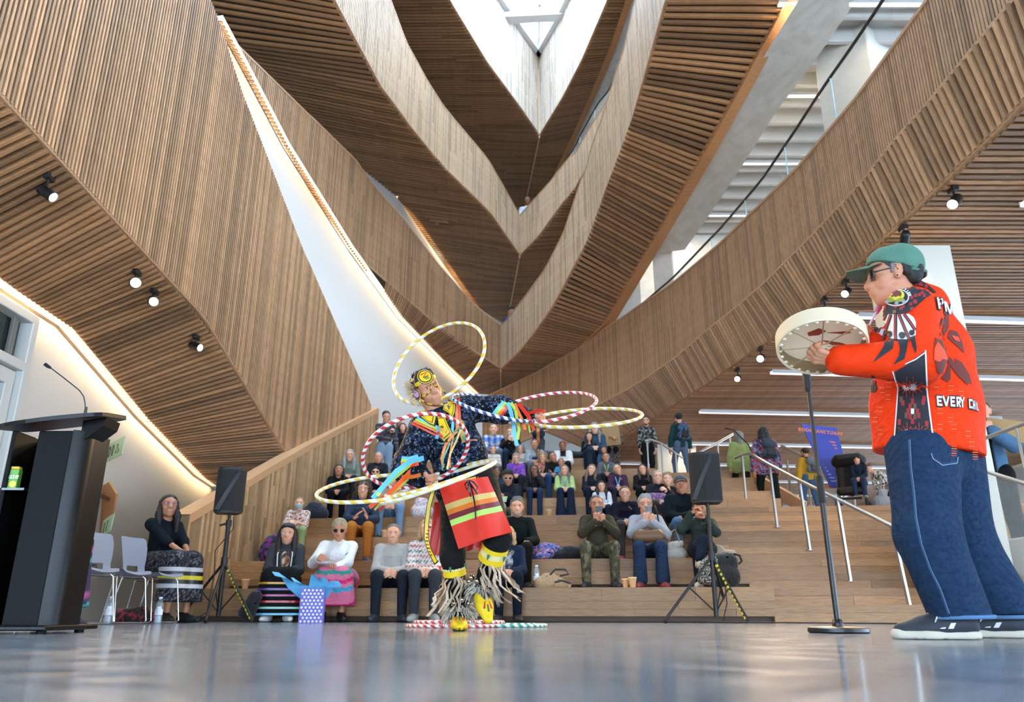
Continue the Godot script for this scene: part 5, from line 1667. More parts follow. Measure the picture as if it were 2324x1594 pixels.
	p = seat(5, 1398, 1074, {"label": "woman in purple sweater tilting her head, blue lanyard", "skin": "fair", "hair": "bun", "hc": c8("77706a"), "top": c8("43293f"), "bottom": c8("2b2d38"), "tilt": 0.3, "smile": 0.7, "cell": 0.026})
	lanyard(p, c8("5aa0c4"), c8("d0d4d8"))
	seat(5, 1455, 1083, {"label": "girl with long straight brown hair in black behind the grey cardigan", "skin": "fair", "hair": "long", "hc": c8("49362a"), "top": c8("17181c"), "bottom": c8("1c1e24"), "tilt": 0.12, "s": 0.95, "cell": 0.026})
	seat(6, 799, 1034, {"label": "woman with long silver hair in sage sweater beside the plank wall", "skin": "fair", "hair": "long", "hc": silver, "top": c8("6d7568"), "bottom": c8("2c3038"), "glasses": c8("b0a8a0"), "cell": 0.026})
	seat(6, 863, 1038, {"label": "person with short white hair in black jacket beside the red hoop", "skin": "fair", "hair": "crop", "hc": c8("b4b2b0"), "top": c8("1d222a"), "bottom": c8("2a2f3a"), "s": 0.95})
	seat(6, 1171, 1052, {"label": "older woman in purple floral jacket with glasses", "skin": "fair", "hair": "short", "hc": c8("a8957c"), "top": [c8("5a3fa0"), c8("b0528a"), c8("3c4fb0")], "tp": "floral", "bottom": c8("2a2c38"), "glasses": c8("8a7c78"), "up": -0.15, "girth": 1.15})
	seat(6, 1231, 1057, {"label": "woman with wavy blond hair, glasses and orange flowered top", "skin": "fair", "hair": "curly", "hc": c8("a8875c"), "top": [c8("b8705c"), c8("3a3438"), c8("d0a48c")], "tp": "floral", "bottom": c8("35547c"), "glasses": c8("403038"), "smile": 0.7})
	p = seat(6, 1373, 1047, {"label": "smiling woman with tied-back hair, grey blazer and bright lanyard", "skin": "tan", "hair": "bun", "hc": c8("2c2320"), "top": c8("55585c"), "bottom": c8("23262e"), "smile": 1.0, "s": 0.95})
	lanyard(p, c8("8fb04a"), c8("c03a54"))
	seat(6, 1272, 1050, {"label": "small girl with dark hair in blue leaning on the woman in black", "skin": "tan", "hair": "bun", "hc": c8("241b18"), "top": c8("3f7ea6"), "bottom": c8("2f4f78"), "s": 0.74, "head_s": 1.12})
	seat(6, 1254, 1036, {"label": "woman in black leaning sideways over a small girl", "skin": "tan", "hair": "bun", "hc": c8("231a18"), "top": c8("16171a"), "bottom": c8("2f4f78"), "tilt": 0.3, "s": 0.95})
	seat(7, 1120, 1030, {"label": "young woman in cream striped sweater behind the dancer's elbow", "skin": "fair", "hair": "pony", "hc": c8("5c4636"), "top": [c8("c9c2b8"), c8("98938c"), c8("c9c2b8")], "tp": "stripe", "bottom": c8("8f8c88"), "s": 0.9})
	seat(7, 1181, 1027, {"label": "woman with long grey hair, glasses and pink scarf", "skin": "fair", "hair": "curly", "hc": c8("8d8985"), "top": [c8("97a398"), c8("c9a09c"), c8("97a398")], "tp": "scarf", "bottom": c8("3c424a"), "glasses": c8("4a4246"), "s": 0.9})
	seat(7, 1213, 1008, {"label": "woman in grey sweater holding a small child in the top rows", "skin": "tan", "hair": "bun", "hc": c8("4a3a2e"), "top": c8("8d9298"), "bottom": c8("6c7078"), "s": 0.95})
	seat(7, 1221, 1028, {"label": "small dark-haired child on the lap of the woman in grey", "skin": "brown", "hair": "crop", "hc": c8("1f1815"), "top": c8("25304a"), "bottom": c8("b9b4ac"), "s": 0.72, "head_s": 1.15})
	seat(7, 1276, 1012, {"label": "person in red beanie, black scarf and white fleece", "skin": "brown", "hair": "beanie", "hc": c8("96202e"), "top": [c8("cbc8c2"), c8("1b1b1e"), c8("cbc8c2")], "tp": "scarf", "bottom": c8("1b1d22"), "ease": 0.04, "girth": 1.15, "s": 0.98})
	seat(7, 1368, 1026, {"label": "child with black hair behind the woman in grey blazer", "skin": "tan", "hair": "bob", "hc": c8("1c1614"), "top": c8("2b4356"), "bottom": c8("2b3340"), "s": 0.78})
	seat(8, 1121, 975, {"label": "woman in blue and white plaid coat in the top row", "skin": "pale", "hair": "bun", "hc": c8("75604c"), "top": [c8("2e4f9c"), c8("6d80ac"), c8("c9c0b4")], "tp": "plaid", "bottom": c8("5d6878"), "ease": 0.03, "s": 0.98})
	p = seat(8, 1159, 983, {"label": "woman in black with long fair hair holding up a white phone", "skin": "pale", "hair": "long", "hc": c8("a2845c"), "top": c8("16181c"), "bottom": c8("232f44"), "hands": "phone", "s": 0.94})
	phone(p, "pale phone held up by woman in black in the top row", c8("b9c4cc"))
	seat(8, 1335, 992, {"label": "woman with black fringe, palms together, in the top row", "skin": "fair", "hair": "bangs", "hc": c8("14110f"), "top": c8("16181c"), "bottom": c8("1b2536"), "hands": "pray", "s": 0.96})
	seat(8, 1347, 972, {"label": "woman with long ash-blond hair in blue jacket behind black fringe", "skin": "pale", "hair": "long", "hc": c8("9c9084"), "top": c8("33465a"), "bottom": c8("2a3240"), "side": 0.0, "s": 1.02})
	p = stand(13.75, tier_h(6), 876, 947, {"label": "girl with dark braid and striped sweater looking at her phone", "skin": "fair", "hair": "braid", "hc": c8("241c19"), "top": [c8("38353c"), c8("6b6470"), c8("4d4854")], "tp": "stripe", "bottom": c8("7d95aa"), "up": -0.3, "yaw": 0.35, "hr": Vector3(0.02, 1.22, 0.26), "hp": "hold", "hem": -0.16})
	phone(p, "dark phone held low by the girl with braid", c8("2a2c30"), 0.28, 0.02, -0.30)
	stand(14.5, tier_h(7), 904, 960, {"label": "dark-haired man in grey-blue jacket by the upper wall", "skin": "tan", "hair": "short", "hc": c8("191514"), "top": c8("4a5560"), "bottom": c8("20242c")})
	stand(14.3, tier_h(7) - 0.2, 914, 972, {"label": "woman with bobbed black hair in dark coat by the upper wall", "skin": "pale", "hair": "bob", "hc": c8("181413"), "top": c8("22262e"), "bottom": c8("1c1f26"), "coat": 0.7})
	stand(15.9, tier_h(8), 1221, 955, {"label": "man in navy puffer jacket with folded arms behind the dancer's hand", "skin": "tan", "hair": "crop", "hc": dark, "top": [c8("26303f"), c8("c07a4c"), c8("26303f")], "tp": "jacket", "bottom": c8("40444c"), "hands": "cross", "ease": 0.04, "girth": 1.15})
	p = stand(15.4, tier_h(7), 1387, 966, {"label": "woman in brown patterned coat holding a sheet of cardboard", "skin": "tan", "hair": "long", "hc": c8("211916"), "top": [c8("4e4540"), c8("756a62"), c8("38322f")], "tp": "fine", "bottom": c8("18181b"), "coat": 0.75, "hands": "hold"})
	var q := held(p, Vector3(-0.02, 1.30, 0.30))
	var t := thing("cardboard_sheet", "blank brown cardboard sheet held by woman in patterned coat", "cardboard", q)
	var mb := MB.new()
	mb.box(Vector3.ZERO, Vector3(0.17, 0.02, 0), Vector3(-0.03, 0.24, 0.02), Vector3(0, 0, 0.004))
	part("sheet", mb, mat(c8("a08158"), 0.8), t)
	stand(14.95, tier_h(7), 1466, 957, {"label": "bearded man in black patterned jacket standing at the rail", "skin": "fair", "hair": "crop", "hc": c8("1c1917"), "top": [c8("2a2a2c"), c8("8d8a84"), c8("17181b")], "tp": "fine", "bottom": c8("17181c"), "beard": c8("241d1a"), "glasses": c8("2a2a2e"), "ease": 0.025, "girth": 1.1, "hr": Vector3(-0.20, 0.84, 0.08), "hl": Vector3(0.20, 0.84, 0.08)})
	p = stand(15.1, tier_h(7), 1541, 951, {"label": "man in dark green jacket and cap walking away with a backpack", "skin": "fair", "hair": "crop", "hc": dark, "top": c8("1f3c3c"), "bottom": c8("56657a"), "yaw": PI + 0.25, "stride": 0.3, "ease": 0.03, "cap": c8("15171b")})
	backpack(p, "blue and black patterned backpack on the man in green jacket", [c8("1c2536"), c8("3c6488"), c8("54303c")], "plaid", c8("14161b"))
	p = stand(13.5, tier_h(5) + 0.15, 1676, 993, {"label": "person in light green hooded coat walking up with shoulder bag", "skin": "fair", "hair": "hood", "hc": c8("7d7f74"), "top": c8("7e8c58"), "bottom": c8("17181c"), "yaw": PI + 0.15, "stride": 0.32, "ease": 0.05, "girth": 1.2, "coat": 0.35})
	shoulder_bag(p, "black shoulder bag hanging from the green-coated person")
	p = stand(12.4, tier_h(4) + 0.18, 1733, 984, {"label": "black-haired person in blue floral hooded jacket climbing the stairs", "skin": "tan", "hair": "bob", "hc": c8("121114"), "top": [c8("28344f"), c8("a84a50"), c8("6a90b0")], "tp": "fine", "bottom": c8("15161a"), "yaw": PI + 0.1, "stride": 0.28, "ease": 0.045, "girth": 1.15, "coat": 0.25})
	backpack(p, "small dark leather backpack on the floral jacket", [c8("2a3240")], "plain", c8("1c2029"))
	p = stand(12.7, tier_h(4) + 0.18, 1828, 1028, {"label": "child in yellow hooded jacket climbing the stairs with a backpack", "skin": "tan", "hair": "crop", "hc": c8("131114"), "top": [c8("b08a2c"), c8("222c3c"), c8("b08a2c")], "tp": "jacket", "bottom": c8("3d5874"), "yaw": PI + 0.3, "stride": 0.2, "ease": 0.04, "head_s": 1.15})
	backpack(p, "grey backpack on the child in yellow", [c8("5d6268")], "plain", c8("3c4046"))
	p = stand(12.9, tier_h(4) + 0.18, 1948, 1052, {"label": "woman in black and white animal-print coat bending over a pushchair", "skin": "fair", "hair": "bun", "hc": c8("4f3a2b"), "top": [c8("c4bfb6"), c8("1f1d1d"), c8("c4bfb6")], "tp": "cow", "dx": 0.5, "bottom": c8("18181b"), "yaw": -1.2, "lean": 1.2, "tl": 0.72, "up": -0.5, "ease": 0.03, "hr": Vector3(0.02, 0.62, 0.62), "hl": Vector3(0.14, 0.55, 0.6), "coat": 0.3})
	p = stand(9.15, 0.53, 2228, 938, {"label": "woman in denim jacket filming behind the drummer's back", "skin": "fair", "hair": "bun", "hc": c8("4a3629"), "top": [c8("4c6d8c"), c8("17181c"), c8("4c6d8c")], "tp": "jacket", "bottom": c8("17161a"), "yaw": -0.6, "hands": "phone", "cell": 0.022, "head_cell": 0.006, "fine": true, "hand_cell": 0.005, "hem": -0.1, "ease": 0.03, "shoe": c8("c8c5c0")})
	phone(p, "black phone held up by the woman in denim jacket")
	q = held(p, Vector3(0.16, 1.33, 0.24))
	t = thing("cardboard_sheet", "folded cardboard held under the arm of the denim jacket woman", "cardboard", q, -0.6)
	mb = MB.new()
	mb.box(Vector3.ZERO, Vector3(0.22, -0.06, 0), Vector3(0.03, 0.12, 0.0), Vector3(0, 0, 0.004))
	part("sheet", mb, mat(c8("a98a60"), 0.8), t)
	stand(21.3, 10.25, 1197, 458, {"label": "tiny figure in white leaning on the middle parapet's corner", "skin": "brown", "hair": "crop", "hc": dark, "top": c8("c8ccd2"), "bottom": c8("30343c"), "cell": 0.035})
	stand(21.2, 6.75, 1161, 709, {"label": "tiny figure in blue with cap on the lowest parapet", "skin": "fair", "hair": "crop", "hc": dark, "top": c8("2a4a8c"), "bottom": c8("20242c"), "cap": c8("15171b"), "cell": 0.035})
	stand(18.3, 5.45, 1384, 722, {"label": "figure in white hood and dark jacket on the right band", "skin": "dark", "hair": "hood", "hc": c8("c4c2be"), "top": [c8("25282f"), c8("b9bcc2"), c8("25282f")], "tp": "jacket", "bottom": c8("1b1d22"), "cell": 0.035})
	build_left_people()
func ribbon_skirt(p: Node3D, cols: Array) -> void:
	var m: MeshInstance3D = p.get_node("skirt")
	var a: Array = m.mesh.surface_get_arrays(0)
	var v: PackedVector3Array = a[Mesh.ARRAY_VERTEX]
	var s: float = p.get_meta("S")
	for k in cols.size():
		var y := 0.05 - 0.066 * k
		var mb := MB.new()
		var ring := PackedVector3Array()
		for i in 25:
			var an := lerpf(-1.5, 1.5, i / 24.0)
			var dir := Vector3(sin(an), 0, cos(an))
			var best := 0.0
			for q in v:
				var fl := q - Vector3(0, q.y, 0.12)
				if absf(q.y - y) < 0.03 and fl.dot(dir) > fl.length() * 0.985:
					best = maxf(best, fl.length())
			ring.append(Vector3(0, y, 0.12) + dir * (best * 0.985 + 0.004))
		var w := PackedVector3Array()
		for q in ring: w.append(Vector3(0, 0.011, 0))
		mb.strip(ring, w)
		part("ribbon", mb, mat(cols[k], 0.3), p, Transform3D(Basis().scaled(Vector3.ONE * s), Vector3.ZERO))
func hoodie_cords(p: Node3D) -> void:
	var J: Dictionary = p.get_meta("J"); var s: float = p.get_meta("S")
	var t := Transform3D(Basis().scaled(Vector3.ONE * s), Vector3.ZERO)
	for d in [-1.0, 1.0]:
		var mb := MB.new()
		mb.strip(PackedVector3Array([J.neck + Vector3(0.075 * d, -0.05, 0.07), J.chest + Vector3(0.085 * d, 0.02, 0.135), J.chest + Vector3(0.075 * d, -0.16, 0.14)]), PackedVector3Array([Vector3(0.006, 0, 0), Vector3(0.006, 0, 0), Vector3(0.006, 0, 0)]))
		part("piping", mb, mat(Color(0.85, 0.85, 0.83), 0.7), p, t)
	var mb := MB.new()
	mb.ball(J.chest + Vector3(0, -0.04, 0.085), Vector3(0.07, 0, 0), Vector3(0, 0.11, 0), Vector3(0, 0, 0.055), 14, 10)
	part("printed_shirt", paint(mb, "floral", [c8("3a2a22"), c8("9c5c34"), c8("d8d2c8")]), mat(Color.WHITE, 0.8, {"vc": true}), p, t)
func plate_of_food(p: Node3D) -> void:
	var at := held(p, Vector3(-0.10, 0.255, 0.22))
	var t := thing("paper_plate", "white paper plate with food on the lap of the white turtleneck", "plate", at)
	var mb := MB.new()
	mb.lathe(Vector3.ZERO, Vector3.UP, [[0.0, 0.0], [0.07, 0.0], [0.105, 0.018], [0.106, 0.021], [0.07, 0.006], [0.0, 0.006]], 24)
	part("plate_rim", mb, mat(Color(0.9, 0.9, 0.9), 0.5), t)
	mb = MB.new()
	var cs := [c8("d8c860"), c8("8aa84a"), c8("c8744a"), c8("e0d8b0")]
	for k in 7:
		mb.col = lin(cs[k % 4])
		mb.ball(Vector3(rng.randf_range(-0.05, 0.05), 0.016, rng.randf_range(-0.05, 0.05)), Vector3(0.022, 0, 0), Vector3(0, 0.012, 0), Vector3(0, 0, 0.018), 8, 6)
	part("food", mb, mat(Color.WHITE, 0.6, {"vc": true}), t)
func rosette_pin(p: Node3D) -> void:
	var J: Dictionary = p.get_meta("J"); var s: float = p.get_meta("S")
	var t := Transform3D(Basis().scaled(Vector3.ONE * s), Vector3.ZERO)
	var o: Vector3 = J.chest + Vector3(0.13, -0.02, 0.155)
	var mb := MB.new()
	mb.col = lin(c8("1c2a58"))
	mb.lathe(o, Vector3(0.3, 0.1, 1), [[0.036, 0], [0.036, 0.006], [0.026, 0.008]], 18)
	mb.col = lin(c8("c8ccd8"))
	mb.lathe(o, Vector3(0.3, 0.1, 1), [[0.026, 0.008], [0.016, 0.009]], 18)
	mb.col = lin(c8("2c4aa0"))
	mb.lathe(o, Vector3(0.3, 0.1, 1), [[0.016, 0.009], [0.0, 0.011]], 18)
	mb.col = lin(c8("22262e"))
	mb.strip(PackedVector3Array([o + Vector3(0, -0.03, 0), o + Vector3(0, -0.09, 0.012), o + Vector3(0, -0.15, 0.01)]), PackedVector3Array([Vector3(0.006, 0, 0), Vector3(0.006, 0, 0), Vector3(0.005, 0, 0)]))
	part("rosette_pin", mb, mat(Color.WHITE, 0.5, {"vc": true}), p, t)
func necklace(p: Node3D) -> void:
	var J: Dictionary = p.get_meta("J"); var s: float = p.get_meta("S")
	var t := Transform3D(Basis().scaled(Vector3.ONE * s), Vector3.ZERO)
	var mb := MB.new()
	mb.ball(J.chest + Vector3(0, -0.05, 0.09), Vector3(0.075, 0, 0), Vector3(0, 0.15, 0), Vector3(0, 0, 0.06), 14, 10)
	part("spotted_blouse", paint(mb, "fine", [c8("2b3348"), c8("b0b2b4"), c8("2b3348")]), mat(Color.WHITE, 0.8, {"vc": true}), p, t)
	mb = MB.new()
	for k in 3:
		var ring := PackedVector3Array()
		for i in 13:
			var a := lerpf(0.2, PI - 0.2, i / 12.0)
			ring.append(J.neck + Vector3(cos(a) * (0.055 + 0.012 * k), -0.035 - sin(a) * (0.05 + 0.022 * k), 0.10 + 0.035 * sin(a)))
		mb.tube(ring, 0.005, 5)
	part("necklace", mb, mat(Color(0.7, 0.68, 0.64), 0.3, {"metal": 0.8}), p, t)
func face_mask(p: Node3D) -> void:
	var mb := melt([[Vector3(-0.03, -0.045, 0.075), Vector3(0.03, -0.045, 0.075), 0.030, 0.030], [Vector3(0, -0.03, 0.09), Vector3(0, -0.06, 0.088), 0.026, 0.024], [Vector3(0, -0.085, 0.065), Vector3(0, -0.095, 0.055), 0.030, 0.026]], 0.006, 0.010)
	for d in [-1.0, 1.0]:
		mb.tube(PackedVector3Array([Vector3(0.056 * d, -0.03, 0.066), Vector3(0.075 * d, 0.0, 0.02), Vector3(0.082 * d, 0.012, -0.012)]), 0.0018, 4)
	part("face_mask", mb, mat(c8("8fb8cc"), 0.8), p, p.get_meta("H"))
func strap_tube(mb: MB, pts: Array, r := 0.006) -> void:
	var q := PackedVector3Array()
	for a in pts: q.append(a)
	mb.tube(q, r, 6)
func handbag(p: Node3D, label: String) -> void:
	var t := thing("handbag", label, "handbag", held(p, Vector3(0.0, 0.19, 0.10)), p.rotation.y)
	part("bag_body", melt([[Vector3(-0.13, 0.05, 0), Vector3(0.13, 0.05, 0), 0.06, 0.06], [Vector3(-0.10, 0.10, 0), Vector3(0.10, 0.10, 0), 0.045, 0.045]], 0.014, 0.02), mat(c8("6b4a2e"), 0.5), t)
	var mb := MB.new()
	strap_tube(mb, [Vector3(-0.13, 0.09, 0), Vector3(-0.02, 0.17, 0.04), Vector3(0.13, 0.09, 0.02)], 0.008)
	part("strap", mb, mat(c8("4a3220"), 0.5), t)
	mb = MB.new()
	strap_tube(mb, [Vector3(0.14, 0.12, -0.06), Vector3(0.12, 0.36, -0.10), Vector3(0.10, 0.44, -0.16)], 0.011)
	part("shoulder_strap", mb, mat(c8("15161a"), 0.7), t)
func backpack(p: Node3D, label: String, cols: Array, kind: String, trim: Color) -> void:
	var J: Dictionary = p.get_meta("J"); var s: float = p.get_meta("S")
	var t := thing("backpack", label, "backpack", held(p, J.chest + Vector3(0, -0.20, -0.20)), p.rotation.y)
	t.scale = Vector3.ONE * s
	part("bag_body", paint(melt([[Vector3(-0.08, 0.06, 0), Vector3(0.08, 0.06, 0), 0.085, 0.085], [Vector3(-0.07, 0.26, 0.01), Vector3(0.07, 0.26, 0.01), 0.075, 0.075], [Vector3(0, 0.30, 0.01), Vector3(0, 0.34, 0.02), 0.07, 0.06]], 0.016, 0.03), kind, cols), mat(Color.WHITE, 0.8, {"vc": true}), t)
	part("front_pocket", melt([[Vector3(-0.06, 0.05, -0.07), Vector3(0.06, 0.05, -0.07), 0.05, 0.05], [Vector3(-0.05, 0.13, -0.07), Vector3(0.05, 0.13, -0.07), 0.045, 0.045]], 0.014, 0.02), mat(trim, 0.75), t)
	for d in [-1.0, 1.0]:
		var mb := MB.new()
		strap_tube(mb, [Vector3(0.09 * d, 0.34, 0.06), Vector3(0.11 * d, 0.44, 0.16), Vector3(0.13 * d, 0.38, 0.30), Vector3(0.14 * d, 0.20, 0.31), Vector3(0.15 * d, 0.05, 0.16)], 0.014)
		part("strap", mb, mat(trim, 0.8), t)
func shoulder_bag(p: Node3D, label: String) -> void:
	var t := thing("shoulder_bag", label, "handbag", held(p, Vector3(-0.24, 0.92, -0.06)), p.rotation.y)
	part("bag_body", melt([[Vector3(-0.02, -0.10, -0.08), Vector3(-0.02, -0.10, 0.08), 0.05, 0.05], [Vector3(-0.02, 0.06, -0.07), Vector3(-0.02, 0.06, 0.07), 0.04, 0.04]], 0.014, 0.03), mat(c8("16171a"), 0.6), t)
	var mb := MB.new()
	strap_tube(mb, [Vector3(-0.02, 0.06, -0.10), Vector3(0.10, 0.30, -0.16), Vector3(0.32, 0.56, -0.10), Vector3(0.40, 0.62, 0.05)], 0.012)
	part("strap", mb, mat(c8("16171a"), 0.7), t)
func build_left_people() -> void:
	var p := person({"label": "woman in black jean jacket and ribboned dark skirt on a chair", "at": Vector3(-3.66, 0.50, -8.67), "yaw": 1.0, "s": 1.0, "tl": 0.98, "skin": "tan", "hair": "long", "hc": c8("1f1714"), "top": c8("14171d"), "bottom": [c8("3a3a40"), c8("17181c"), c8("6a6a72")], "bp": "fine", "skirt": true, "girth": 1.2, "bust": 1.25, "sleeve": 0.25, "glasses": c8("4a5aa0"), "low": -0.50, "cell": 0.018, "head_cell": 0.0055, "fine": true, "hand_cell": 0.0045, "turn": -0.4, "up": 0.12, "skirt_up": 0.14, "shoe": c8("121215"), "hr": Vector3(-0.02, 0.21, 0.17), "hl": Vector3(0.05, 0.20, 0.18), "hp": "hold", "head_s": 1.08})
	ribbon_skirt2(p)
	p = person({"label": "person with long brown hair at the left edge behind the lectern", "at": Vector3(-3.95, 0.50, -5.75), "yaw": 1.3, "s": 1.0, "skin": "fair", "hair": "long", "hc": c8("3a2a22"), "top": c8("5a4640"), "bottom": c8("5a6f8c"), "low": -0.50})
	p = person({"label": "person in ribbon skirt and black boots hidden by the lectern", "at": Vector3(-3.62, 0.50, -6.25), "yaw": 1.3, "s": 0.95, "skin": "tan", "hair": "long", "hc": c8("1c1614"), "top": c8("23202a"), "bottom": [c8("3a2f4a"), c8("3f8f9c"), c8("8a4a78")], "bp": "bands", "skirt": true, "low": -0.50, "shoe": c8("16161a"), "skirt_up": 0.08})
func ribbon_skirt2(p: Node3D) -> void:
	var m: MeshInstance3D = p.get_node("skirt")
	var v: PackedVector3Array = m.mesh.surface_get_arrays(0)[Mesh.ARRAY_VERTEX]
	var cols := [c8("b9bac0"), c8("17181c"), c8("c8bc2c"), c8("17181c"), c8("c6c7cc")]
	for k in 5:
		var y := 0.03 - 0.042 * k
		var mb := MB.new()
		var ring := PackedVector3Array()
		for i in 29:
			var an := lerpf(-1.6, 1.6, i / 28.0)
			var dir := Vector3(sin(an), 0, cos(an))
			var best := 0.0
			for q in v:
				var fl := q - Vector3(0, q.y, 0.10)
				if absf(q.y - y) < 0.03 and fl.dot(dir) > fl.length() * 0.985:
					best = maxf(best, fl.length())
			ring.append(Vector3(0, y, 0.10) + dir * (best * 0.985 + 0.005))
		var w := PackedVector3Array()
		for q in ring: w.append(Vector3(0, 0.021, 0))
		mb.strip(ring, w)
		part("ribbon", mb, mat(cols[k], 0.35), p)
func tube_of(pts: Array, r, sides := 8) -> MB:
	var mb := MB.new()
	var q := PackedVector3Array()
	for a in pts: q.append(a)
	mb.tube(q, r, sides)
	return mb
func words(s: String, at: Vector3, x: Vector3, y: Vector3, height: float, m: Material, parent: Node, bold := true) -> void:
	var t := TextMesh.new()
	var f := SystemFont.new()
	f.font_names = PackedStringArray(["Droid Sans"])
	f.font_weight = 700 if bold else 400
	t.font = f
	t.text = s
	t.font_size = 64
	t.pixel_size = height / 64.0 * 1.35
	t.depth = 0.0015
	var ux := x.normalized(); var uz := ux.cross(y).normalized()
	var o := MeshInstance3D.new()
	o.mesh = t; o.material_override = m
	o.transform = Transform3D(Basis(ux, uz.cross(ux), uz), at)
	o.name = "lettering"
	parent.add_child(o, true)
func track_spot(label: String, lamp: Vector3, drop: float, aim: Vector3, power: float, r := 0.05) -> void:
	var t := thing("track_spotlight", label, "spotlight", lamp)
	var d := (aim - lamp).normalized()
	var black := mat(Color(0.05, 0.05, 0.055), 0.45)
	var mb := MB.new()
	mb.lathe(-d * 0.19, d, [[0.0, 0.0], [r * 0.75, 0.0], [r, 0.02], [r, 0.185], [r * 0.92, 0.19], [r * 0.88, 0.172]], 18)
	part("housing", mb, black, t)
	part("stem", tube_of([-d * 0.11, Vector3(-d.x * 0.11, drop, -d.z * 0.11)], 0.012), black, t)
	mb = MB.new()
	mb.bbox(Vector3(-d.x * 0.11, drop, -d.z * 0.11), Vector3(0.03, 0, 0), Vector3(0, 0.03, 0), Vector3(0, 0, 0.06), 0.006)
	part("track_adapter", mb, black, t)
	mb = MB.new()
	mb.lathe(-d * 0.012, d, [[0.0, 0.004], [r * 0.6, 0.002], [r * 0.87, 0.0]], 18)
	part("lamp_lens", mb, mat(Color(1, 1, 1), 0.4, {"glow": Color(1.0, 0.97, 0.92), "power": 14.0}), t)
	var l := SpotLight3D.new()
	l.name = "lamp"
	l.light_energy = power * 5.0
	l.light_color = Color(1.0, 0.86, 0.68)
	l.spot_angle = 34.0
	l.spot_attenuation = 0.7
	l.spot_range = 30.0
	l.light_size = r
	l.shadow_enabled = true
	t.add_child(l)
	l.transform = Transform3D(Basis.looking_at(d), d * 0.015)
func build_lights() -> void:
	var aim := Vector3(0, 0.8, -6.0)
	track_spot("black track spotlight at upper left of the left soffit", px(122, 449, 6.3), 0.22, aim, 5.0)
	track_spot("brightest track spotlight in the middle of the left soffit", px(308, 642, 7.8), 0.16, Vector3(-0.3, 1.0, -1.5), 6.0, 0.06)
	track_spot("second bright track spotlight just below the brightest one", px(349, 685, 8.2), 0.16, Vector3(-0.6, 1.0, -2.5), 6.0, 0.055)
	track_spot("black track spotlight lowest on the left soffit, turned right", px(455, 790, 9.3), 0.16, Vector3(1.5, 1.0, -7.0), 5.0)
	track_spot("track spotlight high on the right ceiling, above the cap", ph(2161, 465, 3.9), 0.2, Vector3(1, 0.5, -4.5), 5.0, 0.055)
	track_spot("track spotlight left of the drummer's face", ph(1917, 668, 3.9), 0.2, Vector3(0.5, 0.5, -5), 5.0)
	track_spot("track spotlight turned sideways above the hand drum", ph(1860, 710, 3.9), 0.2, Vector3(-0.5, 2.2, -8), 4.0)
	track_spot("track spotlight just left of the hand drum", ph(1771, 778, 3.9), 0.2, Vector3(-0.5, 1.2, -7), 4.0)
	track_spot("big bright track spotlight over the climbing people", ph(1725, 815, 3.9), 0.2, Vector3(0.2, 0.6, -5), 6.0, 0.06)
	track_spot("farthest track spotlight over the climbing people", ph(1673, 861, 3.9), 0.2, Vector3(0.5, 0.6, -6), 5.0)
	track_spot("dark track spotlight right above the drummer's cap", ph(2052, 560, 3.92), 0.18, Vector3(6, 0, -14), 2.0)
	var names := ["nearest, at the right edge", "second from the front, right of the column", "third, behind the drum and the jersey", "fourth, the long one over the climbers", "fifth, behind the climbers' heads", "sixth and farthest"]
	var rows := [[5.2, 8.2, 7.0, 0.8], [4.85, 9.5, 10.2, 1.2], [4.5, 10.0, 12.9, 1.4], [3.9, 10.5, 15.7, 1.6], [4.0, 11.0, 18.9, 1.6], [3.0, 11.5, 21.6, 1.6]]
	for k in 6:
		var r: Array = rows[k]
		linear_light("linear_light", "white light line in the low right ceiling, " + names[k], Vector3(r[0], 4.05, -r[2]), Vector3(r[1], 4.05, -r[2] - 0.09 * (r[1] - r[0])), 0.10, r[3] * 9.0, "low ceiling light lines")
	for k in 3:
		linear_light("linear_light", "distant light line deep under the low ceiling, " + ["first", "second", "last"][k] + " of three", Vector3(1.5, 4.05, -24.5 - 3.0 * k), Vector3(12, 4.05, -25.0 - 3.0 * k), 0.10, 3.5, "low ceiling light lines")
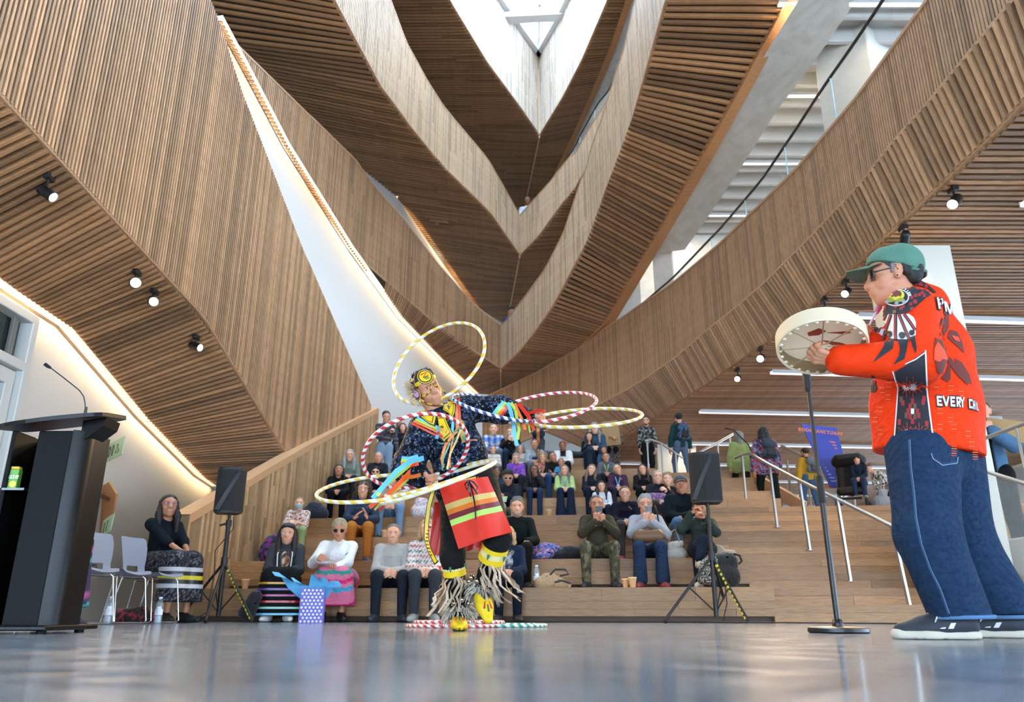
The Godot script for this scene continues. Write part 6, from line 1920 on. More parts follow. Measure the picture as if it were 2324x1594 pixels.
func lectern() -> void:
	var o := Vector3(-2.58, 0, -4.32)
	var t := thing("lectern", "tall black lectern with a curved top at the left edge", "lectern", o)
	var black := mat(Color(0.02, 0.021, 0.024), 0.5, {"spec": 0.25})
	var gloss := mat(Color(0.025, 0.027, 0.031), 0.3, {"spec": 0.3})
	var mb := MB.new()
	mb.bbox(Vector3(-0.08, 0.028, 0), Vector3(0.36, 0, 0), Vector3(0, 0.012, 0), Vector3(0, 0, 0.26), 0.006)
	part("base_plate", mb, gloss, t)
	mb = MB.new()
	for q in [[0.22, 0.18], [-0.38, 0.18], [0.22, -0.18], [-0.38, -0.18], [-0.06, 0.2]]:
		mb.lathe(Vector3(q[0], 0, q[1]), Vector3.UP, [[0.0, 0.0], [0.024, 0.0], [0.024, 0.018], [0.0, 0.018]], 12)
	part("foot", mb, black, t)
	mb = MB.new()
	mb.bbox(Vector3(0.035, 0.55, 0.05), Vector3(0.095, 0, 0), Vector3(0.0, 0.515, 0), Vector3(0, 0, 0.018), 0.006)
	part("side_panel", mb, black, t)
	mb = MB.new()
	var arc := []
	for i in 7:
		var a := i / 6.0 * PI * 0.5
		arc.append(Vector3(0.13 + 0.075 * sin(a), 0, 0.066 - 0.10 * (1 - cos(a))))
	arc.append(Vector3(0.205, 0, -0.2))
	for i in 7:
		var n0 := Vector3(sin(minf(i, 6) / 6.0 * 1.57), 0, cos(minf(i, 6) / 6.0 * 1.57)); var n1 := Vector3(sin(minf(i + 1, 6) / 6.0 * 1.57), 0, cos(minf(i + 1, 6) / 6.0 * 1.57))
		var b := mb.add(arc[i] + Vector3(0, 0.036, 0), n0); mb.add(arc[i + 1] + Vector3(0, 0.036, 0), n1); mb.add(arc[i + 1] + Vector3(0, 1.07, 0), n1); mb.add(arc[i] + Vector3(0, 1.07, 0), n0)
		mb.tri_i(b, b + 1, b + 2); mb.tri_i(b, b + 2, b + 3)
	part("bowed_corner", mb, gloss, t)
	mb = MB.new()
	mb.bbox(Vector3(0.0, 0.55, -0.2), Vector3(0.20, 0, 0), Vector3(0, 0.515, 0), Vector3(0, 0, 0.012), 0.004)
	part("front_panel", mb, black, t)
	mb = MB.new()
	mb.bbox(Vector3(-0.195, 0.55, -0.07), Vector3(0.012, 0, 0), Vector3(0, 0.515, 0), Vector3(0, 0, 0.14), 0.004)
	part("side_panel", mb, black, t)
	mb = MB.new()
	var sh := PackedVector3Array()
	for i in 9:
		var a := i / 8.0 * PI
		sh.append(Vector3(-0.18 - 0.09 * sin(a), 0.73, -0.16 + 0.26 * (1 - cos(a)) / 2))
	sh.append(Vector3(-0.06, 0.73, 0.10)); sh.append(Vector3(-0.06, 0.73, -0.16))
	mb.slab(sh, Vector3.UP, 0.012)
	part("shelf", mb, mat(Color(0.10, 0.11, 0.12), 0.06, {"alpha": 0.55}), t)
	mb = MB.new()
	var tx := Vector3(1, 0.13, 0).normalized(); var tz := Vector3(0, -0.16, 1).normalized()
	var top := PackedVector3Array()
	for i in 13:
		var a := i / 12.0 * PI
		top.append(Vector3(0.0, 1.12, 0.0) + tx * (0.30 * -cos(a)) + tz * (0.05 + 0.13 * sin(a)))
	for i in range(12, -1, -1):
		var a := i / 12.0 * PI
		top.append(Vector3(0.0, 1.12, 0.0) + tx * (0.30 * -cos(a)) + tz * (-0.17 - 0.07 * sin(a)))
	mb.slab(top, tz.cross(tx).normalized(), 0.022)
	part("top_board", mb, gloss, t)
	mb = MB.new()
	mb.slab(PackedVector3Array([Vector3(0.16, 1.0, 0.04), Vector3(0.28, 1.10, 0.04), Vector3(0.29, 1.15, 0.04), Vector3(0.16, 1.13, 0.04)]), Vector3(0, 0, -1), 0.16)
	part("bracket", mb, black, t)
	var m := thing("gooseneck_microphone", "thin gooseneck microphone rising from the black lectern", "microphone", Vector3.ZERO)
	var b := px(194, 936, 4.25); var pts := [b, px(193, 915, 4.25), px(190, 900, 4.24), px(180, 886, 4.22), px(150, 862, 4.18), px(116, 836, 4.12)]
	part("gooseneck", tube_of(pts, 0.0035, 8), mat(Color(0.05, 0.05, 0.10), 0.4), m)
	part("microphone_head", tube_of([pts[5], px(109, 832, 4.11), px(101, 826, 4.10)], PackedFloat32Array([0.006, 0.010, 0.010]), 12), mat(Color(0.03, 0.03, 0.035), 0.8), m)
	part("mount", tube_of([b + Vector3(0, -0.02, 0), b + Vector3(0, 0.03, 0)], PackedFloat32Array([0.010, 0.007]), 12), mat(Color(0.04, 0.04, 0.05), 0.4), m)
	var c := thing("drink_carton", "green and yellow drink carton on the lectern shelf", "carton", o + Vector3(-0.17, 0.742, 0.03), 0.1)
	mb = MB.new()
	mb.bbox(Vector3(0, 0.055, 0), Vector3(0.03, 0, 0), Vector3(0, 0.055, 0), Vector3(0, 0, 0.022), 0.003)
	part("carton_body", mb, mat(c8("5f9a3c"), 0.5), c)
	mb = MB.new()
	mb.bbox(Vector3(0, 0.118, 0), Vector3(0.026, 0, 0), Vector3(0, 0.008, 0), Vector3(0, 0, 0.019), 0.003)
	part("lid", mb, mat(c8("d0a822"), 0.5), c)
	words("fuze", Vector3(0.0, 0.07, 0.0235), Vector3.RIGHT, Vector3.UP, 0.026, mat(Color(0.9, 0.92, 0.88), 0.5), c)
	mb = MB.new()
	mb.lathe(Vector3(0.010, 0.028, 0.022), Vector3(0, 0, 1), [[0.018, 0], [0.018, 0.0015], [0.0, 0.002]], 16)
	part("lemon_print", mb, mat(c8("d8c040"), 0.5), c)
func chair(label: String, at: Vector3, yaw: float, c: Color) -> Node3D:
	var t := thing("stacking_chair", label, "chair", at, yaw, "chairs along the left wall")
	var prof := [[0.235, 0.425], [0.215, 0.447], [0.12, 0.448], [0.0, 0.438], [-0.12, 0.434], [-0.185, 0.445], [-0.215, 0.48], [-0.225, 0.54], [-0.232, 0.62], [-0.245, 0.72], [-0.268, 0.80], [-0.275, 0.815]]
	var half := [0.19, 0.21, 0.225, 0.225, 0.215, 0.19, 0.172, 0.172, 0.19, 0.205, 0.20, 0.17]
	var mb := MB.new()
	var hole := [6, 7]
	for side in 2:
		var nb := mb.v.size()
		for j in prof.size():
			var pq: Array = prof[j]
			var a: Array = prof[maxi(j - 1, 0)]; var b: Array = prof[mini(j + 1, prof.size() - 1)]
			var tn := Vector3(0, b[1] - a[1], b[0] - a[0]).normalized()
			var nn := tn.cross(Vector3.RIGHT) * (1.0 if side == 0 else -1.0)
			for i in 9:
				var f := i / 4.0 - 1.0
				var bow := 0.018 * f * f
				var p := Vector3(half[j] * f, pq[1] + (bow if j < 5 else 0.0), pq[0] + (bow * 1.5 if j >= 6 else 0.0))
				mb.add(p - nn * (0.0 if side == 0 else -0.006) - (Vector3.ZERO if side == 0 else nn * 0.0), nn)
		for j in prof.size() - 1:
			for i in 8:
				if j in hole and i in [2, 3, 4, 5] and j == 6: continue
				var k := nb + j * 9 + i
				mb.tri_i(k, k + 1, k + 10); mb.tri_i(k, k + 10, k + 9)
	part("seat_shell", mb, mat(c, 0.4), t)
	var chrome := mat(Color(0.78, 0.78, 0.78), 0.18, {"metal": 1.0})
	for s in [-1.0, 1.0]:
		part("leg_frame", tube_of([Vector3(0.21 * s, 0.425, -0.15), Vector3(0.225 * s, 0.02, -0.24), Vector3(0.225 * s, 0.009, -0.22), Vector3(0.225 * s, 0.009, 0.20), Vector3(0.225 * s, 0.03, 0.225), Vector3(0.21 * s, 0.40, 0.17), Vector3(0.19 * s, 0.425, 0.15)], 0.0075, 8), chrome, t)
	part("cross_bar", tube_of([Vector3(-0.21, 0.415, 0.14), Vector3(0.21, 0.415, 0.14)], 0.007), chrome, t)
	part("cross_bar", tube_of([Vector3(-0.21, 0.415, -0.14), Vector3(0.21, 0.415, -0.14)], 0.007), chrome, t)
	return t
func speaker(called_at: Vector3, box: Vector3, label: String, slabel: String, yaw: float, feet: Array, hub: float, joint: Vector3, taped: int, wide: float, high: float) -> void:
	var black := mat(Color(0.028, 0.03, 0.033), 0.5)
	var t := thing("loudspeaker", label, "loudspeaker", box, yaw)
	var mb := MB.new()
	var outline := []
	for i in 9:
		var a := lerpf(-1.0, 1.0, i / 8.0)
		outline.append(Vector2(a * wide * 0.5, 0.13 - 0.06 * a * a))
	outline.append(Vector2(wide * 0.36, -0.14)); outline.append(Vector2(-wide * 0.36, -0.14))
	var rows := [[-high / 2, 0.94], [-high / 2 + 0.02, 1.0], [high / 2 - 0.03, 1.0], [high / 2, 0.93]]
	for r in rows.size() - 1:
		for i in outline.size():
			var p: Vector2 = outline[i]; var q: Vector2 = outline[(i + 1) % outline.size()]
			var a := Vector3(p.x * rows[r][1], rows[r][0], p.y * rows[r][1]); var b := Vector3(q.x * rows[r][1], rows[r][0], q.y * rows[r][1])
			var c := Vector3(q.x * rows[r + 1][1], rows[r + 1][0], q.y * rows[r + 1][1]); var d := Vector3(p.x * rows[r + 1][1], rows[r + 1][0], p.y * rows[r + 1][1])
			mb.quad(a, b, c, d, Vector3(q.y - p.y, 0, -(q.x - p.x)).normalized() * (-1.0 if true else 1.0))
	for e in [0, 3]:
		var top := PackedVector3Array()
		for p in outline: top.append(Vector3(p.x * rows[e][1], rows[e][0], p.y * rows[e][1]))
		for i in range(1, top.size() - 1):
			mb.tri(top[0], top[i], top[i + 1], Vector3(0, -1 if e == 0 else 1, 0))
	part("cabinet", mb, black, t)
	mb = MB.new()
	for i in 8:
		var p: Vector2 = outline[i] * 0.95; var q: Vector2 = outline[i + 1] * 0.95
		mb.quad(Vector3(p.x, -high / 2 + 0.02, p.y + 0.012), Vector3(q.x, -high / 2 + 0.02, q.y + 0.012), Vector3(q.x, high / 2 - 0.03, q.y + 0.012), Vector3(p.x, high / 2 - 0.03, p.y + 0.012), Vector3((q.y - p.y) * -1.0, 0, q.x - p.x).normalized())
	part("grille", mb, mat(Color(0.055, 0.058, 0.062), 0.75), t)
	mb = MB.new()
	mb.strip(PackedVector3Array([Vector3(-wide * 0.40, -high * 0.44, 0.107), Vector3(-wide * 0.12, -high * 0.05, 0.147), Vector3(wide * 0.16, high * 0.30, 0.140), Vector3(wide * 0.22, high * 0.42, 0.132)]), PackedVector3Array([Vector3(0.025, 0, 0), Vector3(0.02, -0.01, 0), Vector3(0.018, -0.01, 0), Vector3(0.015, -0.01, 0)]), 0.002)
	part("grille_seam", mb, mat(Color(0.02, 0.02, 0.022), 0.5), t)
	var s := thing("speaker_stand", slabel, "speaker stand", called_at)
	var under := box + Vector3(0, -high / 2, 0) - called_at
	part("pole", tube_of([Vector3(0, 0.06, 0), Vector3(0, joint.y + 0.02, 0)], 0.024, 10), black, s)
	part("pole", tube_of([Vector3(0, joint.y, 0), Vector3(0, under.y, 0)], 0.018, 10), black, s)
	part("collar", tube_of([Vector3(0, joint.y - 0.03, 0), Vector3(0, joint.y + 0.04, 0)], 0.033, 12), black, s)
	part("collar", tube_of([Vector3(0, hub - 0.04, 0), Vector3(0, hub + 0.05, 0)], 0.036, 12), black, s)
	part("knob", tube_of([Vector3(-0.09, joint.y - 0.02, 0.02), Vector3(-0.03, joint.y, 0.01)], 0.012, 8), black, s)
	for k in feet.size():
		var f: Vector3 = feet[k] - called_at
		var root := part("leg", tube_of([Vector3(0, hub, 0), f + Vector3(0, 0.02, 0)], 0.015, 10), black, s)
		part("rubber_foot", tube_of([f + (Vector3(0, hub, 0) - f) * 0.03, f + Vector3(0, 0.012, 0)], 0.02, 10), mat(Color(0.02, 0.02, 0.02), 0.8), root)
		part("brace", tube_of([Vector3(0, 0.10, 0), f.lerp(Vector3(0, hub, 0), 0.52)], 0.008, 6), black, s)
		if k == taped:
			for i in 13:
				var a := f.lerp(Vector3(0, hub, 0), 0.06 + i * 0.064); var b := f.lerp(Vector3(0, hub, 0), 0.06 + i * 0.064 + 0.036)
				part("tape", tube_of([a, b], 0.0165, 10), mat(c8("c8b81e"), 0.5), root)
func sheet(t: Node3D, called: String, corners: Array, th: float, m: Material) -> MeshInstance3D:
	var mb := MB.new()
	var q := PackedVector3Array()
	for c in corners: q.append(c)
	var n := (q[1] - q[0]).cross(q[2] - q[1]).normalized()
	if n.z < 0: n = -n
	mb.slab(q, n, th)
	return part(called, mb, m, t)
func build_signs() -> void:
	var green := mat(c8("a4bf9c"), 0.5)
	var ink := mat(c8("3c4038"), 0.6)
	var figs := [["green flag sign with three washroom figures on the left wall", [[244, 1012, 10.2], [286, 990, 9.6], [278, 1032, 9.6], [235, 1053, 10.2]], 3], ["small green flag sign with two washroom figures below the wooden sign", [[237, 1182, 9.9], [262, 1165, 9.55], [251, 1206, 9.55], [228, 1227, 9.9]], 2]]
	for f in figs:
		var t := thing("flag_sign", f[0], "sign")
		var c: Array = f[1].map(func(a): return px(a[0], a[1], a[2]))
		sheet(t, "sign_panel", c, 0.012, green)
		var at := func(u: float, w: float) -> Vector3: return (c[3] as Vector3).lerp(c[2], u).lerp((c[0] as Vector3).lerp(c[1], u), w)
		var n: Vector3 = (c[1] - c[0]).cross(c[2] - c[1]).normalized()
		if n.z < 0: n = -n
		for k in f[2]:
			var u: float = 0.27 + k * (0.19 if f[2] == 3 else 0.28) + (0.06 if k == 2 else 0.0)
			var mb := MB.new()
			var o := func(a, b) -> Vector3: return at.call(u + a, b) + n * 0.0145
			var r := 0.004
			var ring := PackedVector3Array()
			if k < 2:
				for i in 10: ring.append(o.call(0.035 * cos(TAU * i / 10), 0.74 + 0.045 * sin(TAU * i / 10)))
				mb.tube(ring, r, 5, true)
				ring = PackedVector3Array([o.call(-0.05, 0.66), o.call(0.05, 0.66), o.call(0.06 if k == 0 else 0.03, 0.42), o.call(0.03, 0.42), o.call(0.02, 0.22), o.call(-0.02, 0.22), o.call(-0.03, 0.42), o.call(-0.06 if k == 0 else -0.03, 0.42)])
				mb.tube(ring, r, 5, true)
			else:
				for i in 10: ring.append(o.call(-0.01 + 0.028 * cos(TAU * i / 10), 0.68 + 0.035 * sin(TAU * i / 10)))
				mb.tube(ring, r, 5, true)
				ring = PackedVector3Array()
				for i in 12: ring.append(o.call(0.075 * cos(2.2 + i * 0.42), 0.34 + 0.11 * sin(2.2 + i * 0.42)))
				mb.tube(ring, r, 5)
				mb.tube(PackedVector3Array([o.call(-0.01, 0.62), o.call(0.0, 0.46), o.call(0.06, 0.44), o.call(0.09, 0.28)]), r, 5)
			part("figure", mb, ink, t)
	var t := thing("wooden_sign", "six-sided wooden sign with the word Washrooms on the left wall", "sign")
	var c := [px(224, 1111, 10.3), px(251, 1095, 9.95), px(268, 1121, 9.7), px(261, 1165, 9.7), px(226, 1228, 10.3), px(206, 1201, 10.5)]
	sheet(t, "sign_board", c, 0.025, mat(c8("a9713f"), 0.45, {"tex": grain, "scale": Vector3(6, 0.8, 6)}))
	var x := (c[2] - c[0]) as Vector3
	x = px(262, 1133, 9.75) - px(228, 1119, 10.25)
	var n: Vector3 = (c[2] - c[0]).cross(c[4] - c[2]).normalized()
	if n.z < 0: n = -n
	words("Washrooms", px(243, 1128, 10.0) + n * 0.03, x, Vector3.UP, 0.066, mat(c8("4a3018"), 0.6), t)
	t = thing("square_sign", "small orange square sign on the white wall behind the dancer", "sign")
	sheet(t, "sign_panel", [px(1010, 888, 21.3), px(1024, 885, 21.2), px(1024, 900, 21.2), px(1011, 903, 21.3)], 0.02, mat(c8("d2602c"), 0.5))
	var mb := MB.new()
	var ring := PackedVector3Array([px(1014, 891, 21.15), px(1020, 890, 21.1), px(1020, 897, 21.1), px(1014, 898, 21.15)])
	mb.tube(ring, 0.012, 5, true)
	part("symbol", mb, mat(c8("7a3212"), 0.6), t)
	t = thing("banner", "tall blue banner about a book sanctuary on the landing", "banner")
	c = [px(1818, 964, 13.3), px(1897, 973, 13.2), px(1934, 1108, 13.0), px(1884, 1108, 13.1)]
	sheet(t, "banner_panel", c, 0.03, mat(c8("2c3f9c"), 0.5))
	n = (c[1] - c[0]).cross(c[2] - c[1]).normalized()
	if n.z < 0: n = -n
	x = c[1] - c[0]
	var yv: Vector3 = (c[0] - c[3]).normalized()
	var org := mat(c8("c8704a"), 0.6)
	words("BOOK SANCTUARY", px(1861, 982, 13.2) + n * 0.035, x, yv, 0.062, org, t)
	var pale := mat(c8("8f95c8"), 0.6)
	for k in 13:
		var f := 0.26 + 0.052 * k + (0.02 if k > 4 else 0.0)
		var a: Vector3 = (c[0] as Vector3).lerp(c[3], f).lerp((c[1] as Vector3).lerp(c[2], f), 0.14)
		var b: Vector3 = (c[0] as Vector3).lerp(c[3], f).lerp((c[1] as Vector3).lerp(c[2], f), 0.84 - 0.25 * float(k % 4 == 3))
		mb = MB.new()
		mb.box((a + b) / 2 + n * 0.032, (b - a) / 2, yv * 0.012, n * 0.002)
		part("text_line", mb, org if k < 3 else pale, t)
func rail_set(label: String, posts: Array, rail: Array, r := 0.022) -> void:
	var t := thing("handrail", label, "handrail")
	var steel := mat(Color(0.66, 0.66, 0.65), 0.32, {"metal": 0.9})
	part("rail", tube_of(rail, r, 10), steel, t)
	for p in posts:
		var mb := MB.new()
		var a: Vector3 = p[0]; var b: Vector3 = p[1]
		mb.box((a + b) / 2, Vector3(0.012, 0, 0), (a - b) / 2, Vector3(0, 0, 0.026))
		part("post", mb, steel, t)
		mb = MB.new()
		mb.lathe(b, Vector3.UP, [[0.0, 0.0], [0.045, 0.0], [0.045, 0.008], [0.0, 0.010]], 12)
		part("foot_plate", mb, steel, t)
func build_rails() -> void:
	var P := []
	for q in [[1684, 1034, 1695, 1156, 12.15], [1746, 1055, 1764, 1198, 10.8], [1814, 1091, 1838, 1250, 10.0], [1900, 1133, 1930, 1320, 9.07], [2024, 1194, 2072, 1411, 8.5]]:
		P.append([px(q[0], q[1], q[4]), px(q[2], q[3], q[4])])
	rail_set("long steel handrail down the stairs to the drummer", P, [px(1668, 1040, 12.3), px(1684, 1033, 12.15), px(1702, 1030, 11.9), P[1][0], P[2][0], P[3][0], P[4][0], px(2075, 1216, 8.2)])
	P = []
	for q in [[1468, 997, 1473, 1075, 14.4], [1501, 1008, 1506, 1075, 14.6], [1533, 1029, 1538, 1076, 14.6]]:
		P.append([px(q[0], q[1], q[4]), Vector3(px(q[0], q[1], q[4]).x, tier_h(7), -q[4])])
	rail_set("steel handrail at the upper landing beside the bearded man", P, [px(1462, 1000, 14.3), px(1478, 998, 14.4), px(1501, 1007, 14.6), px(1550, 1040, 14.6)])
	P = []
	for q in [[1628, 1006, 15.3], [1656, 992, 15.5]]:
		P.append([px(q[0], q[1], q[2]), Vector3(px(q[0], q[1], q[2]).x, tier_h(7), -q[2])])
	rail_set("steel handrail behind the man with the backpack", P, [px(1572, 1034, 15.0), px(1628, 1006, 15.3), px(1664, 986, 15.5)])
	P = []
	for q in [[1786, 1046, 13.2], [1808, 1056, 13.0]]:
		P.append([px(q[0], q[1], q[2]), Vector3(px(q[0], q[1], q[2]).x, tier_h(4.5), -q[2])])
	rail_set("short double handrail behind the child in yellow", P, [px(1773, 1012, 13.4), px(1808, 1028, 13.1), px(1832, 1040, 12.9)])
	var t := thing("stair_stringer", "pale timber stringer board beside the upper flight", "board")
	var mb := MB.new()
	edge_bar(mb, px(1690, 1072, 14.3), px(1826, 1153, 12.25), 0.10, 0.03)
	part("board", mb, wood_set_x[4], t)
	t = thing("glass_balustrade", "glass balustrade with two steel rails at the right edge", "balustrade")
	var steel := mat(Color(0.66, 0.66, 0.65), 0.3, {"metal": 0.9})
	var g := [px(2213, 1062, 7.9), px(2420, 1126, 7.2), px(2420, 1330, 7.2), px(2250, 1290, 7.9)]
	sheet(t, "glass_pane", g, 0.012, mat(Color(0.80, 0.87, 0.88), 0.02, {"alpha": 0.10}))
	part("rail", tube_of([px(2205, 1060, 7.9), px(2324, 1097, 7.5), px(2420, 1127, 7.2)], 0.02), steel, t)
	part("rail", tube_of([px(2216, 1002, 8.0), px(2324, 962, 7.4), px(2420, 928, 7.0)], 0.02), steel, t)
	part("post", tube_of([px(2306, 970, 7.5), px(2334, 1100, 7.45)], 0.014), steel, t)
	part("post", tube_of([px(2218, 1062, 7.9), px(2262, 1250, 7.9)], 0.012), steel, t)
	mb = MB.new()
	mb.bbox(Vector3(7.0, 0.42, -8.2), Vector3(1.75, 0, 0), Vector3(0, 0.42, 0), Vector3(0, 0, 0.25), 0.02)
	struct("wall_low_right", "low white stone wall at the right edge", mb, mat(Color(0.85, 0.84, 0.82), 0.5))
func build_floor_things() -> void:
	chair("empty grey chair nearest the lectern by the left wall", Vector3(-3.72, 0, -6.95), 1.4, c8("7d8696"))
	chair("middle empty grey chair by the left wall", Vector3(-3.66, 0, -7.45), 1.4, c8("7d8696"))
	chair("empty grey chair in front of the seated woman's knees", Vector3(-3.56, 0, -7.95), 1.4, c8("7d8696"))
	chair("red chair under the woman in black jean jacket", Vector3(-3.80, 0, -8.78), 1.0, c8("a8402e"))
	chair("grey chair under the person hidden by the lectern", Vector3(-3.78, 0, -6.3), 1.3, c8("7d8696"))
	chair("grey chair under the long-haired person at the left edge", Vector3(-4.1, 0, -5.8), 1.3, c8("7d8696"))
	var t := thing("wallet", "black wallet and papers on the nearest empty chair", "wallet", Vector3(-3.68, 0.458, -6.92), 1.2)
	var mb := MB.new()
	mb.bbox(Vector3(0, 0.014, 0), Vector3(0.09, 0, 0), Vector3(0, 0.013, 0), Vector3(0, 0, 0.06), 0.004)
	part("cover", mb, mat(c8("17171a"), 0.5), t)
	mb = MB.new()
	mb.bbox(Vector3(0, 0.038, 0.01), Vector3(0.08, 0, 0), Vector3(0, 0.010, 0), Vector3(0, 0, 0.05), 0.003)
	part("cover", mb, mat(c8("222226"), 0.5), t)
	bottle("water bottle on the floor beside the lectern foot", px(160, 1415.5, 7.4) * Vector3(1, 0, 1), 1.12, "plastic water bottles on the floor")
	bottle("water bottle on the floor under the middle chair", px(243, 1415.5, 7.5) * Vector3(1, 0, 1), 1.12, "plastic water bottles on the floor")
	bottle("water bottle on the floor by the seated woman's shoes", px(357, 1415, 7.9) * Vector3(1, 0, 1), 1.12, "plastic water bottles on the floor")
	heap("soft_bag", "black and red soft bag under the chairs", "bag", px(305, 1414, 8.1) * Vector3(1, 0, 1), [[Vector3(-0.17, 0.06, 0), Vector3(0.05, 0.07, 0), 0.075, 0.085], [Vector3(0.05, 0.06, 0), Vector3(0.17, 0.06, 0), 0.07, 0.055]], [c8("16161a"), c8("8c2334"), c8("16161a")], "camo")
	speaker(Vector3(px(478, 1411, 8.55).x, 0, -8.75), px(522, 1115, 8.72) + Vector3(0.0, 0, 0), "black loudspeaker on the left tripod stand", "black tripod stand under the left loudspeaker", 0.42, [px(404, 1402, 9.05) * Vector3(1, 0, 1), px(573, 1412, 8.6) * Vector3(1, 0, 1), Vector3(px(478, 1411, 8.55).x + 0.02, 0, -8.35)], 0.62, Vector3(0, 1.03, 0), 1, 0.31, 0.50)
	speaker(Vector3(px(1626, 1400, 8.4).x, 0, -8.4), px(1586, 1086, 8.4) + Vector3(0.07, 0.0, 0), "black loudspeaker on the right tripod stand", "black tripod stand with yellow-taped leg under the right loudspeaker", -0.25, [px(1508, 1412, 8.3) * Vector3(1, 0, 1), px(1698, 1413, 8.2) * Vector3(1, 0, 1), Vector3(px(1660, 1413, 8.7).x, 0, -8.75)], 0.66, Vector3(0, 1.0, 0), 1, 0.33, 0.54)
	var cable := MB.new()
	t = thing("cable", "black cable looping from the left loudspeaker stand", "cable")
	part("cable_run", tube_of([px(530, 1172, 8.7), px(530, 1200, 8.7), px(505, 1230, 8.65), px(488, 1250, 8.6), px(487, 1300, 8.6), px(470, 1390, 8.6), Vector3(px(440, 1411, 8.6).x, 0.008, -8.5), Vector3(px(408, 1411, 8.6).x, 0.008, -8.7), px(400, 1385, 8.9)], 0.005, 6), mat(Color(0.03, 0.03, 0.03), 0.6), t)
	t = thing("cable", "black cable trailing below the right loudspeaker stand", "cable")
	part("cable_run", tube_of([px(1642, 1300, 8.4), px(1650, 1370, 8.4), Vector3(px(1640, 1411, 8.3).x, 0.008, -8.3), Vector3(px(1600, 1411, 8.3).x, 0.008, -8.2), Vector3(px(1760, 1413, 8.2).x, 0.008, -8.0), Vector3(px(1990, 1416, 7.6).x, 0.008, -7.4), Vector3(px(2120, 1418, 7.2).x, 0.008, -7.0)], 0.006, 6), mat(Color(0.03, 0.03, 0.03), 0.6), t)
	t = thing("gift_bag", "purple polka-dot gift bag with blue tissue on the floor", "gift bag", px(706, 1415.5, 8.15) * Vector3(1, 0, 1), 0.12)
	mb = MB.new()
	var hw := 0.118; var hd := 0.06; var hh := 0.33
	for s in [-1.0, 1.0]:
		mb.quad(Vector3(-hw, 0, hd * s), Vector3(hw, 0, hd * s), Vector3(hw, hh, hd * s), Vector3(-hw, hh, hd * s), Vector3(0, 0, s))
		mb.quad(Vector3(-hw, 0, (hd - 0.003) * s), Vector3(hw, 0, (hd - 0.003) * s), Vector3(hw, hh, (hd - 0.003) * s), Vector3(-hw, hh, (hd - 0.003) * s), Vector3(0, 0, -s))
		mb.quad(Vector3(hw * s, 0, -hd), Vector3(hw * s, 0, hd), Vector3(hw * s, hh, hd), Vector3(hw * s, hh, -hd), Vector3(s, 0, 0))
	mb.quad(Vector3(-hw, 0.002, -hd), Vector3(hw, 0.002, -hd), Vector3(hw, 0.002, hd), Vector3(-hw, 0.002, hd), Vector3.UP)
	var bag := part("bag_body", mb, mat(c8("5a4fae"), 0.4), t)
	var dots := MB.new()
	for j in 10:
		for i in 6:
			var p := Vector3(-hw + 0.022 + i * 0.0385 + (0.019 if j % 2 else 0.0), 0.018 + j * 0.0325, hd)
			if p.x < hw - 0.012:
				dots.lathe(p, Vector3(0, 0, 1), [[0.0115, 0.0], [0.0115, 0.001], [0.0, 0.0012]], 10)
	part("dots", dots, mat(Color(0.88, 0.87, 0.90), 0.5), bag)
	for k in 5:
		var f := k / 4.0 - 0.5
		mb = MB.new()
		var lean: float = [-0.30, -0.16, 0.02, 0.08, 0.16][k]
		var hgt: float = [0.16, 0.09, 0.13, 0.09, 0.05][k]
		mb.strip(PackedVector3Array([Vector3(f * 0.18, 0.24, 0.02 * (k % 2)), Vector3(f * 0.2 + lean * 0.3, 0.34, 0.02), Vector3(f * 0.2 + lean * 0.7, 0.34 + hgt * 0.7, 0.035), Vector3(f * 0.2 + lean, 0.34 + hgt * 0.8, 0.05)]), PackedVector3Array([Vector3(0.05, 0, 0.02), Vector3(0.055, 0.01, -0.02), Vector3(0.05, -0.03, 0.03), Vector3(0.02, -0.02, 0.02)]), 0.001)
		part("tissue", mb, mat(c8("58a8d4"), 0.6, {"back": Color(0.3, 0.5, 0.6)}), t)
	var b := Vector3(px(1904, 1437, 4.37).x, 0, -4.37)
	t = thing("microphone_stand", "black round-based microphone stand before the drummer", "microphone stand", b)
	var black := mat(Color(0.03, 0.03, 0.032), 0.38)
	mb = MB.new()
	mb.lathe(Vector3.ZERO, Vector3.UP, [[0.0, 0.0], [0.145, 0.0], [0.155, 0.006], [0.155, 0.022], [0.148, 0.028], [0.03, 0.034], [0.028, 0.05], [0.022, 0.07], [0.0, 0.07]], 40)
	part("base", mb, black, t)
	part("pole", tube_of([Vector3(0, 0.05, 0), Vector3(0, 0.74, 0)], 0.0155, 14), black, t)
	mb = MB.new()
	mb.lathe(Vector3(0, 0.68, 0), Vector3.UP, [[0.017, 0.0], [0.020, 0.01], [0.020, 0.13], [0.017, 0.15], [0.012, 0.155]], 16)
	part("clutch", mb, mat(Color(0.04, 0.04, 0.042), 0.6), t)
	part("pole", tube_of([Vector3(0, 0.80, 0), Vector3(0, 1.34, 0)], 0.0115, 12), black, t)
	mb = MB.new()
	mb.lathe(Vector3(0, 1.32, 0), Vector3.UP, [[0.012, 0.0], [0.019, 0.02], [0.023, 0.05], [0.023, 0.14], [0.018, 0.15], [0.0, 0.15]], 16)
	part("boom_joint", mb, mat(Color(0.04, 0.04, 0.042), 0.55), t)
	var m := thing("microphone", "blue-tipped microphone on its stand beyond the hand drum", "microphone")
	part("microphone_body", tube_of([px(1838, 846, 4.37), px(1812, 832, 4.37)], PackedFloat32Array([0.011, 0.016]), 12), black, m)
	mb = MB.new()
	mb.ball(px(1799, 825, 4.37), Vector3(0.026, 0, 0), Vector3(0, 0.024, 0), Vector3(0, 0, 0.026), 14, 10)
	part("foam_tip", mb, mat(c8("2f4a9c"), 0.9), m)
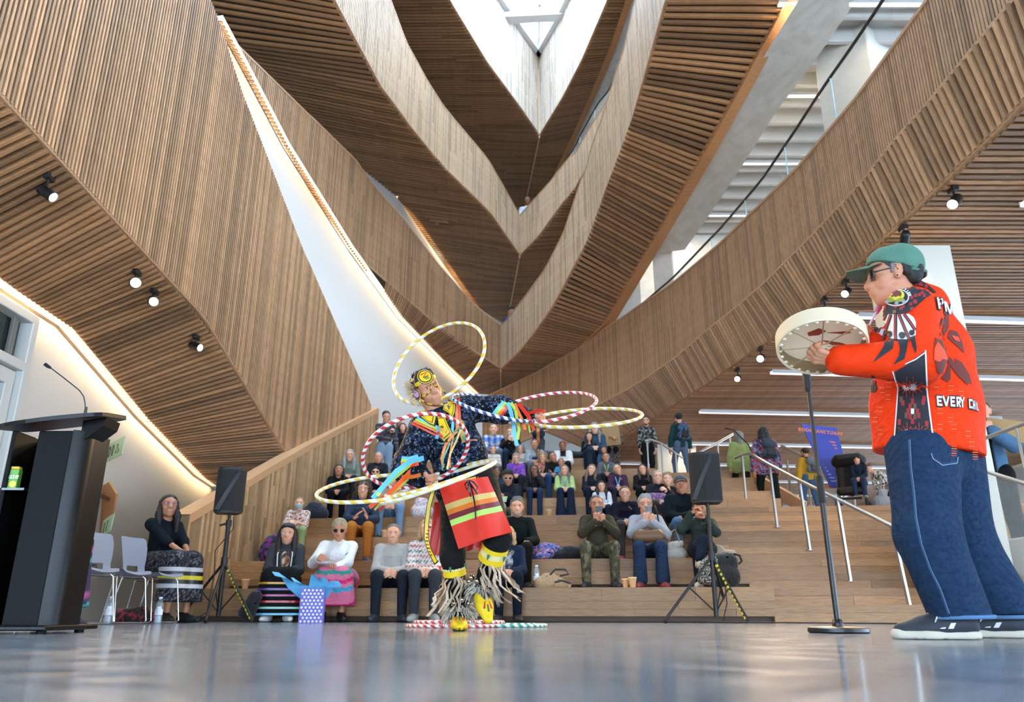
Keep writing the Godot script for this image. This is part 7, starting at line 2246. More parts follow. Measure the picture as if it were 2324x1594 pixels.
func on_tier(n: float, x: float, y: float, back := 0.22) -> Vector3:
	var w := (n - 1.0) * TREAD + back
	var D := B_front + w
	for k in 4: D = B_front + w - px(x, y, D).x * sin(atan(SLOPE))
	return Vector3(px(x, y, D).x, tier_h(n), -D)
func build_step_things() -> void:
	cup("paper cup on the lowest tier at the far left", on_tier(1, 556, 1332), 1.1)
	cup("left one of two paper cups by the camouflage trousers", on_tier(1, 1420, 1330), 0.95)
	cup("right one of two paper cups beside the red shoes", on_tier(1, 1436, 1330, 0.15), 1.1)
	cup("paper cup beside the orange trousers", on_tier(3, 872, 1218), 1.1)
	cup("paper cup near the green cardigan woman's skirt", on_tier(4, 1246, 1168), 1.0)
	bottle("clear glass bottle on the lowest tier beside the tan tote", on_tier(1, 1218, 1330), 1.15)
	var t := heap("tote_bag", "crumpled tan tote bag with dark handles on the lowest tier", "bag", on_tier(1, 1250, 1332), [[Vector3(-0.12, 0.05, 0), Vector3(0.10, 0.05, 0), 0.07, 0.06], [Vector3(-0.05, 0.11, 0), Vector3(0.02, 0.12, 0), 0.05, 0.04], [Vector3(0.08, 0.05, 0.03), Vector3(0.2, 0.03, 0.02), 0.04, 0.03]], [c8("a68a66")])
	part("handle", tube_of([Vector3(-0.02, 0.13, 0.03), Vector3(0.05, 0.20, 0.05), Vector3(0.16, 0.20, 0.05), Vector3(0.20, 0.15, 0.04), Vector3(0.10, 0.13, 0.04)], 0.011), mat(c8("22252c"), 0.7), t)
	part("handle", tube_of([Vector3(0.04, 0.06, 0.07), Vector3(0.12, 0.08, 0.09), Vector3(0.22, 0.05, 0.05)], 0.011), mat(c8("22252c"), 0.7), t)
	heap("scarf", "blue and coral flowered scarf heaped on the second tier", "scarf", on_tier(2, 1240, 1264), [[Vector3(-0.15, 0.08, 0), Vector3(0.10, 0.10, 0), 0.10, 0.09], [Vector3(-0.02, 0.15, 0), Vector3(0.08, 0.13, 0.02), 0.06, 0.05], [Vector3(-0.1, 0.02, 0.24), Vector3(0.02, 0.06, 0.12), 0.05, 0.06]], [c8("3a5ca4"), c8("c8705c"), c8("1c2a4c")], "floral")
	heap("jacket", "dark jacket heaped beside the flowered scarf", "jacket", on_tier(2, 1292, 1264), [[Vector3(-0.16, 0.06, 0), Vector3(0.18, 0.06, 0), 0.07, 0.07], [Vector3(-0.02, 0.11, 0), Vector3(0.12, 0.10, 0), 0.06, 0.05]], [c8("16191f")])
	heap("jacket", "dark jacket and purple bag piled against the plank wall", "jacket", on_tier(2, 618, 1268, 0.3), [[Vector3(-0.08, 0.10, 0), Vector3(0.10, 0.10, 0), 0.11, 0.10], [Vector3(-0.02, 0.26, 0), Vector3(0.08, 0.30, -0.02), 0.09, 0.08], [Vector3(-0.1, 0.2, 0.03), Vector3(0.02, 0.23, 0.03), 0.05, 0.05]], [c8("1d1c26"), c8("7c2a86"), c8("2a3248")], "camo")
	heap("soft_bag", "black bag with blue tag beside the ribbon skirt", "bag", px(566, 1400, 8.75) * Vector3(1, 0, 1), [[Vector3(-0.03, 0.10, 0), Vector3(0.04, 0.26, -0.02), 0.09, 0.07]], [c8("14151a"), c8("2a4a60"), c8("14151a")])
	heap("backpack", "dark backpack against the plank wall on the fourth tier", "backpack", on_tier(4, 712, 1160, 0.3), [[Vector3(-0.08, 0.10, 0), Vector3(0.12, 0.10, 0), 0.11, 0.11], [Vector3(-0.02, 0.22, 0), Vector3(0.06, 0.20, 0), 0.07, 0.07]], [c8("1a2030")])
	heap("plastic_bag", "white plastic bag with red print beside the beige jacket", "bag", on_tier(4, 956, 1160, 0.2), [[Vector3(-0.06, 0.10, 0), Vector3(0.08, 0.10, 0), 0.10, 0.10], [Vector3(-0.03, 0.24, 0), Vector3(0.05, 0.24, 0), 0.07, 0.06]], [c8("c9ccd2"), c8("c98a80"), c8("c9ccd2")], "floral")
	t = heap("tote_bag", "white canvas tote bag beside the blue jeans", "bag", on_tier(2, 1524, 1262, 0.12), [[Vector3(-0.13, 0.05, 0), Vector3(0.13, 0.06, 0), 0.06, 0.06], [Vector3(-0.06, 0.15, 0), Vector3(0.12, 0.18, 0), 0.04, 0.035]], [c8("bdb6a8")])
	part("handle", tube_of([Vector3(-0.05, 0.16, 0.03), Vector3(0.02, 0.32, 0.04), Vector3(0.06, 0.34, 0.04), Vector3(0.10, 0.2, 0.03)], 0.010), mat(c8("9c8870"), 0.8), t)
	t = heap("backpack", "black backpack with speckled front leaning by the stand", "backpack", on_tier(1, 1638, 1330, 0.25), [[Vector3(-0.14, 0.12, 0.02), Vector3(0.08, 0.12, 0), 0.12, 0.13], [Vector3(-0.08, 0.26, 0.0), Vector3(0.10, 0.28, -0.02), 0.10, 0.10]], [c8("16171b")])
	part("front_panel", paint(melt([[Vector3(-0.14, 0.08, 0.11), Vector3(-0.10, 0.28, 0.07), 0.055, 0.06], [Vector3(-0.22, 0.08, 0.05), Vector3(-0.18, 0.24, 0.04), 0.05, 0.05]], 0.012, 0.03), "fine", [c8("17181c"), c8("b9b6ae"), c8("17181c")]), mat(Color.WHITE, 0.8, {"vc": true}), t)
	part("handle", tube_of([Vector3(0.16, 0.36, 0), Vector3(0.22, 0.34, 0.02), Vector3(0.24, 0.28, 0.02), Vector3(0.20, 0.25, 0.02)], 0.012), mat(c8("16171b"), 0.7), t)
	heap("coat", "beige coat spread behind the right loudspeaker stand", "coat", on_tier(2, 1622, 1262, 0.25), [[Vector3(-0.20, 0.06, 0), Vector3(0.20, 0.05, 0.02), 0.07, 0.06], [Vector3(-0.1, 0.11, 0), Vector3(0.05, 0.12, 0), 0.06, 0.05]], [c8("9c8c78")])
	heap("child_backpack", "small blue child's backpack with red and yellow patches", "backpack", on_tier(4, 1492, 1160, 0.02), [[Vector3(-0.09, 0.10, 0.05), Vector3(0.10, 0.10, 0.05), 0.10, 0.10], [Vector3(-0.07, 0.2, 0.03), Vector3(0.08, 0.2, 0.03), 0.09, 0.09]], [c8("2450a0"), c8("b03a34"), c8("b8973a")], "floral")
	heap("jacket", "navy bag and jacket behind the child in the top rows", "jacket", on_tier(8, 1240, 1025, 0.1), [[Vector3(-0.12, 0.08, 0), Vector3(0.14, 0.08, 0), 0.10, 0.09]], [c8("28364c"), c8("6a6c70"), c8("1c2432")], "camo")
	heap("jacket", "black coat lying beside the red beanie", "jacket", on_tier(8, 1305, 1025, 0.1), [[Vector3(-0.25, 0.10, 0), Vector3(0.10, 0.05, 0.05), 0.10, 0.07], [Vector3(0.1, 0.05, 0.05), Vector3(0.3, 0.06, 0), 0.07, 0.07]], [c8("14161b")])
	t = thing("paper_leaflet", "pale green leaflet in the hands of the man in cap and sunglasses", "leaflet")
	sheet(t, "page", [px(1133, 1128, 11.0), px(1152, 1127, 10.95), px(1149, 1140, 10.9), px(1131, 1139, 10.95)], 0.002, mat(c8("a4b088"), 0.7))
	var o := Vector3(px(1938, 1150, 12.5).x, tier_h(4.5), -12.5)
	t = thing("pushchair", "black pushchair holding a toddler on the landing", "pushchair", o, -0.5)
	var black := mat(Color(0.03, 0.03, 0.034), 0.6)
	part("seat_shell", melt([[Vector3(-0.15, 0.34, 0.1), Vector3(0.15, 0.34, 0.1), 0.07, 0.07], [Vector3(-0.16, 0.42, -0.08), Vector3(-0.16, 0.8, -0.2), 0.06, 0.06], [Vector3(0.16, 0.42, -0.08), Vector3(0.16, 0.8, -0.2), 0.06, 0.06], [Vector3(0, 0.4, -0.12), Vector3(0, 0.75, -0.24), 0.12, 0.12]], 0.02, 0.03), black, t)
	part("canopy", melt([[Vector3(-0.17, 0.86, -0.16), Vector3(0.17, 0.86, -0.16), 0.10, 0.10], [Vector3(-0.15, 0.92, -0.06), Vector3(0.15, 0.92, -0.06), 0.05, 0.05]], 0.02, 0.03), black, t)
	for s in [-1.0, 1.0]:
		part("frame", tube_of([Vector3(0.2 * s, 0.12, 0.25), Vector3(0.2 * s, 0.4, 0.05), Vector3(0.2 * s, 0.95, -0.35)], 0.012), mat(Color(0.3, 0.3, 0.31), 0.3, {"metal": 0.8}), t)
		part("frame", tube_of([Vector3(0.2 * s, 0.12, -0.3), Vector3(0.2 * s, 0.45, 0.0)], 0.012), mat(Color(0.3, 0.3, 0.31), 0.3, {"metal": 0.8}), t)
		for z in [0.25, -0.3]:
			var w := MB.new()
			var ring := PackedVector3Array()
			for i in 16: ring.append(Vector3(0.22 * s, 0.11 + 0.09 * sin(TAU * i / 16), z + 0.09 * cos(TAU * i / 16)))
			w.tube(ring, 0.018, 6, true)
			part("wheel", w, black, t)
	part("foot_rest", tube_of([Vector3(-0.16, 0.2, 0.3), Vector3(0.16, 0.2, 0.3)], 0.02), black, t)
	var g := px(1946, 1086, 12.45)
	person({"label": "toddler with brown hair sitting in the black pushchair", "at": Vector3(g.x, tier_h(4.5) + 0.42, -12.40), "yaw": -0.5, "s": 0.62, "low": -0.22, "head_s": 1.2, "skin": "fair", "hair": "short", "hc": c8("4f3a2b"), "top": c8("1f2a36"), "bottom": c8("2a3a50"), "shoe": c8("a09a8c"), "cell": 0.026})
	t = thing("side_table", "small white table behind the pushchair", "table", Vector3(px(1885, 1108, 13.6).x, tier_h(4.5), -13.6))
	var mb := MB.new()
	mb.bbox(Vector3(0, 0.60, 0), Vector3(0.35, 0, 0), Vector3(0, 0.015, 0), Vector3(0, 0, 0.25), 0.005)
	part("table_top", mb, wood_set_x[4], t)
	for s in [[-1, -1], [1, -1], [-1, 1], [1, 1]]:
		part("leg", tube_of([Vector3(0.3 * s[0], 0.59, 0.2 * s[1]), Vector3(0.3 * s[0], 0, 0.2 * s[1])], 0.018), mat(Color(0.85, 0.85, 0.84), 0.4), t)
	heap("soft_bag", "grey see-through bag hanging by the pushchair", "bag", o + Vector3(0.42, 0.0, 0.1), [[Vector3(-0.05, 0.14, 0), Vector3(0.08, 0.14, 0), 0.12, 0.11], [Vector3(0, 0.3, 0), Vector3(0.05, 0.32, 0), 0.07, 0.05]], [c8("8a8c94")])
func sd(bones: Array, k: float, p: Vector3) -> float:
	var s := 0.0
	for b in bones:
		var a: Vector3 = b[0]; var u: Vector3 = b[1] - a
		var t := clampf((p - a).dot(u) / maxf(u.length_squared(), 1e-9), 0, 1)
		var d := p - a - u * t
		var w := d.length()
		if b.size() > 4:
			var m := d.dot(b[4])
			w = sqrt(d.length_squared() + (b[5] * b[5] - 1.0) * m * m)
		s += exp(-(w - lerpf(b[2], b[3], t)) / k)
	return -k * log(maxf(s, 1e-12))
func grad(bones: Array, k: float, p: Vector3) -> Vector3:
	var e := 0.004
	return Vector3(sd(bones, k, p + Vector3(e, 0, 0)) - sd(bones, k, p - Vector3(e, 0, 0)), sd(bones, k, p + Vector3(0, e, 0)) - sd(bones, k, p - Vector3(0, e, 0)), sd(bones, k, p + Vector3(0, 0, e)) - sd(bones, k, p - Vector3(0, 0, e))).normalized()
func cast(bones: Array, k: float, at: Vector3, x: float, y: float, off: float):
	var d := ray(x, y).normalized()
	var o := EYE - at
	var t := 2.2
	for i in 90:
		var s := sd(bones, k, o + d * t)
		if s < 0.0015:
			var p := o + d * t
			return p + grad(bones, k, p) * off
		t += maxf(s * 0.8, 0.001)
		if t > 8.0: return null
	return null
func drape(root: Node3D, called: String, bones: Array, k: float, poly: Array, off: float, m: Material, step := 9.0) -> void:
	var p2 := PackedVector2Array()
	for q in poly: p2.append(Vector2(q[0], q[1]))
	var tr := Geometry2D.triangulate_polygon(p2)
	var todo := []
	for i in range(0, tr.size(), 3): todo.append([p2[tr[i]], p2[tr[i + 1]], p2[tr[i + 2]]])
	var mb := MB.new()
	var seen := {}
	while todo.size():
		var t: Array = todo.pop_back()
		var l := [t[0].distance_to(t[1]), t[1].distance_to(t[2]), t[2].distance_to(t[0])]
		var j := 0 if l[0] >= l[1] and l[0] >= l[2] else (1 if l[1] >= l[2] else 2)
		if l[j] > step:
			var a: Vector2 = t[j]; var b: Vector2 = t[(j + 1) % 3]; var c: Vector2 = t[(j + 2) % 3]
			var mid := (a + b) / 2
			todo.append([a, mid, c]); todo.append([mid, b, c])
			continue
		var id := []
		for q in t:
			if not seen.has(q):
				var h = cast(bones, k, root.position, q.x, q.y, off)
				seen[q] = mb.add(h, grad(bones, k, h)) if h != null else -1
			id.append(seen[q])
		if id.min() >= 0 and mb.v[id[0]].distance_to(mb.v[id[1]]) < 0.12 and mb.v[id[1]].distance_to(mb.v[id[2]]) < 0.12:
			mb.tri_i(id[0], id[1], id[2])
	if mb.ix.size():
		part(called, mb, m, root)
func line_poly(pts: Array, w: float) -> Array:
	var a := []; var b := []
	for i in pts.size():
		var p := Vector2(pts[i][0], pts[i][1])
		var q := Vector2(pts[mini(i + 1, pts.size() - 1)][0], pts[mini(i + 1, pts.size() - 1)][1]) - Vector2(pts[maxi(i - 1, 0)][0], pts[maxi(i - 1, 0)][1])
		var n := Vector2(-q.y, q.x).normalized() * w * 0.5
		a.append([p.x + n.x, p.y + n.y]); b.push_front([p.x - n.x, p.y - n.y])
	return a + b
func disc_poly(x: float, y: float, rx: float, ry := 0.0, n := 16) -> Array:
	var o := []
	for i in n: o.append([x + rx * cos(TAU * i / n), y + (ry if ry > 0 else rx) * sin(TAU * i / n)])
	return o
const GLYPH := {"E": [[0, 0, 0.3, 1], [0, 0, 1, 0.22], [0, 0.39, 0.85, 0.61], [0, 0.78, 1, 1]], "H": [[0, 0, 0.3, 1], [0.7, 0, 1, 1], [0, 0.39, 1, 0.61]], "I": [[0.3, 0, 0.7, 1]], "C": [[0, 0, 0.3, 1], [0, 0, 1, 0.22], [0, 0.78, 1, 1]], "P": [[0, 0, 0.3, 1], [0, 0, 0.95, 0.2], [0, 0.42, 0.95, 0.62], [0.68, 0, 1, 0.6]], "T": [[0, 0, 1, 0.24], [0.34, 0, 0.66, 1]], "O": [[0, 0, 0.3, 1], [0.7, 0, 1, 1], [0, 0, 1, 0.22], [0, 0.78, 1, 1]], "S": [[0, 0, 1, 0.2], [0, 0, 0.3, 0.6], [0, 0.4, 1, 0.6], [0.7, 0.4, 1, 1], [0, 0.8, 1, 1]], "R": [[0, 0, 0.3, 1], [0, 0, 0.95, 0.2], [0, 0.42, 0.95, 0.62], [0.68, 0, 1, 0.6]], "L": [[0, 0, 0.3, 1], [0, 0.78, 1, 1]], "D": [[0, 0, 0.3, 1], [0, 0, 0.9, 0.22], [0, 0.78, 0.9, 1], [0.7, 0.1, 1, 0.9]]}
const DIAG := {"V": [[0, 0, 0.5, 1], [1, 0, 0.5, 1]], "Y": [[0, 0, 0.5, 0.5], [1, 0, 0.5, 0.5], [0.5, 0.45, 0.5, 1]], "R": [[0.45, 0.6, 0.9, 1]], "K": [[0.15, 0, 0.15, 1], [0.2, 0.55, 0.95, 0], [0.35, 0.45, 0.95, 1]], "A": [[0.5, 0, 0, 1], [0.5, 0, 1, 1], [0.2, 0.68, 0.8, 0.68]], "N": [[0.14, 0, 0.14, 1], [0.86, 0, 0.86, 1], [0.14, 0, 0.86, 1]]}
func letter(root: Node3D, ch: String, bones: Array, k: float, o: Vector2, u: Vector2, v: Vector2, off: float, m: Material, grow := 0.0) -> void:
	for r in GLYPH.get(ch, []):
		var q := []
		for c in [[r[0] - grow, r[1] - grow], [r[2] + grow, r[1] - grow], [r[2] + grow, r[3] + grow], [r[0] - grow, r[3] + grow]]:
			var p: Vector2 = o + u * c[0] + v * c[1]
			q.append([p.x, p.y])
		drape(root, "lettering", bones, k, q, off, m, 7.0)
	for r in DIAG.get(ch, []):
		var a: Vector2 = o + u * r[0] + v * r[1]; var b: Vector2 = o + u * r[2] + v * r[3]
		drape(root, "lettering", bones, k, line_poly([[a.x, a.y], [b.x, b.y]], u.length() * (0.3 + 2.0 * grow)), off, m, 7.0)
func hoop_mesh(c: Vector3, u: Vector3, w: Vector3, r: float, tube_r: float, ca: Color, cb: Color, n: int) -> MB:
	var mb := MB.new()
	var N := n * 8
	var f := u.cross(w).normalized()
	var la := lin(ca); var lb := lin(cb)
	for i in N:
		for j in 8:
			var q := []; var qn := []
			for e in [[i, j], [i + 1, j], [i + 1, j + 1], [i, j + 1]]:
				var t: float = TAU * e[0] / N; var s: float = TAU * e[1] / 8.0
				var rad := u * cos(t) + w * sin(t)
				var nn := rad * cos(s) + f * sin(s)
				q.append(c + rad * r + nn * tube_r); qn.append(nn)
			mb.col = la if fposmod(float(i) / 8.0 + j / 8.0, 1.0) < 0.5 else lb
			var b := mb.add(q[0], qn[0]); mb.add(q[1], qn[1]); mb.add(q[2], qn[2]); mb.add(q[3], qn[3])
			mb.tri_i(b, b + 1, b + 2); mb.tri_i(b, b + 2, b + 3)
	return mb
func hoop(label: String, x: float, y: float, a: float, b: float, phi: float, D: float, sgn: float, ca: Color, cb: Color, n := 30) -> void:
	var c := px(x, y, D)
	var F := Vector3(0, sin(PITCH), -cos(PITCH)); var U := Vector3(0, cos(PITCH), sin(PITCH)); var R := Vector3.RIGHT
	var view := (c - EYE).normalized()
	var right := view.cross(U).normalized(); var up := right.cross(view)
	var r := a * (c - EYE).dot(F) / FOCAL
	var t := deg_to_rad(phi)
	var u := right * cos(t) - up * sin(t)
	var w := (right * -sin(t) - up * cos(t)) * (b / a) + view * sgn * sqrt(1.0 - b * b / a / a)
	var o := thing("hoop", label, "hoop", c)
	part("hoop_ring", hoop_mesh(Vector3.ZERO, u, w, r, 0.0115, ca, cb, n), mat(Color.WHITE, 0.35, {"vc": true}), o)
func ribbon(root: Node3D, pts: Array, D0: float, D1: float, wpx: float, c: Color, called := "ribbon", vert := false) -> void:
	var q := PackedVector3Array(); var w := PackedVector3Array()
	for i in pts.size():
		var f := float(i) / (pts.size() - 1)
		q.append(px(pts[i][0], pts[i][1], lerpf(D0, D1, f) + 0.015 * sin(i * 2.1)) - root.position)
	for i in pts.size():
		var t := (q[mini(i + 1, pts.size() - 1)] - q[maxi(i - 1, 0)]).normalized()
		var s := t.cross(Vector3(0, -0.3, 1)).normalized()
		w.append((s + Vector3(0, 0, 0.5) * sin(i * 1.3 + pts[0][0])).normalized() * wpx / 700.0)
	var mb := MB.new()
	mb.strip(q, w, 0.0008)
	part(called, mb, mat(c, 0.35, {"back": Color(c.r, c.g, c.b) * 0.35}), root)
func flower_tex() -> ImageTexture:
	var n := 512
	var im := Image.create(n, n, false, Image.FORMAT_RGB8)
	im.fill(c8("0b0d14"))
	var r := RandomNumberGenerator.new(); r.seed = 4
	var cs := [c8("4a6494"), c8("7d94b4"), c8("2f456f"), c8("9aa6b4"), c8("3b5684")]
	for i in 300:
		var cx := r.randi() % n; var cy := r.randi() % n; var rad := r.randf_range(5, 17); var ph0 := r.randf() * TAU
		var c: Color = cs[r.randi() % 5]; var pet := r.randi_range(4, 7)
		if r.randf() < 0.2: c = c8("9c8446"); rad *= 0.4
		for y in range(-20, 21):
			for x in range(-20, 21):
				var d := sqrt(x * x + y * y); var a := atan2(y, x)
				var edge := rad * (0.72 + 0.28 * cos(a * pet + ph0))
				if d < edge and (d > edge - 3.2 or d < rad * 0.28 or (d > rad * 0.4 and d < rad * 0.5)):
					im.set_pixel(posmod(cx + x, n), posmod(cy + y, n), c)
				elif d < edge:
					im.set_pixel(posmod(cx + x, n), posmod(cy + y, n), c8("141a2a"))
	im.generate_mipmaps()
	return ImageTexture.create_from_image(im)
func dancer() -> void:
	var at := Vector3(px(1045, 1430, 4.9).x, 0, -4.9)
	var L := func(x: float, y: float, d := 4.9) -> Vector3: return px(x, y, d) - at
	var J := {"pelvis": L.call(1060, 1082), "belly": L.call(1043, 1035), "chest": L.call(1020, 988), "neck": L.call(1002, 938), "top": L.call(995, 920), "head": L.call(970, 886, 4.87), "sh0": L.call(957, 972, 4.88), "sh1": L.call(1062, 928, 4.94), "hip0": L.call(1036, 1098), "hip1": L.call(1092, 1092), "kn0": L.call(1027, 1262, 4.80), "an0": L.call(1042, 1388, 4.90), "kn1": L.call(1130, 1222, 4.60), "an1": L.call(1094, 1338, 4.80)}
	var yel := c8("d6b60a"); var red := c8("c8281a"); var blk := c8("101014"); var org := c8("d8702a"); var sky := c8("62b4cc"); var lime := c8("a8c048")
	var shirt := mat(Color.WHITE, 0.8, {"tex": flower_tex(), "scale": Vector3(3.4, 3.4, 3.4), "bump": wrinkle, "bumps": 0.5, "spec": 0.2})
	var sleeve0: Vector3 = L.call(926, 1062, 4.80); var wr0: Vector3 = L.call(962, 1090, 4.66)
	var sleeve1: Vector3 = L.call(1138, 930, 5.0); var wr1: Vector3 = L.call(1203, 946, 4.93)
	var top := [[J.pelvis + Vector3(-0.02, -0.06, 0), J.belly, 0.185, 0.165, Vector3(0, 0, 1), 1.25], [J.belly, J.chest, 0.165, 0.165, Vector3(0, 0, 1), 1.25], [J.chest, J.neck + Vector3(0, -0.08, 0), 0.15, 0.09], [J.sh0.lerp(J.sh1, 0.10), J.sh0.lerp(J.sh1, 0.92), 0.075, 0.075], [J.sh0, sleeve0, 0.085, 0.095], [sleeve0, wr0 + (wr0 - sleeve0) * -0.05, 0.092, 0.062], [J.sh1, sleeve1, 0.085, 0.088], [sleeve1, wr1, 0.082, 0.050]]
	var K := 0.02
	var up := (Vector3(-0.44, 0.86, 0.24)).normalized()
	var f := Vector3(0.40, 0.0, 0.90); f = (f - up * f.dot(up)).normalized()
	var hb := Basis(up.cross(f), up, f)
	var p := person({"label": "hoop dancer in dark floral shirt, red ribbon apron and beaded regalia", "at": at, "pose": "stand", "s": 1.0, "skin": "tan", "joints": J, "wr0": wr0, "wr1": wr1, "el0": sleeve0, "el1": sleeve1, "hbasis": hb, "hc": c8("17110f"), "hair": "short", "cell": 0.014, "head_cell": 0.005, "fine": true, "smile": 1.0, "hand_cell": 0.004, "hp": "grip", "hdir0": L.call(992, 1092, 4.60) - wr0, "hn0": Vector3(0.1, -0.3, 0.9), "hdir1": Vector3(0.9, -0.12, 0.35), "hn1": Vector3(0.1, -0.8, 0.5), "top_b": top, "top_k": K, "top_clips": [], "top_mat": shirt, "top": [Color.WHITE], "bot_b": [[J.hip0, J.kn0, 0.105, 0.072], [J.kn0, J.an0, 0.070, 0.050], [J.hip1, J.kn1, 0.105, 0.080], [J.kn1, J.an1, 0.074, 0.050], [J.pelvis, J.pelvis + Vector3(0, -0.03, 0), 0.15, 0.15]], "bottom": c8("16171b"), "no_shoes": true, "head_s": 1.02})
	var bands := [[[[947, 949], [996, 971]], sky], [[[943, 953], [997, 976]], lime], [[[939, 957], [996, 982]], org], [[[935, 962], [993, 990]], c8("c8402a")]]
	for b in bands: drape(p, "shirt_ribbon", top, K, line_poly(b[0], 5.0), 0.004, mat(b[1], 0.35))
	for b in [[[[1035, 906], [1036, 940], [1037, 976]], org], [[[1041, 902], [1042, 930], [1043, 958]], c8("c8402a")], [[[1029, 935], [1028, 960], [1026, 985]], sky]]: drape(p, "shirt_ribbon", top, K, line_poly(b[0], 6.0), 0.004, mat(b[1], 0.35))
	var collar := [[[949, 932], [960, 921], [969, 938], [990, 948], [986, 966], [973, 961], [952, 945]], [[1013, 905], [1033, 917], [1031, 938], [1026, 954], [1018, 940], [1006, 933]], [[994, 946], [1008, 946], [1026, 986], [1009, 1002], [1001, 992]]]
	for q in collar:
		var cx := 0.0; var cy := 0.0
		for a in q: cx += a[0] / q.size(); cy += a[1] / q.size()
		for e in [[1.16, blk, 0.008], [1.0, yel, 0.011], [0.84, c8("7a3a18"), 0.0125], [0.74, yel, 0.014]]:
			drape(p, "beaded_collar", top, K, q.map(func(a): return [cx + (a[0] - cx) * e[0], cy + (a[1] - cy) * e[0]]), e[2], mat(e[1], 0.5), 6.0)
		drape(p, "bead_motif", top, K, line_poly([[cx - 4, cy - 3], [cx, cy + 2], [cx + 4, cy - 2]], 2.0), 0.016, mat(blk, 0.5), 4.0)
		drape(p, "bead_motif", top, K, line_poly([[cx, cy - 5], [cx + 0.5, cy + 6]], 2.0), 0.016, mat(blk, 0.5), 4.0)
	drape(p, "belt", top, K, [[1030, 1096], [1076, 1084], [1098, 1066], [1108, 1068], [1108, 1086], [1080, 1097], [1030, 1108]], 0.010, mat(yel, 0.5), 7.0)
	for k in 5: drape(p, "bead_motif", top, K, disc_poly(1084 + k * 5, 1085 - k * 3, 2.4), 0.013, mat([red, c8("2f7a3c")][k % 2], 0.5), 4.0)
	for b in [[[[912, 1040], [930, 1041], [948, 1035]], sky], [[[911, 1046], [930, 1047], [949, 1041]], lime], [[[911, 1052], [930, 1053], [950, 1048]], org], [[[911, 1058], [930, 1059], [950, 1055]], red], [[[1119, 940], [1128, 928], [1143, 912]], sky], [[[1123, 944], [1133, 931], [1148, 914]], lime], [[[1128, 947], [1138, 934], [1152, 917]], org], [[[1133, 950], [1143, 937], [1156, 921]], red]]:
		drape(p, "cuff_ribbon", top, K, line_poly(b[0], 6.2), 0.004, mat(b[1], 0.35), 6.0)
	var quad := func(v0: float, v1: float, c: Color, called: String, cr: Array, bulge: float) -> void:
		var mb := MB.new()
		var nu := 12; var nv := 6
		for s in 2:
			var b0 := mb.v.size()
			for j in nv + 1:
				for i in nu + 1:
					var u := float(i) / nu; var v := lerpf(v0, v1, float(j) / nv)
					var P := func(u2: float, v2: float) -> Vector3:
						var a: Vector3 = (cr[0] as Vector3).lerp(cr[1], u2); var b: Vector3 = (cr[3] as Vector3).lerp(cr[2], u2)
						return a.lerp(b, v2) + Vector3(0, 0, bulge * sin(PI * u2) + 0.016 * sin(u2 * 11.0 + v2 * 2.0) * v2)
					var q: Vector3 = P.call(u, v)
					var nn: Vector3 = (P.call(u + 0.01, v) - q).cross(q - P.call(u, v + 0.01)).normalized()
					if nn.z < 0: nn = -nn
					mb.add(q - (nn * 0.003 if s == 1 else Vector3.ZERO), nn if s == 0 else -nn)
			for j in nv:
				for i in nu:
					var k := b0 + j * (nu + 1) + i
					mb.tri_i(k, k + 1, k + nu + 2); mb.tri_i(k, k + nu + 2, k + nu + 1)
		part(called, mb, mat(c, 0.42), p)
	var cr := [L.call(997, 1108, 4.69), L.call(1107, 1082, 4.70), L.call(1163, 1207, 4.40), L.call(1041, 1247, 4.56)]
	for b in [[0.0, 0.29, c8("cc2c1c"), "apron"], [0.29, 0.385, c8("c8ac62"), "apron_ribbon"], [0.385, 0.465, c8("d2701e"), "apron_ribbon"], [0.465, 0.55, c8("6c1626"), "apron_ribbon"], [0.55, 0.64, c8("a4cc5e"), "apron_ribbon"], [0.64, 1.0, c8("cc2c1c"), "apron"]]:
		quad.call(b[0], b[1], b[2], b[3], cr, 0.07)
	quad.call(0.0, 1.0, c8("c0241c"), "back_apron", [L.call(986, 1140, 5.0), L.call(1040, 1140, 5.05), L.call(1034, 1262, 5.05), L.call(973, 1260, 4.98)], 0.0)
	quad.call(0.0, 1.0, c8("c0241c"), "back_apron", [L.call(1040, 1200, 5.05), L.call(1100, 1190, 5.05), L.call(1094, 1240, 5.05), L.call(1048, 1256, 5.05)], 0.0)
	for b in [[[[985, 1108], [974, 1146], [968, 1190], [967, 1220], [974, 1248], [990, 1280]], 11.0, blk, 4.76], [[[985, 1108], [974, 1146], [968, 1190], [967, 1220], [974, 1248], [989, 1277]], 7.5, yel, 4.752]]:
		ribbon(p, b[0], b[3], b[3], b[1] * 0.95, b[2], "beaded_side_strip")
	for k in 9:
		ribbon(p, [[966.0 + (k - 3.5) * (k - 3.5) * 0.55, 1196 + k * 8], [972.0 + (k - 3.5) * (k - 3.5) * 0.55, 1197 + k * 8]], 4.745, 4.745, 2.0, red if k % 2 else blk, "bead_motif")
	for b in [[[1062, 1090], [1070, 1108], [1077, 1140], [1080, 1182]], [[1062, 1091], [1055, 1100], [1059, 1112], [1066, 1104], [1062, 1091]], [[1064, 1091], [1074, 1094], [1084, 1106], [1080, 1114], [1072, 1106], [1064, 1093]], [[1063, 1092], [1070, 1102], [1084, 1122]], [[1062, 1092], [1064, 1112], [1069, 1128]]]:
		ribbon(p, b, 4.55, 4.48, 3.0, blk, "belt_tie")
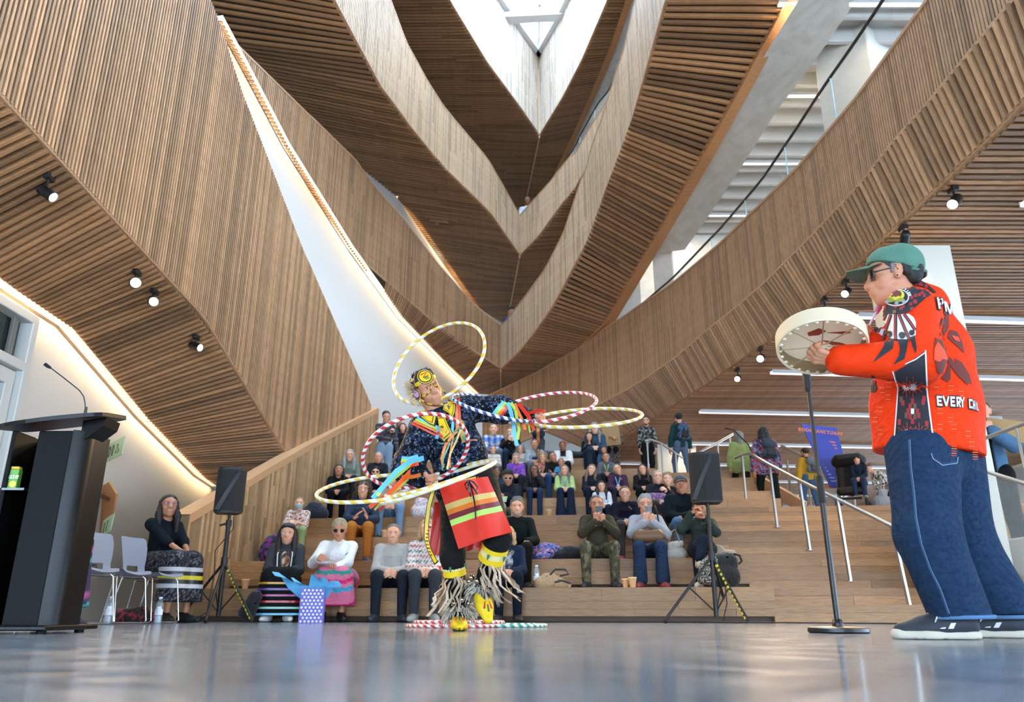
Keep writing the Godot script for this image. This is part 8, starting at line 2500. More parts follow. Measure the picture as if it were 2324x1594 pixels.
	for k in 2:
		var kn: Vector3 = J["kn%d" % k]; var an: Vector3 = J["an%d" % k]
		var ax := (an - kn).normalized()
		var o := kn + ax * (0.015 if k == 0 else 0.045)
		var ctr := o
		for e in [[0.0, 0.028, yel], [0.028, 0.062, c8("d0c48e")], [0.062, 0.10, yel]]:
			part("knee_cuff", tube_of([ctr + ax * e[0], ctr + ax * e[1]], 0.080 if k == 1 else 0.069, 20), mat(e[2], 0.5), p)
		var sx := ax.cross(Vector3(0, 0, 1)).normalized(); var sz := sx.cross(ax).normalized()
		for g in [-1.0, 0.2, 1.2]:
			var dv: Vector3 = (sx * sin(g) + sz * cos(g)) * 0.086
			if dv.z < 0: dv = dv - sz * dv.dot(sz) * 2.0
			part("bead_motif", tube_of([ctr + dv + ax * 0.03, ctr + dv + ax * 0.06], PackedFloat32Array([0.010, 0.003]), 6), mat(c8("2f6a44") if g < 1 else red, 0.5), p)
		var r2 := RandomNumberGenerator.new(); r2.seed = 11 + k
		for i in 15:
			var a := lerpf(-2.4, 2.4, i / 14.0)
			var dv := (sx * sin(a) + sz * cos(a))
			var s := ctr + ax * 0.097 + dv * (0.07 if k == 1 else 0.06)
			var swing := Vector3(-0.35, 0, 0.05) if k == 0 else Vector3(0.55, 0, -0.1)
			var l := r2.randf_range(0.15, 0.22)
			var pts := PackedVector3Array(); var w := PackedVector3Array()
			for j in 6:
				var t := j / 5.0
				pts.append(s + dv * (0.015 + 0.035 * r2.randf()) * t + Vector3.DOWN * l * t * (1.0 if k == 0 else 0.95) + swing * l * t * t * r2.randf_range(0.5, 1.1) + Vector3(0.012 * sin(j * 2.0 + i), 0, 0.012 * cos(j * 1.7 + i)))
				w.append((dv.cross(Vector3.UP).normalized() * cos(j * 0.5 + i) + Vector3(0, 0, 0.6)).normalized() * 0.0105)
			var mb := MB.new()
			mb.strip(pts, w, 0.0016)
			part("fringe", mb, mat(c8(["c0ab92", "b29c82", "cab8a0"][i % 3]), 0.8), p)
		var fur := MB.new()
		for i in 230:
			var a := r2.randf() * TAU
			var d := Vector3(cos(a), 0, sin(a))
			var b := an + d * 0.045 + Vector3(0, r2.randf_range(-0.01, 0.045), 0)
			var out := d * r2.randf_range(0.03, 0.075) + Vector3(0, r2.randf_range(-0.10, -0.03), 0)
			if d.z > 0.5: out *= 0.45
			fur.col = lin(c8("c9c1b2").darkened(r2.randf() * 0.3))
			fur.tube(PackedVector3Array([b, b + out * 0.6 + d * 0.012, b + out]), PackedFloat32Array([0.0045, 0.0035, 0.0006]), 4)
		tag(part("ankle_fur", fur, mat(Color.WHITE, 0.9, {"vc": true}), p), "", "", "", "stuff")
		for i in 7:
			var a := -1.6 + i * 0.62
			var bell := MB.new()
			bell.ball(an + Vector3(sin(a) * 0.075, 0.045 + 0.02 * (i % 2), cos(a) * 0.07), Vector3(0.019, 0, 0), Vector3(0, 0.019, 0), Vector3(0, 0, 0.019), 12, 8)
			part("bell", bell, mat(Color(0.72, 0.69, 0.64), 0.15, {"metal": 1.0}), p)
		var toe := Vector3(0.10, 0.0, 1.0).normalized() if k == 0 else Vector3(0.30, -0.85, 0.62).normalized()
		var upv := (Vector3.UP - toe * toe.y).normalized()
		var base := an - upv * 0.085 if k == 0 else an - upv * 0.06 + toe * 0.02
		if k == 0: base.y = 0.0
		var T := Transform3D(Basis(upv.cross(toe), upv, toe), base)
		var m := shoe_shape()
		var mo := MB.new()
		mo.join(m)
		for i in mo.v.size():
			var q := mo.v[i]
			mo.c[i] = lin(c8("16130f")) if q.y < 0.010 else (lin(c8("8a3a20")) if q.y < 0.018 and int(q.z * 90 + q.x * 60) % 2 == 0 else (lin(yel) if q.z > 0.005 and absf(q.x) + 0.02 < 0.075 and q.y < 0.078 and not (absf(q.x) < 0.010 and q.z < 0.07) else lin(c8("201a16"))))
		part("moccasin", mo, mat(Color.WHITE, 0.55, {"vc": true}), p, T)
		for g in [[-0.012, 0.10, red], [0.012, 0.10, red], [0.0, 0.12, c8("2f6a44")]]:
			part("bead_motif", tube_of([T * Vector3(g[0], 0.071, g[1] - 0.02), T * Vector3(g[0] * 2.0, 0.062, g[1] + 0.02)], 0.006, 6), mat(g[2], 0.5), p)
		part("moccasin_tie", tube_of([T * Vector3(-0.03, 0.085, 0.02), T * Vector3(0.0, 0.10, 0.04), T * Vector3(0.035, 0.06, 0.06), T * Vector3(0.02, 0.05, 0.10)], 0.006, 6), mat(c8("1a1714"), 0.8), p)
	var H := Transform3D(hb.scaled(Vector3.ONE * 1.02), J.head)
	var rose := func(o: Vector3, n: Vector3, rings: Array, sq: float, called: String) -> Node3D:
		var root := part(called, MB.new(), null, p)
		var first := true
		for g in rings:
			var mb := MB.new()
			mb.lathe(Vector3.ZERO, Vector3(0, 0, 1), [[g[0], g[2]], [g[1], g[2] + 0.0015], [0.0, g[2] + 0.002]], 24)
			var z := n.normalized(); var x := up.cross(z).normalized()
			var T := H * Transform3D(Basis(Vector3(1, 0, 0), Vector3(0, 1, 0), Vector3(0, 0, 1)), o)
			var nz := n.normalized(); var nx := Vector3.UP.cross(nz).normalized()
			T = H * Transform3D(Basis(nx * sq, nz.cross(nx), nz), o)
			if first:
				root.mesh = mb.mesh(); root.material_override = mat(g[3], 0.5); root.transform = T; first = false
			else:
				part("bead_ring", mb, mat(g[3], 0.5), root)
		return root
	var r1: Node3D = rose.call(Vector3(-0.012, 0.078, 0.088), Vector3(-0.1, 0.35, 1), [[0.053, 0.05, 0.0, blk], [0.049, 0.046, 0.003, yel], [0.045, 0.043, 0.005, c8("4a2418")], [0.037, 0.035, 0.007, yel]], 1.0, "beaded_rosette")
	for q in [[[-0.022, 0.020], [0.022, 0.020], [-0.016, -0.004], [0.02, -0.006]], [[-0.010, -0.006], [0.0, -0.026]], [[0.006, -0.006], [0.014, -0.026]]]:
		var mb := MB.new(); var v := PackedVector3Array()
		for a in q: v.append(Vector3(a[0], a[1], 0.011))
		mb.tube(v, 0.0042, 5)
		part("bead_motif", mb, mat(red if q.size() > 2 else c8("2f7a50"), 0.5), r1)
	rose.call(Vector3(-0.092, 0.005, 0.035), Vector3(-0.75, 0.1, 0.75), [[0.038, 0.035, 0.0, c8("b87a18")], [0.031, 0.029, 0.004, c8("241a20")], [0.024, 0.022, 0.006, c8("a07898")]], 0.68, "beaded_rosette")
	var band := PackedVector3Array(); var bw := PackedVector3Array()
	for i in 17:
		var a := lerpf(-2.0, 2.0, i / 16.0)
		band.append(Vector3(sin(a) * 0.086, 0.062 - 0.016 * absf(a) * 0.3, cos(a) * 0.098 - 0.008)); bw.append(Vector3(0, 0.012, 0))
	var mbb := MB.new(); mbb.strip(band, bw, 0.002)
	part("beaded_headband", mbb, mat(yel, 0.5), p, H)
	var quill := MB.new()
	var r3 := RandomNumberGenerator.new(); r3.seed = 3
	for i in 340:
		var a := r3.randf_range(-1.1, 2.9); var q := r3.randf_range(0.0, 1.0)
		var b := Vector3(-0.075 - 0.01 * q, 0.02 + 0.05 * q * sin(a), -0.01 + 0.06 * q)
		var d := Vector3(-0.55 - r3.randf() * 0.5, sin(a) * 0.9, -cos(a) * 0.9 + 0.15).normalized()
		if i > 250:
			b = Vector3(r3.randf_range(-0.05, 0.05), 0.115, r3.randf_range(-0.03, 0.05)); d = Vector3(r3.randf_range(-0.5, 0.3), 0.7, r3.randf_range(0.0, 0.7)).normalized()
		var l := r3.randf_range(0.05, 0.085) if i <= 250 else r3.randf_range(0.015, 0.032)
		quill.col = lin(c8("2a211a"))
		quill.tube(PackedVector3Array([b, b + d * l * 0.5]), PackedFloat32Array([0.0022, 0.0018]), 4)
		quill.col = lin(c8("cbb894")) if i <= 250 else lin(c8("2a2018"))
		quill.tube(PackedVector3Array([b + d * l * 0.45, b + d * l]), PackedFloat32Array([0.0020, 0.0005]), 4)
	tag(part("hair_roach", quill, mat(Color.WHITE, 0.8, {"vc": true}), p, H), "", "", "", "stuff")
	for s in [[[-0.012, 0.035, 0.098], [-0.006, 0.01, 0.106], [-0.026, -0.018, 0.098], [-0.055, -0.03, 0.075], [-0.082, -0.02, 0.03]], [[0.008, 0.035, 0.098], [0.012, 0.008, 0.106], [0.034, -0.012, 0.095], [0.062, -0.02, 0.065], [0.082, -0.01, 0.02]], [[-0.082, -0.03, 0.02], [-0.06, -0.08, 0.045], [-0.02, -0.112, 0.07], [0.05, -0.13, 0.09], [0.09, -0.16, 0.11]], [[0.082, -0.02, 0.02], [0.085, -0.08, 0.04], [0.075, -0.14, 0.07], [0.09, -0.17, 0.11]]]:
		for i in s.size() - 1:
			for j in 5:
				var a := Vector3(s[i][0], s[i][1], s[i][2]).lerp(Vector3(s[i + 1][0], s[i + 1][1], s[i + 1][2]), j / 5.0)
				var b := Vector3(s[i][0], s[i][1], s[i][2]).lerp(Vector3(s[i + 1][0], s[i + 1][1], s[i + 1][2]), (j + 0.85) / 5.0)
				part("bead_string", tube_of([a, b], 0.0042, 6), mat(yel if j < 3 else (blk if j == 3 else c8("7a2a1c")), 0.4), p, H)
	for b in [[[[962, 1040], [930, 1048], [900, 1070], [872, 1102], [846, 1132]], 11.0, sky], [[[955, 1044], [925, 1060], [896, 1084], [868, 1108], [856, 1126]], 8.0, lime], [[[950, 1052], [930, 1072], [905, 1098], [884, 1120], [838, 1152]], 9.0, c8("d8521e")], [[[948, 1058], [924, 1090], [892, 1120], [868, 1138], [850, 1158]], 5.0, c8("c8b03a")], [[[912, 1082], [920, 1084], [940, 1082], [955, 1078]], 8.0, org], [[[905, 1110], [880, 1135], [862, 1160]], 5.0, red]]:
		ribbon(p, b[0], 4.70, 4.45, b[1], b[2])
	for b in [[[[1152, 914], [1158, 930], [1165, 958], [1168, 985], [1173, 1012]], 9.0, sky], [[[1160, 914], [1170, 932], [1174, 955], [1178, 975], [1174, 998]], 7.0, lime], [[[1168, 916], [1176, 935], [1186, 955], [1192, 976]], 7.0, org], [[[1176, 916], [1188, 930], [1200, 946], [1206, 964]], 9.0, red], [[[1190, 940], [1208, 936], [1224, 932], [1238, 934]], 7.0, red], [[[1196, 950], [1200, 965], [1203, 982]], 4.0, lime], [[[1202, 950], [1206, 962], [1212, 978]], 8.0, c8("d8521e")]]:
		ribbon(p, b[0], 4.86, 4.80, b[1], b[2])
	for b in [[[[1047, 955], [1042, 975], [1024, 992], [1010, 1012], [1004, 1030]], 5.0, c8("d08a48")], [[[1046, 960], [1030, 985], [1012, 1010], [1002, 1040], [1006, 1062]], 5.0, org], [[[1043, 970], [1026, 990], [1016, 1018], [1006, 1040], [1004, 1068]], 3.5, c8("3c8a5c")], [[[1046, 975], [1036, 1000], [1022, 1030], [1015, 1066]], 4.5, c8("c8b06a")], [[[1030, 985], [1024, 1015], [1020, 1040], [1022, 1062]], 3.0, org], [[[1040, 956], [1052, 964], [1056, 985], [1052, 1000]], 6.0, c8("4a8a5a")], [[[1040, 954], [1050, 958], [1052, 972], [1048, 990], [1053, 1004]], 7.0, c8("b89440")], [[[1060, 1000], [1072, 999], [1084, 999]], 2.5, c8("b87a4a")], [[[992, 1003], [1002, 1008], [1020, 1004], [1040, 990]], 3.0, c8("2f6a4c")], [[[996, 970], [995, 980], [991, 996]], 7.0, sky], [[[998, 974], [1008, 978], [1014, 981]], 8.0, c8("d8a03a")], [[[992, 982], [998, 988], [1003, 993]], 8.0, c8("c8402a")], [[[1012, 1002], [1030, 990], [1044, 978]], 7.0, blk]]:
		ribbon(p, b[0], 4.56, 4.58, b[1], b[2])
	var wht := c8("d4d6da"); var yl := c8("c8aa3c")
	hoop("yellow and white hoop held in the dancer's teeth, above his head", 995, 822, 118, 71, -38, 5.0, -1, yl, wht, 28)
	hoop("red and white hoop ringing the dancer's right arm and chest", 945, 1027, 121, 79, -16, 4.46, 1, c8("b02a2e"), wht, 36)
	hoop("red and white hoop stretched out right from the dancer's raised hand", 1240, 924, 114, 30, -9, 5.15, -1, c8("b42c38"), wht, 34)
	hoop("yellow and white hoop farthest right, under the dancer's raised hand", 1332, 948, 124, 20, -4, 4.95, -1, yl, wht, 30)
	hoop("blue and white hoop across the dancer's shoulder and outstretched arm", 1121, 925, 99, 17, 15, 4.93, -1, c8("26386e"), wht, 34)
	hoop("yellow and white hoop farthest left, below the dancer's lower hand", 856, 1107, 134, 27, -5, 4.62, -1, yl, wht, 30)
	hoop("pale yellow hoop tilted across the dancer's belt", 996, 1094, 136, 10, -19, 4.45, -1, c8("cfc48a"), wht, 30)
	hoop("second pale yellow hoop just above the tilted one at the belt", 1000, 1086, 128, 12, -17, 4.50, -1, yl, wht, 30)
	for q in [["red and white hoop lying on the floor behind the dancer's foot", Vector3(px(1027, 1421, 5.9).x, 0.013, -5.9), c8("b43a3e")], ["teal and white hoop lying on the floor to the right", Vector3(px(1140, 1420, 6.1).x, 0.013, -6.1), c8("2f8a78")], ["second red and white hoop stacked on the floor hoops", Vector3(px(1042, 1419, 6.05).x, 0.036, -6.05), c8("b43a3e")]]:
		var o := thing("hoop", q[0], "hoop", q[1])
		part("hoop_ring", hoop_mesh(Vector3.ZERO, Vector3.RIGHT, Vector3(0, 0, 1), 0.325, 0.0115, q[2], wht, 34), mat(Color.WHITE, 0.35, {"vc": true}), o)
func drummer() -> void:
	var at := Vector3(px(2110, 1430, 3.45).x, 0, -3.45)
	var L := func(x: float, y: float, d := 3.45) -> Vector3: return px(x, y, d) - at
	var J := {"pelvis": L.call(2112, 1015, 3.46), "belly": L.call(2100, 920, 3.46), "chest": L.call(2098, 800, 3.46), "neck": L.call(2074, 672, 3.44), "top": L.call(2060, 650, 3.44), "head": L.call(2027, 630, 3.42), "sh0": L.call(2092, 705, 3.62), "sh1": L.call(2070, 712, 3.28), "hip0": L.call(2150, 1030, 3.54), "hip1": L.call(2092, 1030, 3.38), "kn0": L.call(2185, 1225, 3.56), "kn1": L.call(2105, 1215, 3.30), "an0": L.call(2285, 1405, 3.52), "an1": L.call(2172, 1408, 3.33)}
	var el1: Vector3 = L.call(2082, 820, 3.10); var wr1: Vector3 = L.call(1902, 818, 3.14)
	var el0: Vector3 = L.call(2040, 815, 3.74); var wr0: Vector3 = L.call(1977, 776, 3.56)
	var top := [[L.call(2107, 1050, 3.46), J.belly, 0.228, 0.222], [J.belly, J.chest, 0.222, 0.19], [J.chest, L.call(2088, 722, 3.45), 0.19, 0.12], [J.sh0, J.sh1, 0.10, 0.10], [J.sh1, el1, 0.108, 0.096], [el1, wr1 + (el1 - wr1) * 0.04, 0.090, 0.066], [J.sh0, el0, 0.115, 0.10], [el0, wr0, 0.09, 0.065], [L.call(2098, 690, 3.45), J.neck, 0.095, 0.075]]
	var K := 0.022
	var hem: float = L.call(2040, 1004, 3.46).y
	var cn := Vector3(-0.12, -0.98, -0.08).normalized()
	var clips := [[cn, cn.dot(Vector3(-0.17, hem - 0.02, 0))]]
	var f := Vector3(-0.965, -0.02, -0.20).normalized()
	var up := Vector3(-0.10, 1.0, 0.0); up = (up - f * up.dot(f)).normalized()
	var jean := [[J.hip1, J.kn1, 0.150, 0.125], [J.kn1, J.an1 + Vector3(0.02, 0.0, 0), 0.125, 0.115], [J.hip0, J.kn0, 0.150, 0.125], [J.kn0, J.an0 + Vector3(0.02, 0.0, 0), 0.125, 0.115], [J.pelvis + Vector3(0, -0.02, 0), J.pelvis + Vector3(0, 0.08, 0), 0.185, 0.185]]
	var denim := noise_tex(0.08, [[0.25, Color(0.72, 0.75, 0.80)], [0.5, Color(0.90, 0.92, 0.94)], [0.8, Color(1, 1, 1)]], 44)
	var p := person({"label": "drummer in orange jersey, green cap and baggy jeans singing to the left", "at": at, "pose": "stand", "s": 1.0, "skin": "tan", "joints": J, "el0": el0, "el1": el1, "wr0": wr0, "wr1": wr1, "hbasis": Basis(up.cross(f), up, f), "head_s": 1.12, "head_cell": 0.0045, "fine": true, "cell": 0.014, "hair": "crop", "hc": c8("1d1a1a"), "hand_cell": 0.0036, "hp0": "grip", "hp1": "hold", "hdir1": L.call(1850, 806, 3.16) - wr1, "hn1": Vector3(-0.15, 0.75, -0.5), "hdir0": Vector3(-0.6, 0.35, 0.3), "hn0": Vector3(-0.3, 0.2, 0.9), "top_b": top, "top_k": K, "top_clips": clips, "top_mat": mat(c8("d23000"), 0.75, {"spec": 0.3, "bump": wrinkle, "bumps": 0.7, "scale": Vector3(1.6, 1.6, 1.6)}), "top": [Color.WHITE], "bot_b": jean, "bottom": [Color.WHITE], "bot_mat": mat(c8("24374f"), 0.85, {"tex": denim, "scale": Vector3(2, 2, 2), "spec": 0.2, "bump": wrinkle, "bumps": 0.9}), "bot_clips": [[Vector3(0.05, -1, 0.0), -0.075]], "no_shoes": true, "smile": 0.0})
	var H: Transform3D = p.get_meta("H")
	cap_part(p, H * Transform3D(Basis().scaled(Vector3(1.06, 1.08, 1.08)), Vector3(0, -0.004, 0)), c8("46705f"))
	part("cap_strap", tube_of([H * Vector3(-0.085, 0.0, -0.05), H * Vector3(-0.05, -0.004, -0.115), H * Vector3(0.0, -0.004, -0.128), H * Vector3(0.05, -0.004, -0.115), H * Vector3(0.085, 0.0, -0.05)], 0.008, 6), mat(c8("46705f"), 0.8), p)
	part("nape_hair", melt([[Vector3(-0.045, -0.025, -0.07), Vector3(0.045, -0.025, -0.07), 0.030, 0.030], [Vector3(-0.045, 0.015, -0.085), Vector3(0.045, 0.015, -0.085), 0.026, 0.026], [Vector3(0.068, 0.0, -0.035), Vector3(0.07, 0.03, -0.02), 0.017, 0.017], [Vector3(-0.068, 0.0, -0.035), Vector3(-0.07, 0.03, -0.02), 0.017, 0.017]], 0.006, 0.012, [], [], 0.005), mat(c8("1c1a1b"), 0.75), p, H)
	part("sideburn", melt([[Vector3(0.078, 0.028, 0.018), Vector3(0.074, 0.0, 0.022), 0.010, 0.006]], 0.004, 0.004), mat(c8("6a6868"), 0.8), p, H)
	glasses_part(p, H * Transform3D(Basis().scaled(Vector3(1.02, 1.25, 1.02)), Vector3.ZERO), c8("3a4650"), true)
	part("mouth", melt([[Vector3(-0.012, -0.0655, 0.088), Vector3(0.012, -0.0655, 0.088), 0.0105, 0.0105]], 0.003, 0.003), mat(c8("2a0d0c"), 0.5), p, H)
	part("collar_band", tube_of([L.call(2052, 682, 3.26), L.call(2074, 668, 3.30), L.call(2096, 668, 3.36), L.call(2110, 676, 3.45)], 0.014, 8), mat(c8("c87a50"), 0.7), p)
	var blk := mat(c8("15161d"), 0.75); var wht := mat(c8("d4d4d4"), 0.75); var red := mat(c8("8c2026"), 0.75); var mar := mat(c8("5c1c12"), 0.75); var dor := mat(c8("b8330d"), 0.75); var lor := mat(c8("dc6a22"), 0.75)
	var A := func(q: Array) -> Array: return q.map(func(a): return [1760.0 + a[0] / 4.6875, 540.0 + a[1] / 4.6875])
	var B := func(q: Array) -> Array: return q.map(func(a): return [1880.0 + a[0] / 2.529, 840.0 + a[1] / 2.529])
	var lay := func(called: String, q: Array, off: float, m: Material, st := 9.0) -> void: drape(p, called, top, K, q, off, m, st)
	lay.call("shoulder_yoke", A.call([[1100, 620], [1200, 530], [1290, 480], [1400, 455], [1540, 452], [1620, 500], [1710, 580], [1600, 640], [1490, 740], [1400, 800], [1270, 815], [1140, 830], [1105, 720]]), 0.002, blk)
	for q in [[1370, 500], [1340, 515], [1500, 515], [1540, 500], [1520, 540], [1560, 525], [1600, 520], [1450, 640], [1490, 620], [1530, 610], [1560, 590], [1480, 680], [1440, 710], [1580, 620], [1170, 735], [1280, 735], [1310, 720], [1340, 755], [1360, 735], [1270, 790], [1490, 690], [1450, 760], [1180, 700]]:
		lay.call("woven_block", A.call([[q[0] - 16, q[1] - 16], [q[0] + 18, q[1] - 20], [q[0] + 16, q[1] + 16], [q[0] - 18, q[1] + 18]]), 0.0035, red if int(q[0]) % 40 < 30 else mat(c8("6e5a48"), 0.75))
	lay.call("emblem", A.call(disc_poly(1285, 640, 138, 92, 24)), 0.004, wht)
	lay.call("emblem", A.call(disc_poly(1285, 638, 128, 82, 24)), 0.005, blk)
	lay.call("emblem", A.call(disc_poly(1292, 618, 84, 60, 20)), 0.006, mat(c8("cdbb22"), 0.7))
	lay.call("emblem", A.call([[1225, 605], [1245, 575], [1290, 570], [1335, 580], [1350, 605], [1340, 635], [1315, 625], [1290, 640], [1265, 628], [1250, 645], [1238, 625]]), 0.0075, mar, 6.0)
	lay.call("emblem", A.call([[1190, 660], [1230, 640], [1285, 672], [1340, 645], [1380, 665], [1340, 695], [1285, 685], [1225, 698]]), 0.0075, mat(c8("7c8a30"), 0.7), 6.0)
	for q in [[1200, 690], [1370, 690], [1300, 705]]: lay.call("emblem", A.call(disc_poly(q[0], q[1], 22, 17, 10)), 0.0085, mat(c8("8a8f98"), 0.7), 6.0)
	var txt := "SIKSIKA NATION"
	for i in txt.length():
		var a := lerpf(-1.36, 1.30, i / 13.0)
		var o := Vector2(1760 + (1287 + 150 * sin(a)) / 4.6875, 540 + (646 - 112 * cos(a)) / 4.6875)
		var u := Vector2(cos(a), sin(a) * 0.9) * 4.1; var v := Vector2(-sin(a), cos(a)) * 5.6
		letter(p, txt[i], top, K, o - u / 2 - v / 2, u, v, 0.0045, wht, 0.02)
	lay.call("feather_fan", A.call([[1132, 828], [1210, 812], [1300, 818], [1420, 812], [1470, 850], [1494, 900], [1492, 1040], [1440, 1058], [1400, 1084], [1300, 1084], [1255, 1078], [1150, 1050], [1100, 1020], [1050, 1000], [1110, 930]]), 0.002, wht)
	for q in [[[1235, 818], [1190, 950], [1150, 1085]], [[1283, 818], [1282, 960], [1280, 1090]], [[1318, 818], [1370, 950], [1425, 1088]], [[1370, 816], [1430, 900], [1488, 990]], [[1180, 822], [1130, 930], [1090, 1010]]]:
		lay.call("feather_stripe", A.call(line_poly(q, 34.0)), 0.0035, blk)
		lay.call("feather_stripe", A.call(line_poly(q, 12.0)), 0.005, mat(c8("a82a26"), 0.75))
	for q in [[1215, 1028, 36], [1350, 1045, 36], [1452, 1018, 30], [1075, 985, 28]]: lay.call("feather_spot", A.call(disc_poly(q[0], q[1], q[2])), 0.0045, blk)
	for q in [[[1135, 1050], [1262, 1078], [1248, 1180], [1150, 1250], [1036, 1326], [1130, 1190], [1160, 1140]], [[1300, 1084], [1415, 1084], [1395, 1200], [1370, 1290], [1255, 1348], [1310, 1260], [1326, 1180]], [[1432, 1062], [1482, 1050], [1502, 1180], [1490, 1235], [1460, 1160]]]: lay.call("feather_tip", A.call(q), 0.0025, blk)
	lay.call("side_panel", B.call([[380, 10], [450, -30], [555, -110], [566, 120], [580, 250], [604, 428], [540, 405], [490, 385], [383, 386], [400, 110]]), 0.002, blk, 12.0)
	lay.call("piping", B.call(line_poly([[368, 5], [402, 105], [392, 250], [382, 388]], 7.0)), 0.004, wht)
	lay.call("piping", B.call(line_poly([[556, -110], [566, 120], [582, 250], [606, 430]], 8.0)), 0.004, wht)
	lay.call("piping", B.call(line_poly([[556, -100], [500, -60], [440, -34]], 6.0)), 0.004, wht)
	for s in [[450, 98, 24], [487, 98, 24], [454, 362, 20], [521, 362, 20]]:
		for k in 12:
			var a := TAU * k / 12
			lay.call("star_ray", B.call(line_poly([[s[0] + cos(a) * 20, s[1] + sin(a) * 20], [s[0] + cos(a) * (62 if k % 2 else 44), s[1] + sin(a) * (62 if k % 2 else 44)]], 4.0)), 0.004, mat(c8("9c2a22"), 0.75))
			lay.call("star_ray", B.call(line_poly([[s[0] + cos(a) * 5, s[1] + sin(a) * 5], [s[0] + cos(a) * s[2], s[1] + sin(a) * s[2]]], 6.0)), 0.0045, wht)
	for q in [[485, 238, 1], [472, 210, 0], [498, 210, 0], [460, 238, 0], [512, 238, 0], [472, 268, 0], [498, 268, 0], [450, 262, 0], [520, 262, 0], [485, 180, 0], [485, 296, 0], [420, 170, 0], [550, 165, 0], [410, 300, 0], [565, 310, 0], [430, 190, 0], [545, 185, 0]]:
		lay.call("woven_block", B.call([[q[0] - 10, q[1] - 17], [q[0] + 9, q[1] - 16], [q[0] + 9, q[1] + 17], [q[0] - 10, q[1] + 16]]), 0.004, wht if q[2] else (red if int(q[0]) % 3 else mat(c8("5e4438"), 0.75)))
	lay.call("chest_panel", B.call([[246, 30], [264, 34], [280, 110], [264, 130], [246, 132]]), 0.002, blk)
	for k in 3: lay.call("woven_block", B.call(line_poly([[238 + k * 13, 82], [244 + k * 13, 62]], 7.0)), 0.004, red)
	for q in [[300, 200], [345, 130], [270, 260], [350, 60], [300, 330], [640, 210], [720, 300], [700, 260], [640, 300], [800, 340], [720, 440], [820, 400], [650, 420], [600, 330], [760, 110], [700, 80], [840, 460], [310, 90], [620, 60]]:
		for j in 5: lay.call("weave_line", B.call(line_poly([[q[0] - 15, q[1] + j * 13], [q[0] + 15, q[1] + j * 13 + 1]], 4.0)), 0.0025, lor if j % 2 else dor, 14.0)
	for q in [[[1800, 760], [1838, 790], [1842, 950], [1790, 1050], [1800, 1150], [1850, 1260], [1950, 1400], [2060, 1540], [2040, 1570], [1920, 1450], [1830, 1320], [1780, 1180], [1750, 1060], [1745, 940]], [[1700, 1060], [1770, 1110], [1815, 1230], [1858, 1380], [1862, 1500], [1830, 1540], [1770, 1500], [1715, 1420], [1690, 1270], [1688, 1150]], [[1850, 980], [1930, 1000], [1985, 1120], [2010, 1240], [1960, 1180], [1890, 1120], [1830, 1060]], [[1900, 1280], [1980, 1330], [2060, 1460], [2085, 1560], [2010, 1500], [1930, 1400]]]: lay.call("feather_print", A.call(q), 0.0025, mar, 11.0)
	for q in [[[1720, 1110], [1790, 1200], [1825, 1300], [1770, 1290], [1740, 1320], [1680, 1300], [1685, 1180]], [[1870, 1040], [1940, 1060], [1960, 1110], [1900, 1090]]]: lay.call("feather_print", A.call(q), 0.004, mat(c8("c83a10"), 0.7), 11.0)
	lay.call("feather_print", B.call(line_poly([[760, 95], [745, 125], [770, 135], [810, 100], [830, 120], [800, 60]], 5.0)), 0.003, mar)
	for t in [["P", 1705, 640, 62, 118, 14], ["I", 1765, 672, 44, 112, 14], ["V", 1800, 690, 60, 120, 20]]:
		var o := Vector2(1760 + t[1] / 4.6875, 540 + t[2] / 4.6875); var u := Vector2(t[3], t[5]) / 4.6875; var v := Vector2(t[4] * 0.16, t[4]) / 4.6875
		letter(p, t[0], top, K, o, u, v, 0.004, blk, 0.12)
		letter(p, t[0], top, K, o, u, v, 0.006, wht)
	var i := 0
	for t in [["E", 620, 150, 34, 56], ["V", 656, 151, 36, 57], ["E", 696, 153, 30, 57], ["R", 730, 155, 26, 57], ["Y", 752, 157, 25, 58], ["C", 800, 168, 22, 52], ["H", 822, 176, 14, 50], ["I", 838, 184, 8, 46], ["L", 846, 190, 6, 44]]:
		var o := Vector2(1880 + t[1] / 2.529, 840 + t[2] / 2.529); var u := Vector2(t[3] * 0.86, 2.0) / 2.529; var v := Vector2(3.0, t[4]) / 2.529
		letter(p, t[0], top, K, o, u, v, 0.004, blk, 0.13)
		letter(p, t[0], top, K, o, u, v, 0.006, wht)
	var lj := func(called: String, q: Array, off: float, m: Material) -> void: drape(p, called, jean, 0.014, B.call(q), off, m)
	var dk := mat(c8("24405f"), 0.8); var pale := mat(c8("6d8aa8"), 0.8)
	lj.call("seam", line_poly([[462, 400], [470, 560], [488, 700], [500, 850], [530, 1000], [580, 1140], [640, 1260], [690, 1400]], 10.0), 0.0015, dk)
	lj.call("seam", line_poly([[470, 400], [478, 560], [496, 700], [508, 850], [538, 1000], [588, 1140], [648, 1260], [697, 1400]], 3.0), 0.0025, pale)
	lj.call("pocket", line_poly([[590, 480], [600, 510], [655, 548], [738, 535], [742, 500]], 5.0), 0.002, pale)
	lj.call("pocket", line_poly([[596, 474], [606, 502], [656, 538], [732, 526]], 3.0), 0.002, dk)
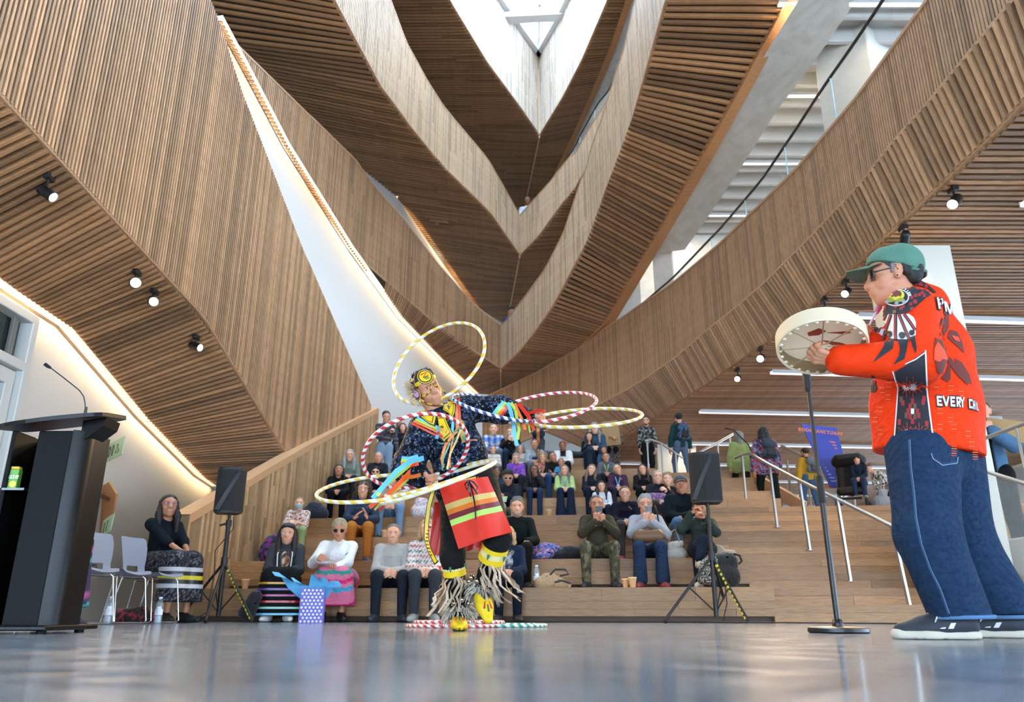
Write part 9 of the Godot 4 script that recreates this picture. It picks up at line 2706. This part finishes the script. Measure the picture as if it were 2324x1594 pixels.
	for k in 2:
		var an: Vector3 = J["an%d" % k]
		part("hem", tube_of([Vector3(an.x + 0.02, 0.085, an.z) + Vector3(cos(0.0), 0, sin(0.0)) * 0.118] + range(1, 17).map(func(j): return Vector3(an.x + 0.02, 0.085, an.z) + Vector3(cos(TAU * j / 16), 0.02 * cos(TAU * j / 16), sin(TAU * j / 16)) * 0.118), 0.009, 6), mat(c8("4a6f96"), 0.85), p)
		var toe := Vector3(-0.99, 0, -0.10 if k == 1 else -0.45).normalized()
		var T := Transform3D(Basis(Vector3.UP.cross(toe), Vector3.UP, toe).scaled(Vector3(1.15, 1.15, 1.22)), Vector3(an.x - 0.02, 0.0, an.z))
		var up2 := MB.new(); up2.join(shoe_shape())
		var sh := part("sneaker", up2, mat(c8("1d222c"), 0.7), p, T * Transform3D(Basis(), Vector3(0, 0.008, 0.01)))
		var so := melt([[Vector3(0, 0.014, -0.055), Vector3(0, 0.014, 0.085), 0.043, 0.047, Vector3.UP, 1.2], [Vector3(0, 0.014, 0.085), Vector3(0, 0.016, 0.172), 0.047, 0.033, Vector3.UP, 1.4]], 0.008, 0.01, [[Vector3(0, -1, 0), 0.0], [Vector3(0, 1, -0.03), 0.030]])
		part("sole", so, mat(c8("b9b1a0"), 0.75), sh, Transform3D(Basis(), Vector3(0, -0.007, 0)))
		for j in 3:
			var st := MB.new()
			var z := 0.005 + j * 0.027
			st.strip(PackedVector3Array([Vector3(0.0485, 0.028, z + 0.016), Vector3(0.047, 0.045, z + 0.004), Vector3(0.036, 0.068, z - 0.010)]), PackedVector3Array([Vector3(0, 0, 0.0085), Vector3(0, 0, 0.0085), Vector3(0, 0, 0.0075)]), 0.002)
			part("stripe", st, mat(c8("c9c9c6"), 0.7), sh)
			part("lace", tube_of([Vector3(-0.03, 0.062 - j * 0.008, 0.062 + j * 0.022), Vector3(0, 0.078 - j * 0.010, 0.066 + j * 0.022), Vector3(0.034, 0.062 - j * 0.008, 0.058 + j * 0.022)], 0.004, 6), mat(c8("d6d6d4"), 0.8), sh)
		part("tongue", melt([[Vector3(0, 0.085, 0.035), Vector3(0, 0.10, 0.03), 0.024, 0.026]], 0.008, 0.01), mat(c8("cfcfcb"), 0.8), sh)
	var c := px(1866, 792, 3.16)
	var n := Vector3(-0.14, -0.93, 0.34).normalized()
	var t := thing("hand_drum", "round hide hand drum held up by the drummer, laced at the back", "drum", c)
	var x := Vector3(0.96, -0.1, 0.1); x = (x - n * x.dot(n)).normalized()
	var y := n.cross(x)
	var R := 0.188; var dp := 0.072
	var mb := MB.new()
	mb.lathe(Vector3.ZERO, n, [[R - 0.014, -0.004], [R - 0.004, 0.0], [R, -0.008], [R, -dp], [R - 0.01, -dp - 0.004]], 48)
	part("rim_hide", mb, mat(c8("cdbb9c"), 0.6, {"back": Color(0.2, 0.16, 0.1)}), t)
	mb = MB.new()
	mb.lathe(Vector3.ZERO, n, [[R - 0.014, -0.004], [R - 0.014, -dp]], 48)
	part("frame", mb, mat(c8("8a7350"), 0.65), t)
	mb = MB.new()
	mb.lathe(n * (-dp + 0.002), n, [[R - 0.012, 0.0], [0.0, 0.0005]], 48)
	part("drum_skin", mb, mat(c8("d8d2c4"), 0.55, {"back": Color(0.55, 0.5, 0.42)}), t)
	for g in [[[-0.06, 0.0], [-0.02, 0.035], [0.015, 0.02], [-0.01, -0.01], [-0.05, -0.02]], [[0.02, 0.01], [0.10, 0.028], [0.12, 0.02], [0.09, 0.008]], [[0.01, -0.04], [0.09, -0.05], [0.12, -0.06], [0.06, -0.07]]]:
		var sl := PackedVector3Array()
		for q in g: sl.append(x * q[0] + y * (q[1] + 0.02) - n * (dp - 0.004))
		mb = MB.new()
		mb.slab(sl, n, 0.001)
		part("painted_figure", mb, mat(c8("a8462c"), 0.6), t)
	var lace := mat(c8("8f7450"), 0.7)
	for k in 8:
		var a := TAU * k / 8 + 0.2
		var e := x * cos(a) * (R - 0.012) + y * sin(a) * (R - 0.012) - n * 0.004
		part("thong", tube_of([e, e * 0.12 + n * -0.012], 0.0028, 6), lace, t)
	mb = MB.new()
	for k in 26:
		var a := TAU * k / 26
		mb.ball((x * cos(a) + y * sin(a)) * (R - 0.018) - n * 0.004, x * 0.009, y * 0.009, n * 0.005, 8, 6)
	tag(part("edge_loops", mb, mat(c8("d2c2a2"), 0.6), t), "", "", "", "stuff")
	t = thing("drum_beater", "slim pink-white drum beater in the drummer's right hand", "drumstick")
	part("stick", tube_of([px(1948, 786, 3.5), px(1966, 752, 3.5), px(1990, 706, 3.52)], 0.0055, 8), mat(c8("c9b8c8"), 0.5), t)
	part("grip", tube_of([px(1946, 790, 3.5), px(1962, 760, 3.5)], 0.010, 8), mat(c8("bfb8c0"), 0.6), t)
	part("beater_head", tube_of([px(1988, 710, 3.52), px(1995, 697, 3.53)], PackedFloat32Array([0.012, 0.016]), 10), mat(c8("b07a98"), 0.8), t)
func _ready() -> void:
	rng.seed = 7
	noise.seed = 3
	noise.frequency = 1.0
	var cam := Camera3D.new()
	cam.name = "camera"
	cam.position = EYE
	cam.rotation.x = PITCH
	cam.fov = rad_to_deg(2.0 * atan(797.0 / FOCAL))
	cam.near = 0.03
	cam.far = 200.0
	cam.current = true
	var lens := CameraAttributesPhysical.new()
	lens.frustum_focal_length = 12.0 / (797.0 / FOCAL)
	lens.frustum_focus_distance = 4.7
	lens.exposure_aperture = 3.2
	cam.attributes = lens
	add_child(cam)
	var env := Environment.new()
	env.background_mode = Environment.BG_COLOR
	env.background_color = Color(0.80, 0.90, 1.0)
	env.background_energy_multiplier = SKY
	env.tonemap_mode = Environment.TONE_MAPPER_LINEAR
	env.tonemap_exposure = EXPO
	env.sdfgi_enabled = true
	env.ssao_enabled = true
	env.ssil_enabled = true
	var we := WorldEnvironment.new()
	we.name = "world"
	we.environment = env
	add_child(we)
	build_shell()
	build_steps()
	build_lights()
	lectern()
	build_signs()
	build_rails()
	build_floor_things()
	dancer()
	drummer()
	build_audience()
	build_step_things()
const SKY := 34.0
const EXPO := 0.56
